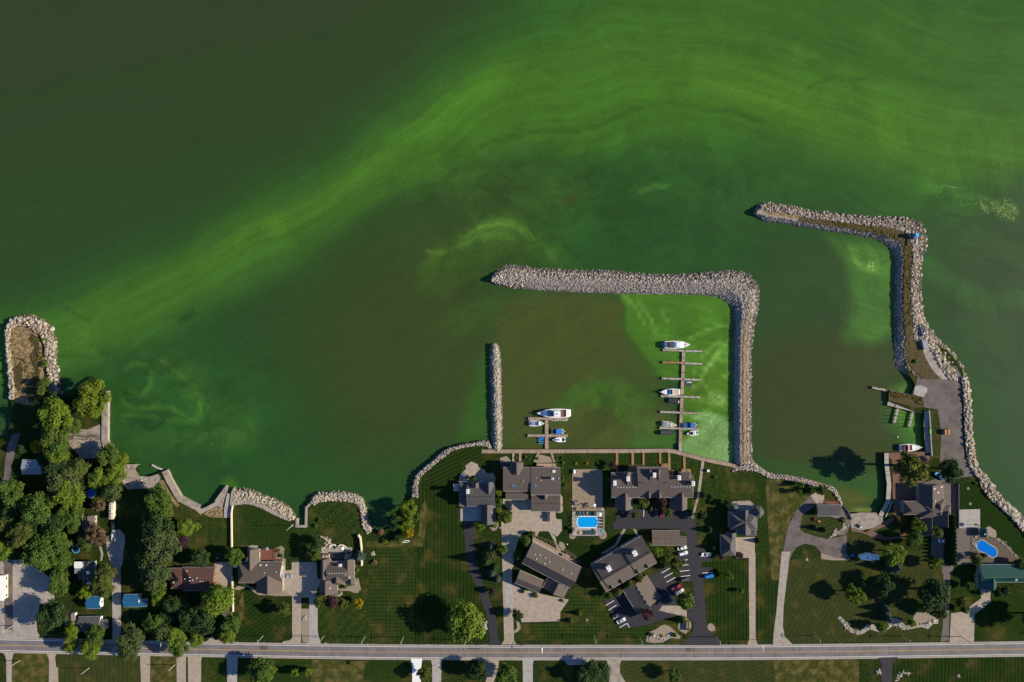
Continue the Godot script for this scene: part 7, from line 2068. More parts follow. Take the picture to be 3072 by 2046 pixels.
	scrub("low green scrub tufts on the dirt spit", [-245.01, -3.19, -241.87, -1.84, -240.08, 3.97, -239.64, 11.14, -240.98, 18.3, -240.53, 27.25, -245.9, 30.83, -249.93, 22.77, -253.06, 13.82, -254.41, 4.87, -249.93, 9.35, -244.11, 5.77, -246.35, 0.39], 190, 0.35, 0.8)
	scrub("brown-green weeds along the eastern breakwater's back", [160.41, -61.43, 177.76, -58.83, 190.77, -56.23, 197.71, -53.63, 195.1, -51.89, 182.09, -54.93, 164.75, -58.4, 158.68, -60.13], 200, 0.3, 0.75, "moss")
	scrub("weeds on the eastern breakwater's southern leg", [199.44, -47.55, 203.78, -47.55, 204.65, -36.28, 203.78, -18.93, 205.95, -7.66, 199.01, -7.66, 199.01, -27.61, 199.44, -40.62], 300, 0.3, 0.75, "moss")
	scrub("weeds on the pad beside the white plank dock", [192.71, 25.34, 198.97, 26.63, 202.66, 27.92, 209.29, 28.84, 210.03, 32.71, 207.82, 32.71, 203.4, 29.02, 196.76, 28.65, 193.44, 29.76], 90, 0.3, 0.7, "moss")
	scrub("weeds where the gravel yard meets the breakwater", [199.09, -5.73, 202.74, -3.91, 206.38, 6.41, 207.29, 10.97, 205.17, 15.52, 202.74, 14.91, 199.7, 9.45, 199.09, 0.34], 150, 0.3, 0.8, "moss")
	tree("tree", "broad", "dark", [219.2, 64.9, 5.9, 13.4], "dark broad tree at the gravel yard's south end")
	tree("tree", "loose", "yellow", [204.7, 93, 3.8, 9], "yellow-green tree before the rambling house")
	tree("tree", "broad", "mid", [202.1, 99.7, 4.2, 9.7], "green tree south of the yellow-green one")
	tree("tree", "round", "olive", [213.2, 96.1, 3.6, 8.6], "olive tree at the rambling house's drive")
	tree("tree", "loose", "yellow", [213.3, 111.9, 3.5, 8.3], "yellow-olive tree on the lawn by the paver lane")
	tree("tree", "round", "olive", [234.3, 110.5, 3.1, 7.6], "round olive tree at the pool terrace's south edge")
	tree("tree", "round", "dark", [238.9, 108.6, 1.7, 4.6], "dark round shrub beside the kidney-shaped pool")
	tree("tree", "broad", "dark", [256.6, 112.9, 2.8, 6.8], "dark tree at the picture's right edge by the pool")
	for k in 13:
		var z = lerpf([222.66, 89.02][1], [222.66, 111.82][1], k / 12.0)
		tree("spruce", "cone", "dark", [[222.59, 89.02][0] + 0.4 * k / 12.0, z, 2.6, 7.2], "%s dark spruce of the row along the paver lane" % ["northmost", "second", "third", "fourth", "fifth", "sixth", "seventh, middle", "eighth", "ninth", "tenth", "eleventh", "twelfth", "southmost"][k], "spruces in a row along the paver lane")
	tree("tree", "broad", "dark", [185.9, 122.1, 5.3, 12.1], "dark tree in the middle of the wide eastern lawn")
	tree("tree", "loose", "yellow", [172.3, 127.3, 5, 11.5], "yellowing tree west of the dark one on the eastern lawn")
	tree("tree", "broad", "dark", [209.3, 126.2, 8.7, 17.2], "largest dark tree beside the paver lane")
	tree("tree", "broad", "dark", [214.1, 135.5, 4.5, 10.6], "dark tree south of the largest one by the paver lane")
	tree("tree", "round", "bright", [206.7, 134.9, 2.5, 6.2], "bright small tree at the gravel bed's north edge")
	tree("spruce", "cone", "blue", [189.3, 135.7, 2.5, 6.9], "spruce north of the winding gravel bed")
	tree("spruce", "cone", "blue", [189.6, 139.8, 2.9, 7.9], "spruce standing in the winding gravel bed")
	tree("tree", "round", "yellow", [186.4, 144.1, 3.2, 7.8], "yellow-green tree in the winding gravel bed, west")
	tree("tree", "round", "yellow", [202.2, 142.4, 2.3, 5.8], "yellow-green tree in the winding gravel bed, east")
	tree("tree", "loose", "mid", [231, 123.7, 2.6, 6.5], "small tree west of the green-roofed house")
	tree("shrub", "round", "olive", [226.6, 131.6, 3.1, 7.6], "olive round bush by the curved drive")
	tree("shrub", "round", "olive", [229.1, 135.5, 2.3, 5.8], "smaller round bush at the curved drive's bend")
	tree("shrub", "shrub", "mid", [236.4, 126, 1.8, 4.9], "green shrub at the green-roofed house's door")
	tree("tree", "round", "dark", [245.2, 127.2, 2.6, 6.5], "dark bush south of the green gable")
	tree("tree", "round", "dark", [249.3, 125.9, 2.5, 6.2], "dark bush along the green-roofed house's front")
	tree("tree", "broad", "dark", [261.5, 138.6, 7, 15.8], "tree beyond the right edge whose shadow falls on the lawn")
	tree("shrub", "shrub", "yellow", [205.6, 10.6, 1.6, 4.3], "green and yellow bush where the gravel yard narrows")
	tree("shrub", "shrub", "dark", [204.2, 10.6, 1.1, 3.3], "dark bush at the yard's narrow end")
	tree("shrub", "shrub", "olive", [236.4, 72.4, 1.2, 3.6], "olive bush at the revetment's lawn corner")


# low growth nobody could count: one object
func scrub(label: String, a: Array, count: int, r0: float, r1: float, tint := "olive") -> void:
	var p := P(a)
	var lo = p[0]
	var hi = p[0]
	for q in p:
		lo = lo.min(q)
		hi = hi.max(q)
	var g := RandomNumberGenerator.new()
	g.seed = count
	var mm := MultiMesh.new()
	mm.transform_format = MultiMesh.TRANSFORM_3D
	mm.use_colors = true
	mm.mesh = crown_mesh("shrub", 1)
	mm.instance_count = count
	var i := 0
	while i < count:
		var q = Vector2(g.randf_range(lo.x, hi.x), g.randf_range(lo.y, hi.y))
		if not Geometry2D.is_point_in_polygon(q, p):
			continue
		var r = lerpf(r0, r1, pow(g.randf(), 1.8))
		var y = 0.1 if label.contains("spit") or label.contains("pad") or label.contains("yard") else 1.05
		mm.set_instance_transform(i, Transform3D(Basis(Vector3.UP, g.randf() * TAU).scaled(Vector3(r, r * 0.6, r)), Vector3(q.x, y + r * 0.2, q.y)))
		var t = g.randf_range(0.6, 1.5)
		mm.set_instance_color(i, Color(t * g.randf_range(1.0, 1.6), t, t))
		i += 1
	var m := MultiMeshInstance3D.new()
	m.name = numbered("weeds", self)
	m.multimesh = mm
	m.material_override = leaves(tint)
	add_child(m, true)
	tag(m, label, "weeds")
	stuff(m)


# ------------------------------------------------------------------ boats
# half width of a hull at f (0 stern, 1 bow)
func beam_at(f: float, b: float, blunt: float) -> float:
	var k = 1.0 if f < 0.42 else 1.0 - pow((f - 0.42) / 0.58, blunt)
	return b * 0.5 * (0.88 + 0.12 * minf(1.0, f / 0.3)) * maxf(0.02, k)


# a hull with a deck and a sunken cockpit; bow towards +x; parts: hull, deck, cockpit_floor
func hull(o: Node3D, ln: float, b: float, free: float, pit: Array, m := "gelcoat", blunt := 2.3, side := "gelcoat") -> void:
	var hs := Sh.new()
	var dk := Sh.new()
	var fl := Sh.new()
	var n := 28
	for i in n:
		var f0 = float(i) / n
		var f1 = float(i + 1) / n
		var x0 = (f0 - 0.5) * ln
		var x1 = (f1 - 0.5) * ln
		var w0 = beam_at(f0, b, blunt)
		var w1 = beam_at(f1, b, blunt)
		var y0 = free + 0.25 * f0 * f0
		var y1 = free + 0.25 * f1 * f1
		var inp = pit.size() > 0 and f0 >= pit[0] - 0.001 and f1 <= pit[1] + 0.001
		for s in [-1.0, 1.0]:
			hs.quad(Vector3(x0, y0, w0 * s), Vector3(x1, y1, w1 * s), Vector3(x1, -0.5, w1 * 0.8 * s), Vector3(x0, -0.5, w0 * 0.8 * s), Vector3(0.1, 0, s))
			var i0 = maxf(0.0, w0 - 0.32) if inp else 0.0
			var i1 = maxf(0.0, w1 - 0.32) if inp else 0.0
			dk.quad(Vector3(x0, y0, w0 * s), Vector3(x1, y1, w1 * s), Vector3(x1, y1 + (0.0 if inp else 0.1), i1 * s), Vector3(x0, y0 + (0.0 if inp else 0.1), i0 * s), Vector3.UP)
			if inp:
				dk.quad(Vector3(x0, y0, i0 * s), Vector3(x1, y1, i1 * s), Vector3(x1, 0.25, i1 * s), Vector3(x0, 0.25, i0 * s), Vector3(0, 0, -s))
				fl.quad(Vector3(x0, 0.25, 0), Vector3(x1, 0.25, 0), Vector3(x1, 0.25, i1 * s), Vector3(x0, 0.25, i0 * s), Vector3.UP)
		if i == 0:
			hs.quad(Vector3(x0, y0, w0), Vector3(x0, y0, -w0), Vector3(x0, -0.5, -w0 * 0.8), Vector3(x0, -0.5, w0 * 0.8), Vector3.LEFT)
	part("hull", hs, M[side], o)
	part("deck", dk, M[m], o)
	if fl.v.size():
		part("cockpit_floor", fl, M["tan_fabric"], o)


# an arched cover over part of a boat: stretches from x0 to x1, half width w
func canopy(o: Node3D, called: String, x0: float, x1: float, w: float, y: float, rise: float, m: String) -> MeshInstance3D:
	var sh := Sh.new()
	var k := 6
	for i in k:
		var a0 = PI * i / k
		var a1 = PI * (i + 1) / k
		var p0 = Vector3(0, y + sin(a0) * rise, -cos(a0) * w)
		var p1 = Vector3(0, y + sin(a1) * rise, -cos(a1) * w)
		sh.quad(Vector3(x0, p0.y, p0.z), Vector3(x1, p0.y, p0.z), Vector3(x1, p1.y, p1.z), Vector3(x0, p1.y, p1.z), p0 + p1 - Vector3(0, 2 * y - 1, 0))
		for x in [x0, x1]:
			sh.tri(Vector3(x, y, 0), Vector3(x, p0.y, p0.z), Vector3(x, p1.y, p1.z), Vector3(1 if x == x1 else -1, 0, 0))
	return part(called, sh, M[m], o)


func blk(o: Node3D, called: String, b: Array, y0: float, t: Array, y1: float, m: String) -> MeshInstance3D:
	var sh := Sh.new()
	sh.frus(b, y0, t, y1)
	return part(called, sh, M[m], o)


func rail(o: Node3D, ln: float, b: float, free: float, f0: float, f1: float, blunt := 2.3) -> void:
	var sh := Sh.new()
	for s in [-1.0, 1.0]:
		var last := Vector3.INF
		for i in 9:
			var f = lerpf(f0, f1, i / 8.0)
			var p = Vector3((f - 0.5) * ln, free + 0.75, beam_at(f, b, blunt) * 0.94 * s)
			if last != Vector3.INF:
				sh.tube(last, p, 0.035, 0.035, 5, false)
			sh.tube(p, p - Vector3(0, 0.6, 0), 0.03, 0.03, 5, false)
			last = p
	part("bow_rail", sh, M["steel"], o)


func outboard(o: Node3D, x: float, m := "black") -> void:
	var sh := Sh.new()
	sh.frus([-0.35, 0.3, -0.25, 0.25], 0.6, [-0.3, 0.2, -0.18, 0.18], 1.25)
	sh.box(Vector3(-0.05, 0.1, 0), Vector3(0.2, 1.0, 0.15))
	var q := part("outboard_motor", sh, M[m], o)
	q.position.x = x


func boat_at(called: String, label: String, q: Array, yaw: float) -> Node3D:
	return thing(called, label, "boat", V(q, LAKE), yaw, "")


func boats() -> void:
	# the yacht, bow to the west
	var o := boat_at("yacht", "large white motor yacht with flybridge, longest boat in the marina", [21.07, 36.83], PI)
	hull(o, 16.6, 4.6, 1.7, [0.1, 0.24])
	blk(o, "cabin", [-4.4, 2.6, -1.75, 1.75], 1.7, [-4.2, 0.9, -1.55, 1.55], 3.2, "gelcoat")
	blk(o, "windscreen", [0.7, 3.1, -1.7, 1.7], 1.75, [0.5, 1.1, -1.45, 1.45], 3.24, "glass_blue")
	blk(o, "side_window", [-3.6, 0.6, -1.8, 1.8], 2.2, [-3.5, 0.5, -1.68, 1.68], 2.85, "glass_dark")
	blk(o, "flybridge", [-3.2, 0.6, -1.3, 1.3], 3.2, [-3.4, 0.2, -1.4, 1.4], 4.1, "gelcoat")
	blk(o, "flybridge_windscreen", [0.3, 1.3, -1.2, 1.2], 3.3, [0.2, 0.5, -1.2, 1.2], 4.4, "glass_dark")
	blk(o, "hardtop", [-3.4, -0.1, -1.42, 1.42], 5.4, [-3.3, -0.3, -1.3, 1.3], 5.6, "gelcoat")
	for s in [-1, 1]:
		for x in [-3.0, -0.5]:
			var ps := Sh.new()
			ps.tube(Vector3(x, 4.0, 1.2 * s), Vector3(x, 5.42, 1.25 * s), 0.06, 0.05, 6)
			part("hardtop_post", ps, M["steel"], o)
	var sh := Sh.new()
	sh.tube(Vector3(-1.6, 5.6, 0), Vector3(-1.6, 5.95, 0), 0.34, 0.22, 10)
	part("radar_dome", sh, M["charcoal"], o)
	blk(o, "aft_awning", [-5.4, -3.5, -1.8, 1.8], 3.1, [-5.4, -3.5, -1.75, 1.75], 3.25, "brown_paint")
	blk(o, "swim_platform", [-9.0, -8.2, -1.7, 1.7], 0.3, [-9.0, -8.2, -1.7, 1.7], 0.42, "gelcoat")
	blk(o, "deck_hatch", [5.3, 5.8, -0.28, 0.28], 1.95, [5.35, 5.75, -0.24, 0.24], 2.08, "glass_dark")
	blk(o, "deck_hatch", [2.7, 3.3, -0.3, 0.3], 1.85, [2.75, 3.2, -0.26, 0.26], 1.98, "glass_dark")
	blk(o, "anchor_roller", [8.0, 8.9, -0.14, 0.14], 1.95, [8.0, 8.8, -0.1, 0.1], 2.1, "steel")
	rail(o, 16.6, 4.6, 1.9, 0.55, 0.98)
	# white boat with blue covers, bow east
	o = boat_at("cabin_boat", "white boat with navy cockpit cover, stern west on the smaller dock", [12.65, 42.07], 0.0)
	hull(o, 7.7, 3.0, 1.1, [])
	blk(o, "cockpit_cover", [-3.2, 1.3, -1.05, 1.05], 1.1, [-3.0, 1.0, -0.9, 0.9], 1.75, "navy_canvas")
	blk(o, "cover_panel", [-3.0, -0.9, -0.85, 0.85], 1.76, [-2.9, -1.0, -0.8, 0.8], 1.84, "pale_metal")
	blk(o, "windscreen", [1.2, 1.75, -1.0, 1.0], 1.15, [1.05, 1.25, -0.85, 0.85], 1.8, "trim")
	blk(o, "deck_hatch", [2.1, 2.5, -0.2, 0.2], 1.35, [2.15, 2.45, -0.17, 0.17], 1.46, "glass_dark")
	blk(o, "swim_platform", [-4.3, -3.8, -1.1, 1.1], 0.3, [-4.3, -3.8, -1.1, 1.1], 0.4, "pale_metal")
	rail(o, 7.7, 3.0, 1.2, 0.6, 0.96)
	# pontoon boat under bright blue canopy
	o = boat_at("pontoon_boat", "pontoon boat with bright blue canopy on the smaller dock", [23.15, 46.16], 0.0)
	for s in [-1, 1]:
		sh = Sh.new()
		sh.tube(Vector3(-3.2, 0.1, 0.85 * s), Vector3(2.6, 0.1, 0.85 * s), 0.33, 0.33, 10)
		part("float", sh, M["steel"], o)
	blk(o, "deck", [-3.2, 3.2, -1.3, 1.3], 0.45, [-3.2, 3.2, -1.3, 1.3], 0.6, "beige_canvas")
	blk(o, "seat_cover", [-3.1, -0.4, -1.25, 1.25], 0.6, [-3.0, -0.5, -1.15, 1.15], 1.4, "charcoal")
	canopy(o, "canopy", -0.4, 2.3, 1.3, 2.1, 0.35, "bright_blue")
	blk(o, "side_rail", [-3.15, 2.6, -1.3, -1.24], 0.6, [-3.15, 2.6, -1.3, -1.24], 1.3, "trim")
	blk(o, "side_rail", [-3.15, 2.6, 1.24, 1.3], 0.6, [-3.15, 2.6, 1.24, 1.3], 1.3, "trim")
	outboard(o, 3.6, "white")
	# white runabout, bow west
	o = boat_at("runabout", "small white open boat with blue bow cover on the smaller dock", [23.98, 50.4], PI + 0.02)
	hull(o, 6.8, 2.5, 1.0, [0.05, 0.3], "gelcoat", 1.9)
	blk(o, "bow_cover", [0.9, 2.6, -0.62, 0.62], 1.05, [0.9, 2.5, -0.3, 0.3], 1.45, "glass_blue")
	blk(o, "console", [-0.8, 0.0, -0.5, 0.5], 0.9, [-0.6, -0.1, -0.4, 0.4], 1.6, "gelcoat")
	blk(o, "seat", [-2.2, -1.7, -0.8, 0.8], 0.3, [-2.2, -1.8, -0.75, 0.75], 0.85, "navy_canvas")
	outboard(o, -3.4)
	# drive-on floats with water scooters
	o = boat_at("scooter_float", "royal blue floating platform under the smaller dock's cross", [14.95, 49.85], 0.0)
	blk(o, "float", [-1.6, 1.6, -0.62, 0.62], -0.1, [-1.55, 1.55, -0.58, 0.58], 0.4, "bright_blue")
	blk(o, "scooter", [-1.2, 1.0, -0.35, 0.35], 0.4, [-1.0, 0.7, -0.2, 0.2], 0.95, "blue_canvas")
	o = boat_at("scooter_float", "light blue floating platform with scooter nearest the boardwalk", [14.86, 51.8], 0.0)
	blk(o, "float", [-1.5, 1.5, -0.85, 0.85], -0.1, [-1.45, 1.45, -0.8, 0.8], 0.35, "navy_canvas")
	blk(o, "float_rail", [-1.4, 1.3, -0.72, -0.4], 0.35, [-1.4, 1.3, -0.7, -0.42], 0.55, "sky_blue")
	blk(o, "float_rail", [-1.4, 1.3, 0.4, 0.72], 0.35, [-1.4, 1.3, 0.42, 0.7], 0.55, "sky_blue")
	blk(o, "scooter", [-0.9, 1.2, -0.3, 0.3], 0.35, [-0.7, 0.8, -0.18, 0.18], 0.95, "black")
	# longer dock: cruiser at the head, bow east
	o = boat_at("cruiser", "white cruiser with grey cockpit at the head of the longer dock", [84.38, 1.9], 0.01)
	hull(o, 13.0, 4.0, 1.6, [0.06, 0.36])
	blk(o, "cabin", [-1.9, 3.2, -1.4, 1.4], 1.65, [-1.5, 1.6, -1.15, 1.15], 2.35, "gelcoat")
	blk(o, "windscreen", [-1.9, 0.3, -1.45, 1.45], 1.7, [-1.9, -0.9, -1.3, 1.3], 2.75, "glass_blue")
	blk(o, "bimini", [-4.6, -2.0, -1.5, 1.5], 3.2, [-4.5, -2.1, -1.4, 1.4], 3.34, "charcoal")
	for s in [-1, 1]:
		for x in [-4.4, -2.2]:
			sh = Sh.new()
			sh.tube(Vector3(x, 1.5, 1.4 * s), Vector3(x, 3.2, 1.35 * s), 0.05, 0.05, 6)
			part("bimini_post", sh, M["steel"], o)
	blk(o, "cockpit_seat", [-5.2, -4.7, -1.3, 1.3], 0.3, [-5.2, -4.7, -1.3, 1.3], 1.1, "beige_canvas")
	blk(o, "swim_platform", [-7.3, -6.4, -1.6, 1.6], 0.25, [-7.3, -6.4, -1.6, 1.6], 0.4, "pale_metal")
	blk(o, "deck_hatch", [3.7, 4.2, -0.25, 0.25], 1.95, [3.75, 4.15, -0.2, 0.2], 2.07, "glass_dark")
	rail(o, 13.0, 4.0, 1.8, 0.5, 0.98)
	# cruiser bow west
	o = boat_at("cruiser", "white cruiser with blue windscreen and cream cover on the longer dock's west side", [80.74, 26.01], PI)
	hull(o, 10.0, 3.3, 1.4, [0.05, 0.1])
	blk(o, "cockpit_cover", [-4.4, -1.4, -1.3, 1.3], 1.45, [-4.3, -1.5, -1.1, 1.1], 2.1, "beige_canvas")
	blk(o, "windscreen", [-0.4, 1.6, -1.25, 1.25], 1.5, [-0.6, 0.6, -1.0, 1.0], 2.2, "glass_blue")
	blk(o, "arch", [-1.3, -0.8, -1.35, 1.35], 1.5, [-1.2, -0.9, -1.3, 1.3], 2.8, "gelcoat")
	blk(o, "deck_hatch", [2.8, 3.3, -0.25, 0.25], 1.7, [2.85, 3.25, -0.2, 0.2], 1.82, "glass_dark")
	blk(o, "anchor_roller", [4.9, 5.6, -0.12, 0.12], 1.6, [4.9, 5.5, -0.1, 0.1], 1.75, "steel")
	rail(o, 10.0, 3.3, 1.6, 0.55, 0.98)
	# cream open boat bow east
	o = boat_at("cuddy_boat", "cream boat with grey shrunken cover above the longer dock's lowest finger", [80.39, 42.58], -0.14)
	hull(o, 8.0, 2.8, 1.2, [], "cream", 2.1, "gelcoat")
	blk(o, "cockpit_cover", [-3.7, 0.9, -1.15, 1.15], 1.2, [-3.4, 0.4, -0.8, 0.8], 1.8, "pale_metal")
	blk(o, "cover_fold", [-2.2, -0.6, -0.7, 0.2], 1.8, [-2.0, -0.8, -0.5, 0.1], 2.0, "silver_paint")
	blk(o, "deck_hatch", [1.7, 2.1, -0.2, 0.2], 1.42, [1.75, 2.05, -0.16, 0.16], 1.52, "glass_dark")
	rail(o, 8.0, 2.8, 1.3, 0.6, 0.97)
	# navy covered boat
	o = boat_at("covered_boat", "boat under black cover below the longer dock's lowest finger, west side", [79.31, 46.74], 0.0)
	hull(o, 7.4, 2.6, 0.9, [], "charcoal", 2.6, "charcoal")
	canopy(o, "boat_cover", -3.5, 2.2, 1.25, 0.95, 0.8, "charcoal")
	blk(o, "bow_cover", [2.0, 3.2, -0.7, 0.7], 0.95, [2.0, 3.0, -0.2, 0.2], 1.3, "black")
	outboard(o, -3.8)
	# blue pontoon boat, east side
	o = boat_at("pontoon_boat", "pontoon boat with navy and blue covers on the longer dock's east side", [90.45, 43.01], 0.02)
	for s in [-1, 1]:
		sh = Sh.new()
		sh.tube(Vector3(-3.3, 0.1, 0.85 * s), Vector3(3.0, 0.1, 0.85 * s), 0.33, 0.33, 10)
		part("float", sh, M["steel"], o)
	blk(o, "deck", [-3.4, 3.3, -1.35, 1.35], 0.45, [-3.4, 3.3, -1.35, 1.35], 0.6, "beige_canvas")
	blk(o, "seat_cover", [-3.3, 0.4, -1.3, 1.3], 0.6, [-3.2, 0.4, -1.2, 1.2], 1.5, "navy_canvas")
	blk(o, "canopy", [0.4, 2.7, -1.32, 1.32], 1.5, [0.5, 2.6, -1.2, 1.2], 2.3, "blue_canvas")
	outboard(o, 3.8, "white")
	# white and black speedboat, bow west
	o = boat_at("speedboat", "white speedboat with black cockpit, bow west, in the pale scum", [92.1, 47.09], PI + 0.1)
	hull(o, 6.0, 2.5, 0.95, [0.04, 0.2], "gelcoat", 2.0)
	blk(o, "bow_pad", [0.4, 2.1, -0.75, 0.75], 1.0, [0.4, 1.9, -0.5, 0.5], 1.22, "black")
	blk(o, "windscreen", [-0.2, 0.5, -0.9, 0.9], 1.0, [-0.35, 0.1, -0.8, 0.8], 1.55, "glass_dark")
	blk(o, "cockpit_cover", [-1.8, -0.2, -0.9, 0.9], 1.0, [-1.7, -0.3, -0.75, 0.75], 1.35, "gelcoat")
	blk(o, "tower", [-0.9, -0.6, -1.0, 1.0], 2.3, [-0.9, -0.65, -0.95, 0.95], 2.42, "steel")
	outboard(o, -3.1)
	# black swim raft
	o = boat_at("pontoon_boat", "black covered pontoon boat lying askew under the longer dock", [82.56, 30.7], -0.16)
	blk(o, "deck", [-2.9, 2.9, -1.3, 1.3], 0.2, [-2.9, 2.9, -1.3, 1.3], 0.5, "charcoal")
	blk(o, "boat_cover", [-2.8, 2.4, -1.2, 1.2], 0.5, [-2.6, 2.2, -1.0, 1.0], 1.2, "black")
	for x in [-1.8, -0.6, 0.6, 1.7]:
		blk(o, "cover_rib", [x, x + 0.12, -1.0, 1.0], 1.2, [x + 0.02, x + 0.1, -0.9, 0.9], 1.3, "charcoal")
	blk(o, "locker", [2.4, 2.9, -0.6, 0.5], 0.5, [2.45, 2.85, -0.5, 0.45], 1.1, "white")
	o = boat_at("scooter_lift", "water scooter on a black lift on the longer dock's east side", [90.06, 21.85], 0.0)
	blk(o, "float", [-1.9, 1.8, -1.3, 1.3], 0.0, [-1.9, 1.8, -1.3, 1.3], 0.35, "charcoal")
	blk(o, "scooter", [-1.2, 1.7, -1.1, -0.4], 0.35, [-0.8, 1.5, -0.95, -0.55], 1.15, "white")
	blk(o, "scooter_seat", [-1.1, 0.2, -0.92, -0.6], 1.1, [-1.0, 0.1, -0.88, -0.64], 1.25, "blue_paint")
	blk(o, "lift_arm", [-1.6, 1.5, 0.1, 0.3], 0.35, [-1.6, 1.5, 0.1, 0.3], 0.7, "black")
	blk(o, "lift_arm", [-1.6, 1.5, 0.8, 1.0], 0.35, [-1.6, 1.5, 0.8, 1.0], 0.7, "black")
	# east basin boat with maroon covers, bow east
	o = boat_at("cruiser", "white cruiser with maroon covers in the east basin", [203.4, 54.38], 0.03)
	hull(o, 10.8, 3.8, 1.5, [0.05, 0.1])
	blk(o, "cockpit_cover", [-4.3, -2.0, -1.55, 1.55], 1.55, [-4.2, -2.1, -1.35, 1.35], 2.3, "maroon")
	blk(o, "arch", [-2.0, -1.4, -1.6, 1.6], 1.55, [-1.9, -1.5, -1.5, 1.5], 2.9, "gelcoat")
	blk(o, "helm_cover", [-1.4, 0.5, -1.35, 1.35], 1.55, [-1.3, 0.2, -1.1, 1.1], 2.3, "maroon")
	blk(o, "windscreen", [0.5, 1.2, -1.3, 1.3], 1.6, [0.4, 0.6, -1.1, 1.1], 2.3, "trim")
	blk(o, "deck_hatch", [3.0, 3.5, -1.2, -1.0], 1.75, [3.0, 3.5, -1.2, -1.0], 1.85, "glass_dark")
	blk(o, "swim_platform", [-5.9, -5.3, -1.6, 1.6], 0.25, [-5.9, -5.3, -1.6, 1.6], 0.4, "pale_metal")
	blk(o, "anchor_roller", [5.3, 6.1, -0.13, 0.13], 1.75, [5.3, 6.0, -0.1, 0.1], 1.9, "steel")
	rail(o, 10.8, 3.8, 1.7, 0.55, 0.98)
	# upturned rowing boat on the lawn
	o = thing("rowing_boat", "small white rowing boat lying on the grass by the golden tree", "boat", V([-53.82, 101.91], 0.5), 0.05)
	hull(o, 3.8, 1.3, 0.45, [0.1, 0.8], "white", 2.0, "white")
	# buoy
	o = thing("mooring_buoy", "white mooring buoy floating alone in the east basin", "buoy", V([197.31, 49.15], LAKE))
	sh = Sh.new()
	sh.lump(Vector3(0, 0.15, 0), Vector3(0.45, 0.42, 0.45), rng, 10, 0.02)
	part("float", sh, M["white"], o)
	sh = Sh.new()
	sh.tube(Vector3(0, 0.5, 0), Vector3(0, 0.75, 0), 0.08, 0.06, 6)
	part("ring_post", sh, M["steel"], o)


# ------------------------------------------------------------------ vehicles
func paint_mat(c: String) -> Material:
	return M[c]


# front towards +x
func car(kind: String, paint: String, label: String, q: Array, yaw: float, cat := "car", called := "parked_car") -> Node3D:
	var o := thing(called, label, cat, V(q, 0.06), yaw)
	var L: float = {"sedan": 4.8, "suv": 4.9, "pickup": 5.8}[kind]
	var h: float = {"sedan": 0.82, "suv": 1.0, "pickup": 1.05}[kind]
	var sh := Sh.new()
	var plan := PackedVector2Array()
	for p in [[-0.5, -0.34], [-0.46, -0.47], [-0.36, -0.5], [0.34, -0.5], [0.45, -0.45], [0.5, -0.3], [0.5, 0.3], [0.45, 0.45], [0.34, 0.5], [-0.36, 0.5], [-0.46, 0.47], [-0.5, 0.34]]:
		plan.append(Vector2(p[0] * L, p[1] * 1.85))
	var up := PackedVector2Array()
	for p in plan:
		up.append(p * Vector2(0.985, 0.9))
	sh.slab(plan, 0.28, h * 0.78)
	for i in plan.size():
		var j = (i + 1) % plan.size()
		sh.quad(Vector3(plan[i].x, h * 0.78, plan[i].y), Vector3(plan[j].x, h * 0.78, plan[j].y), Vector3(up[j].x, h, up[j].y), Vector3(up[i].x, h, up[i].y), Vector3(plan[i].x, 0.3, plan[i].y))
	sh.flat(up, h)
	part("body", sh, M[paint], o)
	var c: Array = {"sedan": [-1.55, 0.95, -0.85, 0.25, 1.42], "suv": [-2.2, 1.0, -1.9, 0.35, 1.72], "pickup": [-0.55, 1.5, -0.3, 0.95, 1.78]}[kind]
	blk(o, "cabin_glass", [c[0], c[1], -0.8, 0.8], h, [c[2], c[3], -0.62, 0.62], c[4] - 0.04, "glass_dark")
	blk(o, "roof", [c[2] - 0.06, c[3] + 0.06, -0.66, 0.66], c[4] - 0.06, [c[2], c[3], -0.6, 0.6], c[4], paint)
	if kind == "pickup":
		blk(o, "load_bed", [-2.7, -0.75, -0.72, 0.72], h, [-2.7, -0.75, -0.72, 0.72], h + 0.012, "charcoal")
		blk(o, "bed_rail", [-2.8, -0.6, -0.86, -0.72], h - 0.1, [-2.8, -0.6, -0.84, -0.74], h + 0.22, paint)
		blk(o, "bed_rail", [-2.8, -0.6, 0.72, 0.86], h - 0.1, [-2.8, -0.6, 0.74, 0.84], h + 0.22, paint)
		blk(o, "tailgate", [-2.85, -2.73, -0.8, 0.8], h - 0.1, [-2.83, -2.75, -0.8, 0.8], h + 0.22, paint)
	for x in [-0.3, 0.31]:
		for s in [-1.0, 1.0]:
			sh = Sh.new()
			sh.tube(Vector3(x * L, 0.33, 0.7 * s), Vector3(x * L, 0.33, 0.94 * s), 0.33, 0.33, 12)
			part("wheel", sh, M["rubber"], o)
	for s in [-1.0, 1.0]:
		blk(o, "headlight", [L * 0.46, L * 0.497, 0.5 * s - 0.16, 0.5 * s + 0.16], h * 0.6, [L * 0.46, L * 0.49, 0.5 * s - 0.15, 0.5 * s + 0.15], h * 0.76, "trim")
		blk(o, "taillight", [-L * 0.502, -L * 0.47, 0.62 * s - 0.14, 0.62 * s + 0.14], h * 0.6, [-L * 0.5, -L * 0.47, 0.62 * s - 0.13, 0.62 * s + 0.13], h * 0.8, "maroon")
		blk(o, "mirror", [c[1] - 0.35, c[1] - 0.15, 0.95 * s - 0.1, 0.95 * s + 0.1], h, [c[1] - 0.33, c[1] - 0.17, 0.95 * s - 0.09, 0.95 * s + 0.09], h + 0.18, paint)
	return o


func face(a: Array) -> float:
	return atan2(-(a[3] - a[1]), a[2] - a[0])


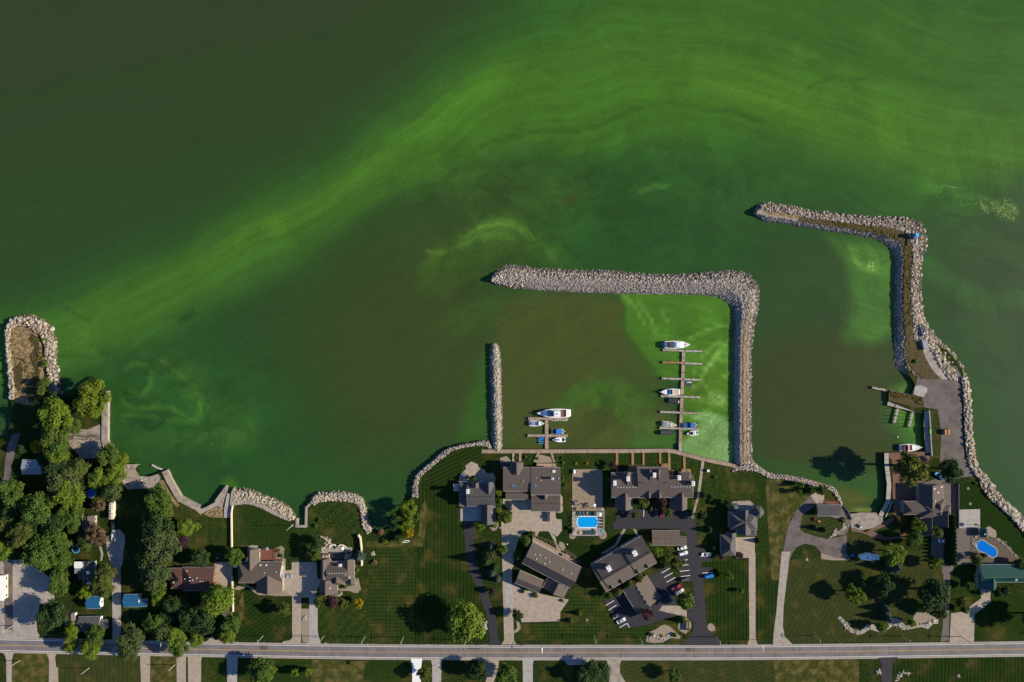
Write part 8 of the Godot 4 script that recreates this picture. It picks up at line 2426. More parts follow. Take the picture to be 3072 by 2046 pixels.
func vehicles() -> void:
	car("sedan", "white", "white sedan beside the carport, north one of two", [86.66, 105.38], face([84.52, 105.75, 88.8, 104.94]))
	car("suv", "white", "white wagon beside the carport, south one of two", [87.1, 108.03], face([84.71, 108.7, 89.5, 107.59]))
	var o := car("sedan", "white", "white car with black roof stripe east of the entrance lane", [98.9, 108.7], PI)
	blk(o, "roof_stripe", [-0.8, 0.2, -0.3, 0.3], 1.42, [-0.8, 0.2, -0.3, 0.3], 1.436, "black")
	car("suv", "blue_paint", "bright blue van alone east of the entrance lane", [100.3, 119.61], face([97.98, 119.9, 102.59, 119.31]), "van", "parked_van")
	car("suv", "charcoal", "black car at the south end of the parking row", [88.03, 121.3], face([86, 121.67, 90.24, 120.93]))
	car("pickup", "red_paint", "dark red pickup beside a white car at the striped lot", [83.86, 125.14], face([81.39, 126.32, 86.18, 123.81]), "pickup", "parked_pickup")
	o = car("suv", "white", "white car with dark sunroof beside the red pickup", [85.26, 127.57], face([83.23, 128.6, 87.29, 126.46]))
	blk(o, "sunroof", [-1.2, -0.1, -0.4, 0.4], 1.72, [-1.2, -0.1, -0.38, 0.38], 1.736, "black")
	car("sedan", "charcoal", "dark sedan in the lot behind the garage block", [53.49, 139.36], face([51.17, 140.58, 55.59, 138.19]))
	o = car("sedan", "white", "white sedan with tan interior at the lot's south-west end", [55.63, 142.31], face([53.38, 143.27, 57.8, 141.21]))
	blk(o, "sunroof", [-0.75, 0.1, -0.45, 0.45], 1.42, [-0.75, 0.1, -0.42, 0.42], 1.436, "tan_fabric")
	car("suv", "black", "black car standing at the twin condominium's west garage", [-0.88, 83.85], PI / 2)
	car("pickup", "charcoal", "dark blue-grey pickup on the twin condominium's forecourt", [18.36, 89.12], -PI / 2, "pickup", "parked_pickup")
	car("suv", "maroon", "maroon car in the shade of the courtyard island", [76.06, 87.53], -PI / 2)
	car("suv", "charcoal", "dark car beside the maroon one in the courtyard", [73.47, 87.35], -PI / 2)
	car("sedan", "silver_paint", "silver-blue car at the grey-brown house's garage", [-114.3, 119.6], PI)
	car("pickup", "white", "white pickup on the round end of the gravel drive", [-202.66, 98.91], PI / 2, "pickup", "parked_pickup")
	car("sedan", "black", "dark car in shade between motorhome and white pickup", [-203.01, 93.15], PI / 2)
	car("pickup", "sky_blue", "pale blue pickup under the dark tree at the gravel yard", [217.77, 68.76], face([219.43, 69.94, 215.93, 67.54]), "pickup", "parked_pickup")
	car("sedan", "white", "white car on the paver drive beside the spruce row", [219.38, 101.63], 0.1)
	# motorhome
	o = thing("motorhome", "long white motorhome parked north of the white pickup", "motorhome", V([-203.01, 85.9]), PI / 2)
	blk(o, "body", [-4.4, 3.6, -1.25, 1.25], 0.5, [-4.35, 3.5, -1.2, 1.2], 3.0, "cream")
	blk(o, "cab", [3.5, 4.6, -1.05, 1.05], 0.5, [3.5, 3.9, -0.95, 0.95], 2.0, "white")
	blk(o, "awning", [-4.2, 3.4, -1.22, -0.02], 3.0, [-4.2, 3.4, -1.2, -0.02], 3.06, "charcoal")
	for x in [-3.5, -2.3, -0.7, 0.6, 1.6, 2.6]:
		blk(o, "roof_hatch", [x - 0.25, x + 0.25, -0.75, -0.35], 3.06, [x - 0.2, x + 0.2, -0.7, -0.4], 3.25, "white")
	blk(o, "air_conditioner", [-0.6, 0.4, 0.2, 0.8], 3.0, [-0.5, 0.3, 0.25, 0.75], 3.3, "white")
	for x in [-2.6, -1.7, 3.4]:
		for s in [-1.0, 1.0]:
			var sh := Sh.new()
			sh.tube(Vector3(x, 0.42, 0.9 * s), Vector3(x, 0.42, 1.22 * s), 0.42, 0.42, 12)
			part("wheel", sh, M["rubber"], o)
	blk(o, "windscreen", [3.9, 4.5, -0.9, 0.9], 1.2, [3.85, 4.0, -0.85, 0.85], 1.95, "glass_dark")
	# travel trailer
	o = thing("travel_trailer", "pale blue-white travel trailer on the eastern lawn", "travel trailer", V([181.17, 109.5]), 0.0)
	var ts := Sh.new()
	var tp := PackedVector2Array()
	for p in [[-5.0, -0.5], [-4.4, -1.1], [-3.0, -1.3], [4.4, -1.3], [4.8, -1.0], [4.8, 1.0], [4.4, 1.3], [-3.0, 1.3], [-4.4, 1.1], [-5.0, 0.5]]:
		tp.append(Vector2(p[0], p[1]))
	ts.slab(tp, 0.5, 3.0)
	part("body", ts, M["white"], o)
	blk(o, "slide_out", [-2.2, 0.8, -1.9, -1.3], 0.6, [-2.2, 0.8, -1.9, -1.3], 2.8, "white")
	blk(o, "awning", [-2.2, 1.6, 1.3, 1.85], 2.4, [-2.2, 1.6, 1.3, 1.8], 2.5, "cream")
	for p in [[-1.2, 0.1, 0.3], [1.2, -0.6, 0.2], [2.6, -0.6, 0.2], [3.2, 0.3, 0.2]]:
		blk(o, "roof_hatch", [p[0] - p[2], p[0] + p[2], p[1] - p[2], p[1] + p[2]], 3.0, [p[0] - p[2] * 0.9, p[0] + p[2] * 0.9, p[1] - p[2] * 0.9, p[1] + p[2] * 0.9], 3.16, "charcoal")
	for x in [0.2, 1.3]:
		for s in [-1.0, 1.0]:
			ts = Sh.new()
			ts.tube(Vector3(x, 0.36, 0.95 * s), Vector3(x, 0.36, 1.2 * s), 0.36, 0.36, 12)
			part("wheel", ts, M["rubber"], o)
	for x in [-3.4, -0.4, 2.6]:
		blk(o, "window", [x - 0.5, x + 0.5, 1.28, 1.33], 1.4, [x - 0.5, x + 0.5, 1.28, 1.33], 2.1, "glass_dark")
	o = thing("covered_mower", "blue tarpaulin heap in front of the travel trailer", "tarpaulin", V([173.43, 109.13]))
	var bs := Sh.new()
	bs.lump(Vector3(0, 0.5, 0), Vector3(1.2, 0.9, 0.8), rng, 9, 0.12)
	part("tarpaulin", bs, M["blue_canvas"], o)
	# work machine on the eastern breakwater
	o = thing("work_machine", "white and blue machine with black engine at the breakwater's bend", "machine", V([204.86, -53.19], LAKE + 2.5), -0.05)
	blk(o, "body", [-1.6, 1.2, -1.5, 1.4], 0.6, [-1.5, 1.1, -1.4, 1.3], 2.4, "pale_metal")
	blk(o, "cab", [-1.5, 0.2, -1.2, 0.9], 2.4, [-1.4, 0.1, -1.1, 0.8], 4.0, "sky_blue")
	blk(o, "engine", [0.5, 2.3, -1.6, 0.0], 0.8, [0.6, 2.2, -1.5, -0.1], 2.9, "black")
	blk(o, "fuel_tank", [0.3, 1.5, 0.4, 1.5], 0.8, [0.4, 1.4, 0.5, 1.4], 2.5, "red_paint")
	blk(o, "boom", [-0.3, 0.3, 1.3, 5.0], 2.2, [-0.2, 0.2, 1.3, 4.9], 2.7, "white")
	for s in [-1.0, 1.0]:
		blk(o, "track", [-1.9, 2.1, 1.1 * s - 0.35, 1.1 * s + 0.35], 0.0, [-1.7, 1.9, 1.1 * s - 0.35, 1.1 * s + 0.35], 0.8, "rubber")
	# barges on land
	var k := 0
	for q in [[[209.05, -5.28], 0.27, "grey-green work barge with dark open hold, the north one of two"], [[209.87, 1.71], 0.2, "grey-blue work barge with flat deck, the south one of two"]]:
		o = thing("work_barge", q[2], "barge", V(q[0], 0.2), PI / 2 + q[1])
		blk(o, "hull", [-2.6, 2.4, -1.25, 1.25], 0.0, [-2.6, 2.4, -1.3, 1.3], 1.5, "grey_siding")
		blk(o, "deck", [-2.5, 2.3, -1.15, 1.15], 1.5, [-2.5, 2.3, -1.15, 1.15], 1.56, "charcoal" if k == 0 else "pale_metal")
		for s in [-1.0, 1.0]:
			blk(o, "end_post", [2.4, 3.1, s * 1.0 - 0.15, s * 1.0 + 0.15], 0.9, [2.4, 3.0, s * 1.0 - 0.12, s * 1.0 + 0.12], 1.5, "white")
			if k == 0:
				blk(o, "end_post", [-3.2, -2.6, s * 1.0 - 0.15, s * 1.0 + 0.15], 0.9, [-3.1, -2.6, s * 1.0 - 0.12, s * 1.0 + 0.12], 1.5, "white")
		if k == 0:
			blk(o, "winch", [-1.8, -0.9, -0.6, 0.3], 1.56, [-1.7, -1.0, -0.5, 0.2], 2.1, "white")
			blk(o, "winch", [-0.6, 0.0, 0.0, 0.5], 1.56, [-0.5, -0.1, 0.1, 0.45], 2.0, "pale_metal")
			blk(o, "coaming", [-2.4, 1.2, -1.2, -0.9], 1.5, [-2.4, 1.2, -1.15, -0.95], 1.9, "pale_metal")
		k += 1
	# orange machine on the gravel
	o = thing("orange_skip", "orange twin-tank machine standing on the gravel yard", "machine", V([220.91, 46.27]))
	for x in [-0.8, 0.75]:
		var sh := Sh.new()
		sh.tube(Vector3(x, 1.3, -1.35), Vector3(x, 1.3, 1.35), 0.62, 0.62, 12)
		part("tank", sh, M["orange"], o)
	blk(o, "frame", [-1.5, 1.5, -1.3, 1.3], 0.2, [-1.4, 1.4, -1.2, 1.2], 0.8, "charcoal")
	for x in [-1.0, 1.0]:
		for s in [-1.0, 1.0]:
			var sh := Sh.new()
			sh.tube(Vector3(x, 0.35, 1.2 * s), Vector3(x, 0.35, 1.5 * s), 0.35, 0.35, 10)
			part("wheel", sh, M["rubber"], o)
	# lawn tractor
	o = thing("lawn_tractor", "small red and orange tractor on the boathouse lawn", "tractor", V([155.48, 91.44]), -0.4)
	blk(o, "bonnet", [0.1, 1.6, -0.4, 0.4], 0.5, [0.2, 1.5, -0.35, 0.35], 1.1, "orange")
	blk(o, "seat", [-0.9, -0.3, -0.3, 0.3], 0.8, [-0.9, -0.4, -0.28, 0.28], 1.1, "black")
	blk(o, "loader", [-1.9, -0.9, -0.8, 0.8], 0.2, [-1.8, -1.0, -0.7, 0.7], 0.9, "red_paint")
	for p in [[-0.8, 0.5], [1.1, 0.32]]:
		for s in [-1.0, 1.0]:
			var sh := Sh.new()
			sh.tube(Vector3(p[0], p[1], 0.5 * s), Vector3(p[0], p[1], 0.8 * s), p[1], p[1], 10)
			part("wheel", sh, M["rubber"], o)
	o = thing("quad_bike", "black and white quad bike standing on the small beach", "quad bike", V([176.85, 94.24]), -0.6)
	blk(o, "body", [-0.9, 0.9, -0.45, 0.45], 0.4, [-0.8, 0.7, -0.3, 0.3], 0.9, "black")
	blk(o, "rack", [0.4, 1.1, -0.5, 0.5], 0.9, [0.5, 1.0, -0.45, 0.45], 1.0, "white")
	for x in [-0.7, 0.7]:
		for s in [-1.0, 1.0]:
			var sh := Sh.new()
			sh.tube(Vector3(x, 0.3, 0.45 * s), Vector3(x, 0.3, 0.75 * s), 0.3, 0.3, 10)
			part("wheel", sh, M["rubber"], o)


# ------------------------------------------------------------------ pools, furniture, beds
func pool(label: String, p: PackedVector2Array, deck_y: float, rim := "white", tile := "pool_tile") -> Node3D:
	var c = Vector2.ZERO
	for q in p:
		c += q / p.size()
	var o := thing("swimming_pool", label, "swimming pool", Vector3(c.x, 0, c.y))
	var outer = Geometry2D.offset_polygon(p, 0.45, Geometry2D.JOIN_ROUND)[0]
	var sh := Sh.new()
	var cw = Geometry2D.is_polygon_clockwise(p)
	# coping
	for i in p.size():
		var a = p[i]
		var b = p[(i + 1) % p.size()]
		var na = (p[(i + 1) % p.size()] - p[(i - 1 + p.size()) % p.size()]).normalized().orthogonal() * (0.45 if cw else -0.45)
		var nb = (p[(i + 2) % p.size()] - a).normalized().orthogonal() * (0.45 if cw else -0.45)
		if Geometry2D.is_point_in_polygon(a + na * 0.2, p):
			na = -na
			nb = -nb
		var y = deck_y + 0.1
		sh.quad(Vector3(a.x, y, a.y), Vector3(b.x, y, b.y), Vector3(b.x + nb.x, y, b.y + nb.y), Vector3(a.x + na.x, y, a.y + na.y), Vector3.UP)
		sh.quad(Vector3(b.x + nb.x, y, b.y + nb.y), Vector3(a.x + na.x, y, a.y + na.y), Vector3(a.x + na.x, 0, a.y + na.y), Vector3(b.x + nb.x, 0, b.y + nb.y), Vector3(na.x, 0, na.y))
		sh.quad(Vector3(a.x, y, a.y), Vector3(b.x, y, b.y), Vector3(b.x, 0, b.y), Vector3(a.x, 0, a.y), -Vector3(na.x, 0, na.y))
	wpart("coping", sh, M[rim], o)
	sh = Sh.new()
	sh.flat(p, deck_y + 0.015)
	wpart("pool_floor", sh, M[tile], o)
	sh = Sh.new()
	sh.flat(p, deck_y + 0.06)
	wpart("water", sh, M["pool_water"], o)
	sh = Sh.new()
	var q = p[0].lerp(c, 0.04)
	for s in [-0.3, 0.3]:
		sh.tube(Vector3(q.x + s, deck_y, q.y), Vector3(q.x + s, deck_y + 0.9, q.y), 0.05, 0.05, 6)
	wpart("ladder", sh, M["steel"], o)
	return o


const NTH := ["first", "second", "third", "fourth", "fifth", "sixth", "seventh", "eighth", "ninth", "tenth"]


func lounger(label: String, q: Array, yaw: float, m: String, group: String) -> void:
	var o := thing("lounger", label, "lounger", V(q, 0.07), yaw, group)
	blk(o, "seat", [-0.7, 0.95, -0.36, 0.36], 0.3, [-0.7, 0.95, -0.34, 0.34], 0.4, m)
	blk(o, "backrest", [-1.1, -0.6, -0.36, 0.36], 0.4, [-1.3, -1.2, -0.34, 0.34], 0.95, m)
	for x in [-0.6, 0.8]:
		for s in [-0.3, 0.3]:
			blk(o, "leg", [x - 0.03, x + 0.03, s - 0.03, s + 0.03], 0.0, [x - 0.03, x + 0.03, s - 0.03, s + 0.03], 0.3, "trim")


func parasol(label: String, q: Array, r: float, m: String, h := 2.3) -> void:
	var o := thing("parasol", label, "parasol", V(q, 0.07))
	var sh := Sh.new()
	for i in 8:
		var a = Vector3(cos(TAU * i / 8) * r, h, sin(TAU * i / 8) * r)
		var b = Vector3(cos(TAU * (i + 1) / 8) * r, h, sin(TAU * (i + 1) / 8) * r)
		sh.tri(a, b, Vector3(0, h + r * 0.35, 0), Vector3.UP)
	part("canopy", sh, M[m], o)
	sh = Sh.new()
	sh.tube(Vector3.ZERO, Vector3(0, h + r * 0.3, 0), 0.04, 0.03, 6)
	part("pole", sh, M["trim"], o)
	sh = Sh.new()
	sh.tube(Vector3.ZERO, Vector3(0, 0.12, 0), 0.35, 0.3, 10)
	part("foot", sh, M["charcoal"], o)


func table_set(label: String, q: Array, m: String, chair: String) -> void:
	var o := thing("patio_table", label, "table", V(q, 0.07))
	var sh := Sh.new()
	sh.tube(Vector3(0, 0.7, 0), Vector3(0, 0.76, 0), 0.75, 0.75, 12)
	part("tabletop", sh, M[m], o)
	sh = Sh.new()
	sh.tube(Vector3.ZERO, Vector3(0, 0.7, 0), 0.1, 0.08, 8)
	part("pedestal", sh, M["charcoal"], o)
	for i in 4:
		var a = TAU * i / 4 + 0.6
		var c := thing("patio_chair", "%s chair at the %s" % [["north-east", "south-east", "south-west", "north-west"][(i + 1) % 4], label], "chair", V(q, 0.07) + Vector3(cos(a), 0, sin(a)) * 1.25, -a, "chairs round the " + label)
		blk(c, "seat", [-0.27, 0.27, -0.27, 0.27], 0.4, [-0.27, 0.27, -0.25, 0.25], 0.47, chair)
		blk(c, "backrest", [0.2, 0.28, -0.27, 0.27], 0.47, [0.26, 0.33, -0.25, 0.25], 0.95, chair)
		blk(c, "leg", [-0.22, -0.18, -0.2, 0.2], 0.0, [-0.22, -0.18, -0.2, 0.2], 0.4, "charcoal")
		blk(c, "leg", [0.18, 0.22, -0.2, 0.2], 0.0, [0.18, 0.22, -0.2, 0.2], 0.4, "charcoal")


func fence(label: String, a: Array, h: float, m: String, gap := 1.8) -> void:
	var p := P(a)
	var o := thing("fence", label, "fence", Vector3(p[0].x, 0, p[0].y))
	for i in p.size() - 1:
		var d = p[i + 1] - p[i]
		var yaw = atan2(-d.y, d.x)
		var mid = (p[i] + p[i + 1]) / 2.0
		var sh := Sh.new()
		for y in [0.25, h - 0.08]:
			sh.box(Vector3(mid.x, y, mid.y), Vector3(d.length(), 0.06, 0.06), yaw)
		wpart("rail", sh, M[m], o)
		sh = Sh.new()
		for j in int(d.length() / 0.35):
			var c = p[i] + d.normalized() * 0.35 * (j + 0.5)
			sh.box(Vector3(c.x, h / 2, c.y), Vector3(0.04, h - 0.2, 0.04))
		var pk := wpart("pickets", sh, M[m], o)
		stuff(pk)
		for j in int(d.length() / gap) + 1:
			var c = p[i] + d.normalized() * gap * j
			sh = Sh.new()
			sh.box(Vector3(c.x, h / 2 + 0.05, c.y), Vector3(0.1, h + 0.1, 0.1))
			wpart("post", sh, M[m], o)


func gardens() -> void:
	pool("blue swimming pool with pointed ends on the white pool deck", P([33.97, 89.59, 42.77, 89.59, 43.68, 92.25, 42.77, 94.93, 33.97, 94.93, 33.21, 92.25]), 0.064)
	pool("blue kidney-shaped swimming pool on the eastern paver terrace", soft(P([237.35, 102.43, 239.09, 101.56, 241.17, 102.25, 243.6, 103.99, 246.03, 105.38, 247.24, 107.28, 246.72, 109.54, 244.99, 110.3, 243.25, 109.19, 241.52, 107.98, 239.78, 107.46, 237.7, 106.24, 236.83, 104.33]), true, 1.0), 0.058, "pale_concrete", "deep_tile")
	var row := [590, 660, 770, 880, 1010, 1075, 1140, 1200]
	for i in row.size():
		lounger("dark lounger, %s from the west in the row along the pool deck's north fence" % NTH[i], [[33.44, 87.77][0] + (row[i] - 590) / 11.2 * 0.17, [33.44, 87.77][1]], PI / 2, "green_fabric", "loungers on the pool deck's north side")
	row = [770, 868, 960, 1040, 1125, 1175]
	for i in row.size():
		lounger("dark lounger, %s from the west in the row along the pool deck's south fence" % NTH[i], [[33.44, 97.79][0] + (row[i] - 590) / 11.2 * 0.17, [33.44, 97.79][1]], -PI / 2, "green_fabric", "loungers on the pool deck's south side")
	var n := 0
	for q in [[31.77, 90.2], [31.69, 91.94], [31.77, 93.84]]:
		n += 1
		lounger("tan lounger, %s from the north on the pool deck's west side" % NTH[n - 1], q, 0.0, "tan_fabric", "loungers on the pool deck's west side")
	n = 0
	for q in [[44.97, 90.2], [44.97, 91.56], [44.82, 93.23], [44.82, 94.75]]:
		n += 1
		lounger("grey lounger, %s from the north on the pool deck's east side" % NTH[n - 1], q, PI, "charcoal", "loungers on the pool deck's east side")
	parasol("white parasol at the pool deck's north-east corner", [44.54, 87.97], 1.0, "white")
	parasol("square tan parasol at the pool deck's south-west corner", [34.21, 97.1], 1.5, "tan_fabric")
	parasol("tan parasol west of the other one by the pool", [31.87, 95.37], 1.3, "tan_fabric")
	parasol("teal parasol at the pool deck's south-east corner", [45.52, 96.42], 0.9, "teal")
	parasol("round white parasol on the stamped patio north of the pool", [41.75, 83.27], 0.85, "white")
	table_set("grey table on the stamped patio's west side", [32.68, 82.61], "steel", "charcoal")
	table_set("brown table in the middle of the stamped patio", [37.84, 83.75], "brown_paint", "brown_paint")
	table_set("pale table on the slate house's lakeside patio", [-24.47, 68.55], "trim", "tan_fabric")
	fence("dark railing round the pool deck with many pickets", [30.73, 86.78, 46.37, 86.78, 46.37, 99.33, 30.73, 99.33, 30.73, 86.78], 1.3, "charcoal")
	fence("low dark fence on the west side of the stamped patio", [30.63, 65.42, 30.63, 86.61], 1.1, "charcoal")
	fence("white fence on the stamped patio's east side", [45.82, 66.34, 45.82, 86.43], 1.1, "trim")
	var o := thing("stair_opening", "yellow-edged dark stair opening in the patio corner by the pool", "stair", V([31.89, 85.49]))
	var sh := Sh.new()
	sh.box(Vector3(0, 0.075, 0), Vector3(1.9, 0.02, 1.6))
	part("stairwell", sh, M["black"], o)
	for b in [[[-1.15, -0.95, -0.9, 0.9]], [[0.95, 1.15, -0.9, 0.9]], [[-1.15, 1.15, -1.0, -0.82]]]:
		blk(o, "yellow_edge", b[0], 0.0, b[0], 0.22, "paint_yellow")
	# white tank by the patio
	o = thing("propane_tank", "white rounded tank at the stamped patio's lake corner", "tank", V([31.63, 66.56]))
	sh = Sh.new()
	sh.tube(Vector3(0, 0.7, -0.7), Vector3(0, 0.7, 0.7), 0.6, 0.6, 12)
	sh.tube(Vector3(0, 0.7, -1.05), Vector3(0, 0.7, -0.7), 0.3, 0.6, 12)
	sh.tube(Vector3(0, 0.7, 0.7), Vector3(0, 0.7, 1.05), 0.6, 0.3, 12)
	part("tank", sh, M["white"], o)
	blk(o, "foot", [-0.4, 0.4, -0.6, 0.6], 0.0, [-0.3, 0.3, -0.5, 0.5], 0.4, "charcoal")
	# hot tub and fire bowl at the house with bays
	o = thing("hot_tub", "square black hot tub on the terrace of the house with bays", "hot tub", V([-83.07, 107.37]))
	blk(o, "shell", [-1.2, 1.2, -1.2, 1.2], 0.0, [-1.2, 1.2, -1.2, 1.2], 0.9, "tan_fabric")
	blk(o, "cover", [-1.1, 1.1, -1.1, 1.1], 0.9, [-1.0, 1.0, -1.0, 1.0], 1.05, "black")
	parasol("white parasol between the two curved terrace bays", [-86, 105.15], 1.0, "white")
	parasol("pale green parasol on the red deck", [-124.27, 105.41], 1.0, "pale_metal")
	for a in [[-92.92, 105.29, -92.7, 104.2, -91.83, 103.77, -90.53, 103.77, -89.45, 104.64], [-88.58, 104.64, -87.49, 103.9, -86.19, 103.99, -84.89, 104.86, -84.46, 105.29]]:
		wall("terrace_bay", ["western curved cream seat wall behind the house with bays", "eastern curved cream seat wall behind the house with bays"][0 if a[0] < [-88.8, 64.09][0] else 1], "wall", a, 0.6, -0.2, 0.7, "cream")
	# round pool and trampoline in the wood
	o = thing("round_pool", "round blue above-ground pool among the western trees", "swimming pool", V([-214.07, 77.45]))
	sh = Sh.new()
	sh.tube(Vector3.ZERO, Vector3(0, 1.2, 0), 2.35, 2.35, 20)
	part("pool_wall", sh, M["pale_metal"], o)
	sh = Sh.new()
	sh.tube(Vector3(0, 1.15, 0), Vector3(0, 1.25, 0), 2.2, 2.2, 20)
	part("pool_cover", sh, M["blue_canvas"], o)
	o = thing("trampoline", "round black trampoline with blue rim by the mobile home", "trampoline", V([-221.87, 105.85]))
	sh = Sh.new()
	sh.tube(Vector3(0, 0.85, 0), Vector3(0, 0.9, 0), 1.75, 1.75, 18)
	part("mat", sh, M["black"], o)
	sh = Sh.new()
	for i in 18:
		var a0 = TAU * i / 18
		var a1 = TAU * (i + 1) / 18
		sh.quad(Vector3(cos(a0), 0, sin(a0)) * 1.7 + Vector3.UP * 0.94, Vector3(cos(a1), 0, sin(a1)) * 1.7 + Vector3.UP * 0.94, Vector3(cos(a1), 0, sin(a1)) * 2.1 + Vector3.UP * 0.94, Vector3(cos(a0), 0, sin(a0)) * 2.1 + Vector3.UP * 0.94, Vector3.UP)
	part("rim", sh, M["sky_blue"], o)
	for i in 6:
		sh = Sh.new()
		var a = TAU * i / 6
		sh.tube(Vector3(cos(a) * 1.9, 0, sin(a) * 1.9), Vector3(cos(a) * 1.9, 0.9, sin(a) * 1.9), 0.05, 0.05, 6)
		part("leg", sh, M["steel"], o)
	# rocks and bed stones
	var k := 0
	for q in [[[175.85, 148.51], 1.4, "weathered rock group at the gravel bed's lowest bend"], [[227.72, 170.7], 1.3, "lone boulder on the lawn south of the road"], [[186.95, 168.54], 2.0, "pale heap of rocks west of the small asphalt drive"], [[150.32, 111.34], 1.2, "flat tan boulder on the eastern lawn"], [[164.88, 96.71], 1.6, "grey rock by the pale stone row of the island lawn"], [[-70.8, 108.32], 1.7, "white stone heap beside the curved cream wall"], [[27.13, 133.02], 0.9, "low rock at the forecourt's corner"], [[-13.96, 145.68], 2.2, "pale stone ledge on the great tree's east side"], [[-105.56, 141.24], 1.8, "tan rock heap in the median bed of the shared driveway"]]:
		o = thing("rock", q[2], "rock", V(q[0]))
		for i in 5:
			var b := MeshInstance3D.new()
			b.name = numbered("stone", o)
			b.mesh = rock_mesh(i + k)
			b.material_override = M["slab_stone"]
			var a = i * 2.4
			b.position = Vector3(cos(a), 0.15, sin(a)) * q[1] * (0.0 if i == 0 else 0.55)
			b.basis = Basis(Vector3.UP, a).scaled(Vector3.ONE * q[1] * (0.6 if i == 0 else 0.35))
			o.add_child(b, true)
		k += 1
	# stone rows: scattered small stones in the beds
	bed("winding stone row along the gravel bed by the road", [168.27, 142.55, 170.98, 145.8, 174.23, 147.86, 176.93, 147.96, 180.18, 146.34, 182.89, 145.26], 90, 0.25, 0.5)
	bed("stone row in the middle of the winding gravel bed", [191.01, 145.26, 195.34, 142.82, 197.51, 145.26, 200.21, 146.34, 205.63, 145.26, 210.5, 144.17, 215.37, 142.28], 110, 0.22, 0.5)
	bed("bright stones edging the island lawn towards the beach", [161.93, 99.66, 164.88, 98.37, 167.46, 96.9, 169.3, 95.05, 170.22, 93.58], 70, 0.25, 0.5)
	bed("arc of white stones on the lawn south of the road", [195.88, 172.87, 197.51, 170.16, 199.67, 168.81, 201.84, 169.35, 204.27, 170.43], 60, 0.25, 0.45)
	bed("white stones in the rocky roadside bed", [69.78, 151.45, 72.73, 149.98, 74.94, 151.09, 77.89, 151.45, 81.58, 149.61], 120, 0.2, 0.55)
	bed("brown stone edging of the rock garden at the house with bays", [-97.47, 107.46, -96.17, 104.86, -93.57, 103.12, -93.13, 101.82, -95.3, 100.08, -97.9, 99.74], 100, 0.2, 0.5)
	bed("white stone edging at the great tree", [-15.48, 148.71, -14.18, 146.98, -13.53, 144.81, -13.74, 143.3], 26, 0.3, 0.55)
	bed("stones around the kidney-shaped pool's head", [236.66, 99.82, 235.27, 100.87, 235.1, 102.95, 236.31, 104.33], 46, 0.25, 0.5)
	bed("stones along the pool terrace's lawn edge", [246.38, 101.21, 249.15, 101.91, 251.23, 103.29, 254.01, 106.76, 257.82, 110.23], 70, 0.2, 0.45)
	bed("driftwood-coloured stones on the upper beach", [-223.82, 49.69, -219.49, 52.29, -214.28, 49.69, -211.25, 54.9], 46, 0.15, 0.35)
	bed("driftwood-coloured stones on the lower beach", [-198.24, 71.38, -193.9, 73.11, -189.56, 71.38, -183.93, 69.64], 60, 0.15, 0.4)
	# flower rows beside the slanted condominium
	var line := [[13.49, 100.22], [14.97, 100.77], [16.44, 101.32], [17.92, 101.99], [19.39, 102.73], [20.86, 103.39], [22.34, 104.2], [26.03, 107.41], [27.5, 108.03], [31.55, 110.17]]
	for i in line.size():
		tree("flower_bush", "shrub", "yellow", [line[i][0], line[i][1], 0.75, 1.0], "yellow flowering cushion, %s from the west end of the row before the slanted condominium" % NTH[i], "yellow cushions in a row")
	line = [[32.66, 62.47], [38.19, 62.47], [43.64, 62.29]]
	for i in 3:
		tree("flower_bush", "shrub", "gold", [line[i][0], line[i][1], 0.95, 1.2], "golden cushion %s of three on the lake side of the stamped patio" % ["westmost", "middle", "eastmost"][i], "golden cushions north of the patio")
	line = [[22.89, 59.89], [25.66, 59.71], [25.84, 62.29], [25.47, 64.5], [25.84, 68.92], [25.95, 71.13], [27.13, 73.34], [2.43, 59.52], [7.23, 59.34], [8.7, 59.71], [12.76, 59.71]]
	for i in line.size():
		tree("shrub", "shrub", ["mid", "olive", "bright"][i % 3], [line[i][0], line[i][1], 1.1, 1.2], "%s shrub %s of the twin condominium" % [["green", "olive", "bright"][i % 3], ["at the north-east bed's tip", "north-east of the deck", "at the deck's north-east corner", "by the east eave, northmost", "by the east eave, middle", "by the east eave, southmost", "in the round east bed", "between the two western gangways", "east of the western gangways", "in the middle of the lake bed", "west of the slanting gangways"][i]], "low shrubs round the twin condominium")


func bed(label: String, a: Array, count: int, r0: float, r1: float) -> void:
	var p := P(a)
	var o := thing("bed_stones", label, "stones", Vector3(p[0].x, 0, p[0].y))
	var g := RandomNumberGenerator.new()
	g.seed = int(absf(p[0].x) * 10.0)
	var mm := MultiMesh.new()
	mm.transform_format = MultiMesh.TRANSFORM_3D
	mm.use_colors = true
	mm.mesh = rock_mesh(count)
	mm.instance_count = count
	for i in count:
		var u = g.randf() * (p.size() - 1.001)
		var q = p[int(u)].lerp(p[int(u) + 1], u - int(u)) + Vector2(g.randfn(), g.randfn()) * 0.55
		var r = lerpf(r0, r1, pow(g.randf(), 1.6))
		mm.set_instance_transform(i, Transform3D(Basis.from_euler(Vector3(g.randf_range(-0.3, 0.3), g.randf() * TAU, 0)).scaled(Vector3.ONE * r), Vector3(q.x, r * 0.25 + 0.05, q.y) - o.position))
		var t = g.randf_range(0.7, 1.5)
		mm.set_instance_color(i, Color(t, t * 0.95, t * 0.86))
	var m := MultiMeshInstance3D.new()
	m.name = "stones"
	m.multimesh = mm
	m.material_override = M["stone"]
	o.add_child(m, true)
	stuff(m)


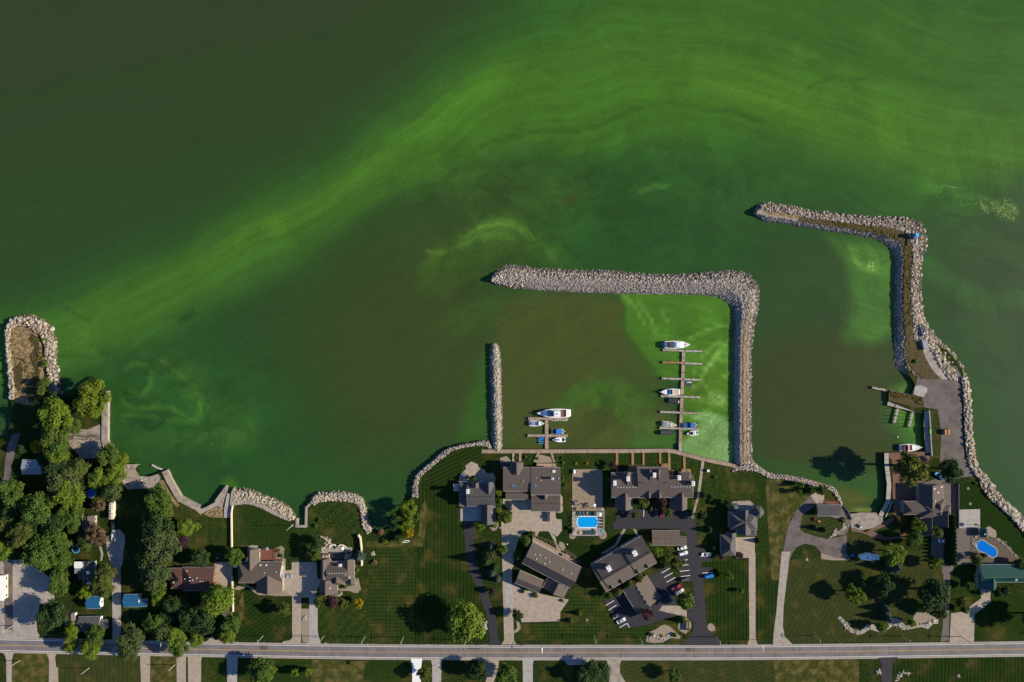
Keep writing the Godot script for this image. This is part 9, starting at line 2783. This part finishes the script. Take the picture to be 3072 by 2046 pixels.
# ------------------------------------------------------------------ poles, wires and small things
func pole(label: String, q: Array, h: float, m := "pole_wood", arm := true) -> Vector3:
	var o := thing("utility_pole", label, "utility pole", V(q), 0.0, "utility poles along the road")
	var sh := Sh.new()
	sh.tube(Vector3.ZERO, Vector3(0, h, 0), 0.2, 0.13, 8)
	part("pole", sh, M[m], o)
	if arm:
		blk(o, "cross_arm", [-0.09, 0.09, -1.15, 1.15], h - 0.75, [-0.09, 0.09, -1.15, 1.15], h - 0.58, m)
		for s in [-1.0, 0.0, 1.0]:
			sh = Sh.new()
			sh.tube(Vector3(0, h - 0.58, s), Vector3(0, h - 0.36, s), 0.06, 0.04, 6)
			part("insulator", sh, M["trim"], o)
	return V(q, h)


func poles_and_small_things() -> void:
	var spots := [[-276.42, 150.45], [-254.19, 145.14], [-208.5, 150.77], [-175.36, 151.63], [-127, 150.34], [-96.04, 150.55], [-75.03, 150.77], [-55.41, 150.88], [-23.7, 152.18], [41.83, 150.44], [65, 150.88], [103.98, 150.88], [153.92, 150.13], [198.86, 150.4], [228.91, 150.67], [276.08, 149.09]]
	var near := ["beyond the left edge", "at the gravel lot", "by the charcoal cottage", "beside the round grey tree", "on the first front lawn's verge", "at the shared driveway's east side", "at the chequered lot's west end", "at the striped lawn's west end", "by the great spreading tree", "south of the chequered lawn", "west of the rocky roadside bed", "east of the entrance lane", "at the eastern lawn's west corner", "south of the winding gravel bed", "at the wide concrete drive", "beyond the right edge"]
	var tops := []
	for i in spots.size():
		tops.append(pole("wooden utility pole with cross-arm %s north of the road" % near[i], spots[i], 9.0))
	for s in [-1.0, 0.0, 1.0]:
		var sh := Sh.new()
		for i in tops.size() - 1:
			var last: Vector3 = tops[i] + Vector3(0, -0.36, s)
			for k in 6:
				var f = (k + 1) / 6.0
				var p = tops[i].lerp(tops[i + 1], f) + Vector3(0, -0.36 - 1.1 * 4.0 * f * (1.0 - f) * 0.7, s)
				sh.tube(last, p, 0.022, 0.022, 4, false)
				last = p
		var o := thing("power_line", ["north wire of the power line along the road", "middle wire of the power line along the road", "south wire of the power line along the road"][int(s) + 1], "wire", tops[0], 0.0, "wires of the power line")
		wpart("wire", sh, M["wire"], o)
	for q in [[[-250.94, 162.9], "pole standing by the pale gravel drive south of the road"], [[-215.64, 166.79], "pole on the olive lawn south of the road"], [[-171.9, 165.06], "pole between two concrete drives south of the road"]]:
		pole("bare wooden " + q[1], q[0], 7.5, "pole_wood", false)
	# flagpole with a long shadow
	var o := thing("flagpole", "tall white flagpole at the notch of the sea wall", "flagpole", V([-112, 94.01]))
	var sh := Sh.new()
	sh.tube(Vector3.ZERO, Vector3(0, 10.4, 0), 0.1, 0.05, 8)
	part("pole", sh, M["white"], o)
	sh = Sh.new()
	sh.lump(Vector3(0, 10.5, 0), Vector3(0.13, 0.13, 0.13), rng, 8, 0.02)
	part("ball", sh, M["steel"], o)
	sh = Sh.new()
	sh.box(Vector3(-0.12, 9.6, 0.25), Vector3(0.25, 1.3, 0.3))
	part("furled_flag", sh, M["maroon"], o)
	sh = Sh.new()
	sh.tube(Vector3(0, -0.05, 0), Vector3(0, 0.2, 0), 0.6, 0.5, 10)
	part("base", sh, M["old_concrete"], o)
	# street lights
	for q in [[[15.06, 153.48], "street light leaning over the road by the wide concrete drive"], [[125.64, 152.18], "street light by the narrow concrete drive"]]:
		o = thing("street_light", q[1], "street light", V(q[0]))
		sh = Sh.new()
		sh.tube(Vector3.ZERO, Vector3(0, 7.5, 0), 0.12, 0.08, 8)
		part("pole", sh, M["steel"], o)
		sh = Sh.new()
		sh.tube(Vector3(0, 7.4, 0), Vector3(0, 7.8, 2.2), 0.06, 0.05, 6)
		part("arm", sh, M["steel"], o)
		blk(o, "lamp_head", [-0.2, 0.2, 2.0, 2.9], 7.7, [-0.14, 0.14, 2.1, 2.8], 7.9, "trim")
	# mailboxes along the road
	var box_at := [[-43.11, 154.43], [-35.31, 154.6], [-16.26, 154.86], [-15.13, 154.86], [6.4, 155.12], [-140, 153.28], [-116.52, 153.28], [-94.95, 153.58], [158.25, 154.19], [166.75, 153.81]]
	var box_near := ["mailbox west of the great tree", "mailbox south of the great tree", "white mailbox west of two by the asphalt drive", "white mailbox east of two by the asphalt drive", "mailbox by the wide concrete drive", "mailbox on the first front lawn", "mailbox at the shared driveway's west kerb", "mailbox east of the pale drive", "mailbox west of the winding gravel bed", "mailbox nearest the winding gravel bed"]
	for i in box_at.size():
		o = thing("mailbox", box_near[i], "mailbox", V(box_at[i]), 0.0, "mailboxes along the road")
		blk(o, "post", [-0.06, 0.06, -0.06, 0.06], 0.0, [-0.06, 0.06, -0.06, 0.06], 1.05, "pole_wood")
		canopy(o, "box", -0.12, 0.42, 0.17, 1.05, 0.28, "white")
	# entrance sign
	o = thing("entrance_sign", "brown entrance sign with brick pillars in the gravel bed by the lane", "sign", V([89.68, 144.82]), PI / 2)
	blk(o, "board", [-2.0, 2.0, -0.15, 0.15], 0.5, [-2.0, 2.0, -0.12, 0.12], 2.1, "brown_paint")
	for x in [-2.2, 2.2]:
		blk(o, "pillar", [x - 0.3, x + 0.3, -0.3, 0.3], 0.0, [x - 0.28, x + 0.28, -0.28, 0.28], 2.3, "brick_wall")
	# drain covers, wells
	for q in [[[38.19, 142.24], "round concrete well cover on the chequered lawn"], [[233.61, 83], "round concrete cover on the eastern lawn, south one"], [[232.5, 75.19], "round concrete cover on the eastern lawn, north one"]]:
		o = thing("well_cover", q[1], "well cover", V(q[0]))
		sh = Sh.new()
		sh.tube(Vector3(0, -0.1, 0), Vector3(0, 0.22, 0), 0.75, 0.7, 14)
		part("cover", sh, M["old_concrete"], o)
		sh = Sh.new()
		sh.tube(Vector3(0, 0.22, 0), Vector3(0, 0.3, 0), 0.3, 0.28, 10)
		part("lid", sh, M["charcoal"], o)
	# lamp posts by the patio and pool
	for q in [[[30.43, 83.59], "white globe lamp at the stamped patio's west corner"], [[45.5, 85.26], "white globe lamp at the stamped patio's east corner"], [[-6.12, 94.72], "white globe lamp by the concrete forecourt"], [[28, 103.02], "white globe lamp on the lawn west of the pool path"]]:
		o = thing("garden_lamp", q[1], "lamp", V(q[0]))
		sh = Sh.new()
		sh.tube(Vector3.ZERO, Vector3(0, 2.2, 0), 0.07, 0.06, 6)
		part("post", sh, M["charcoal"], o)
		sh = Sh.new()
		sh.lump(Vector3(0, 2.45, 0), Vector3(0.32, 0.32, 0.32), rng, 10, 0.02)
		part("globe", sh, M["white"], o)
	# bench, bins, shed by the path
	o = thing("bench", "white bench on the lawn by the purple-leaved tree", "bench", V([-172, 97.61]), PI / 2)
	blk(o, "seat", [-0.9, 0.9, -0.25, 0.25], 0.4, [-0.9, 0.9, -0.25, 0.25], 0.5, "white")
	blk(o, "backrest", [-0.9, 0.9, 0.2, 0.28], 0.5, [-0.9, 0.9, 0.28, 0.34], 0.95, "white")
	for x in [-0.8, 0.8]:
		blk(o, "leg", [x - 0.05, x + 0.05, -0.2, 0.2], 0.0, [x - 0.05, x + 0.05, -0.2, 0.2], 0.4, "white")
	o = thing("utility_box", "small grey box east of the curving path near the boardwalk", "utility box", V([99.79, 65.97]))
	blk(o, "cabinet", [-0.6, 0.6, -0.6, 0.6], 0.0, [-0.58, 0.58, -0.58, 0.58], 1.3, "pale_metal")
	blk(o, "lid", [-0.66, 0.66, -0.66, 0.66], 1.3, [-0.6, 0.6, -0.6, 0.6], 1.4, "trim")
	o = thing("kayak", "lime green kayak lying on the east quay's sea wall", "kayak", V([212.43, 45.43], 1.52), PI / 2)
	hull(o, 3.2, 0.7, 0.25, [0.4, 0.6], "lime", 1.8, "lime")
	o = thing("basketball_hoop", "basketball hoop at the court by the pool house", "basketball hoop", V([236.66, 93.58]))
	sh = Sh.new()
	sh.tube(Vector3.ZERO, Vector3(0, 3.3, 0), 0.09, 0.07, 8)
	part("post", sh, M["black"], o)
	blk(o, "backboard", [-0.9, -0.84, -0.9, 0.9], 2.9, [-0.9, -0.84, -0.9, 0.9], 4.0, "white")
	blk(o, "base", [-0.5, 0.7, -0.5, 0.5], 0.0, [-0.4, 0.6, -0.4, 0.4], 0.35, "black")
	o = thing("basketball_hoop", "basketball hoop on the shared driveway's blue-shaded apron", "basketball hoop", V([-107.66, 113.1]), PI / 2)
	sh = Sh.new()
	sh.tube(Vector3.ZERO, Vector3(0, 3.3, 0), 0.09, 0.07, 8)
	part("post", sh, M["black"], o)
	blk(o, "backboard", [-0.9, -0.84, -0.9, 0.9], 2.9, [-0.9, -0.84, -0.9, 0.9], 4.0, "white")
	# driftwood logs
	var logs := [[[-190.86, 70.94, -185.23, 72.24], "pale driftwood log on the lower beach"], [[-196.5, 63.14, -189.56, 62.92], "long driftwood log at the lower beach's water edge"], [[-196.07, 63.35, -195.2, 64.44], "short driftwood stump at the lower beach"], [[-222.09, 50.13, -215.15, 53.6], "bleached driftwood log across the upper beach"], [[-223.39, 48.82, -217.75, 49.69], "thin driftwood branch on the upper beach"], [[-231.88, 136.91, -229.07, 134.31], "felled trunk lying on the grass by the blue-roofed shed"]]
	for q in logs:
		o = thing("driftwood_log", q[1], "log", Vector3(q[0][0], 0, q[0][1]))
		sh = Sh.new()
		sh.tube(Vector3(0, 0.3, 0), Vector3(q[0][2] - q[0][0], 0.25, q[0][3] - q[0][1]), 0.28, 0.16, 7)
		part("trunk", sh, M["pole_wood"], o)
		sh = Sh.new()
		var f = Vector3(q[0][2] - q[0][0], 0, q[0][3] - q[0][1])
		sh.tube(f * 0.5 + Vector3.UP * 0.3, f * 0.62 + f.cross(Vector3.UP) * 0.14 + Vector3.UP * 0.5, 0.1, 0.04, 6)
		part("branch", sh, M["pole_wood"], o)
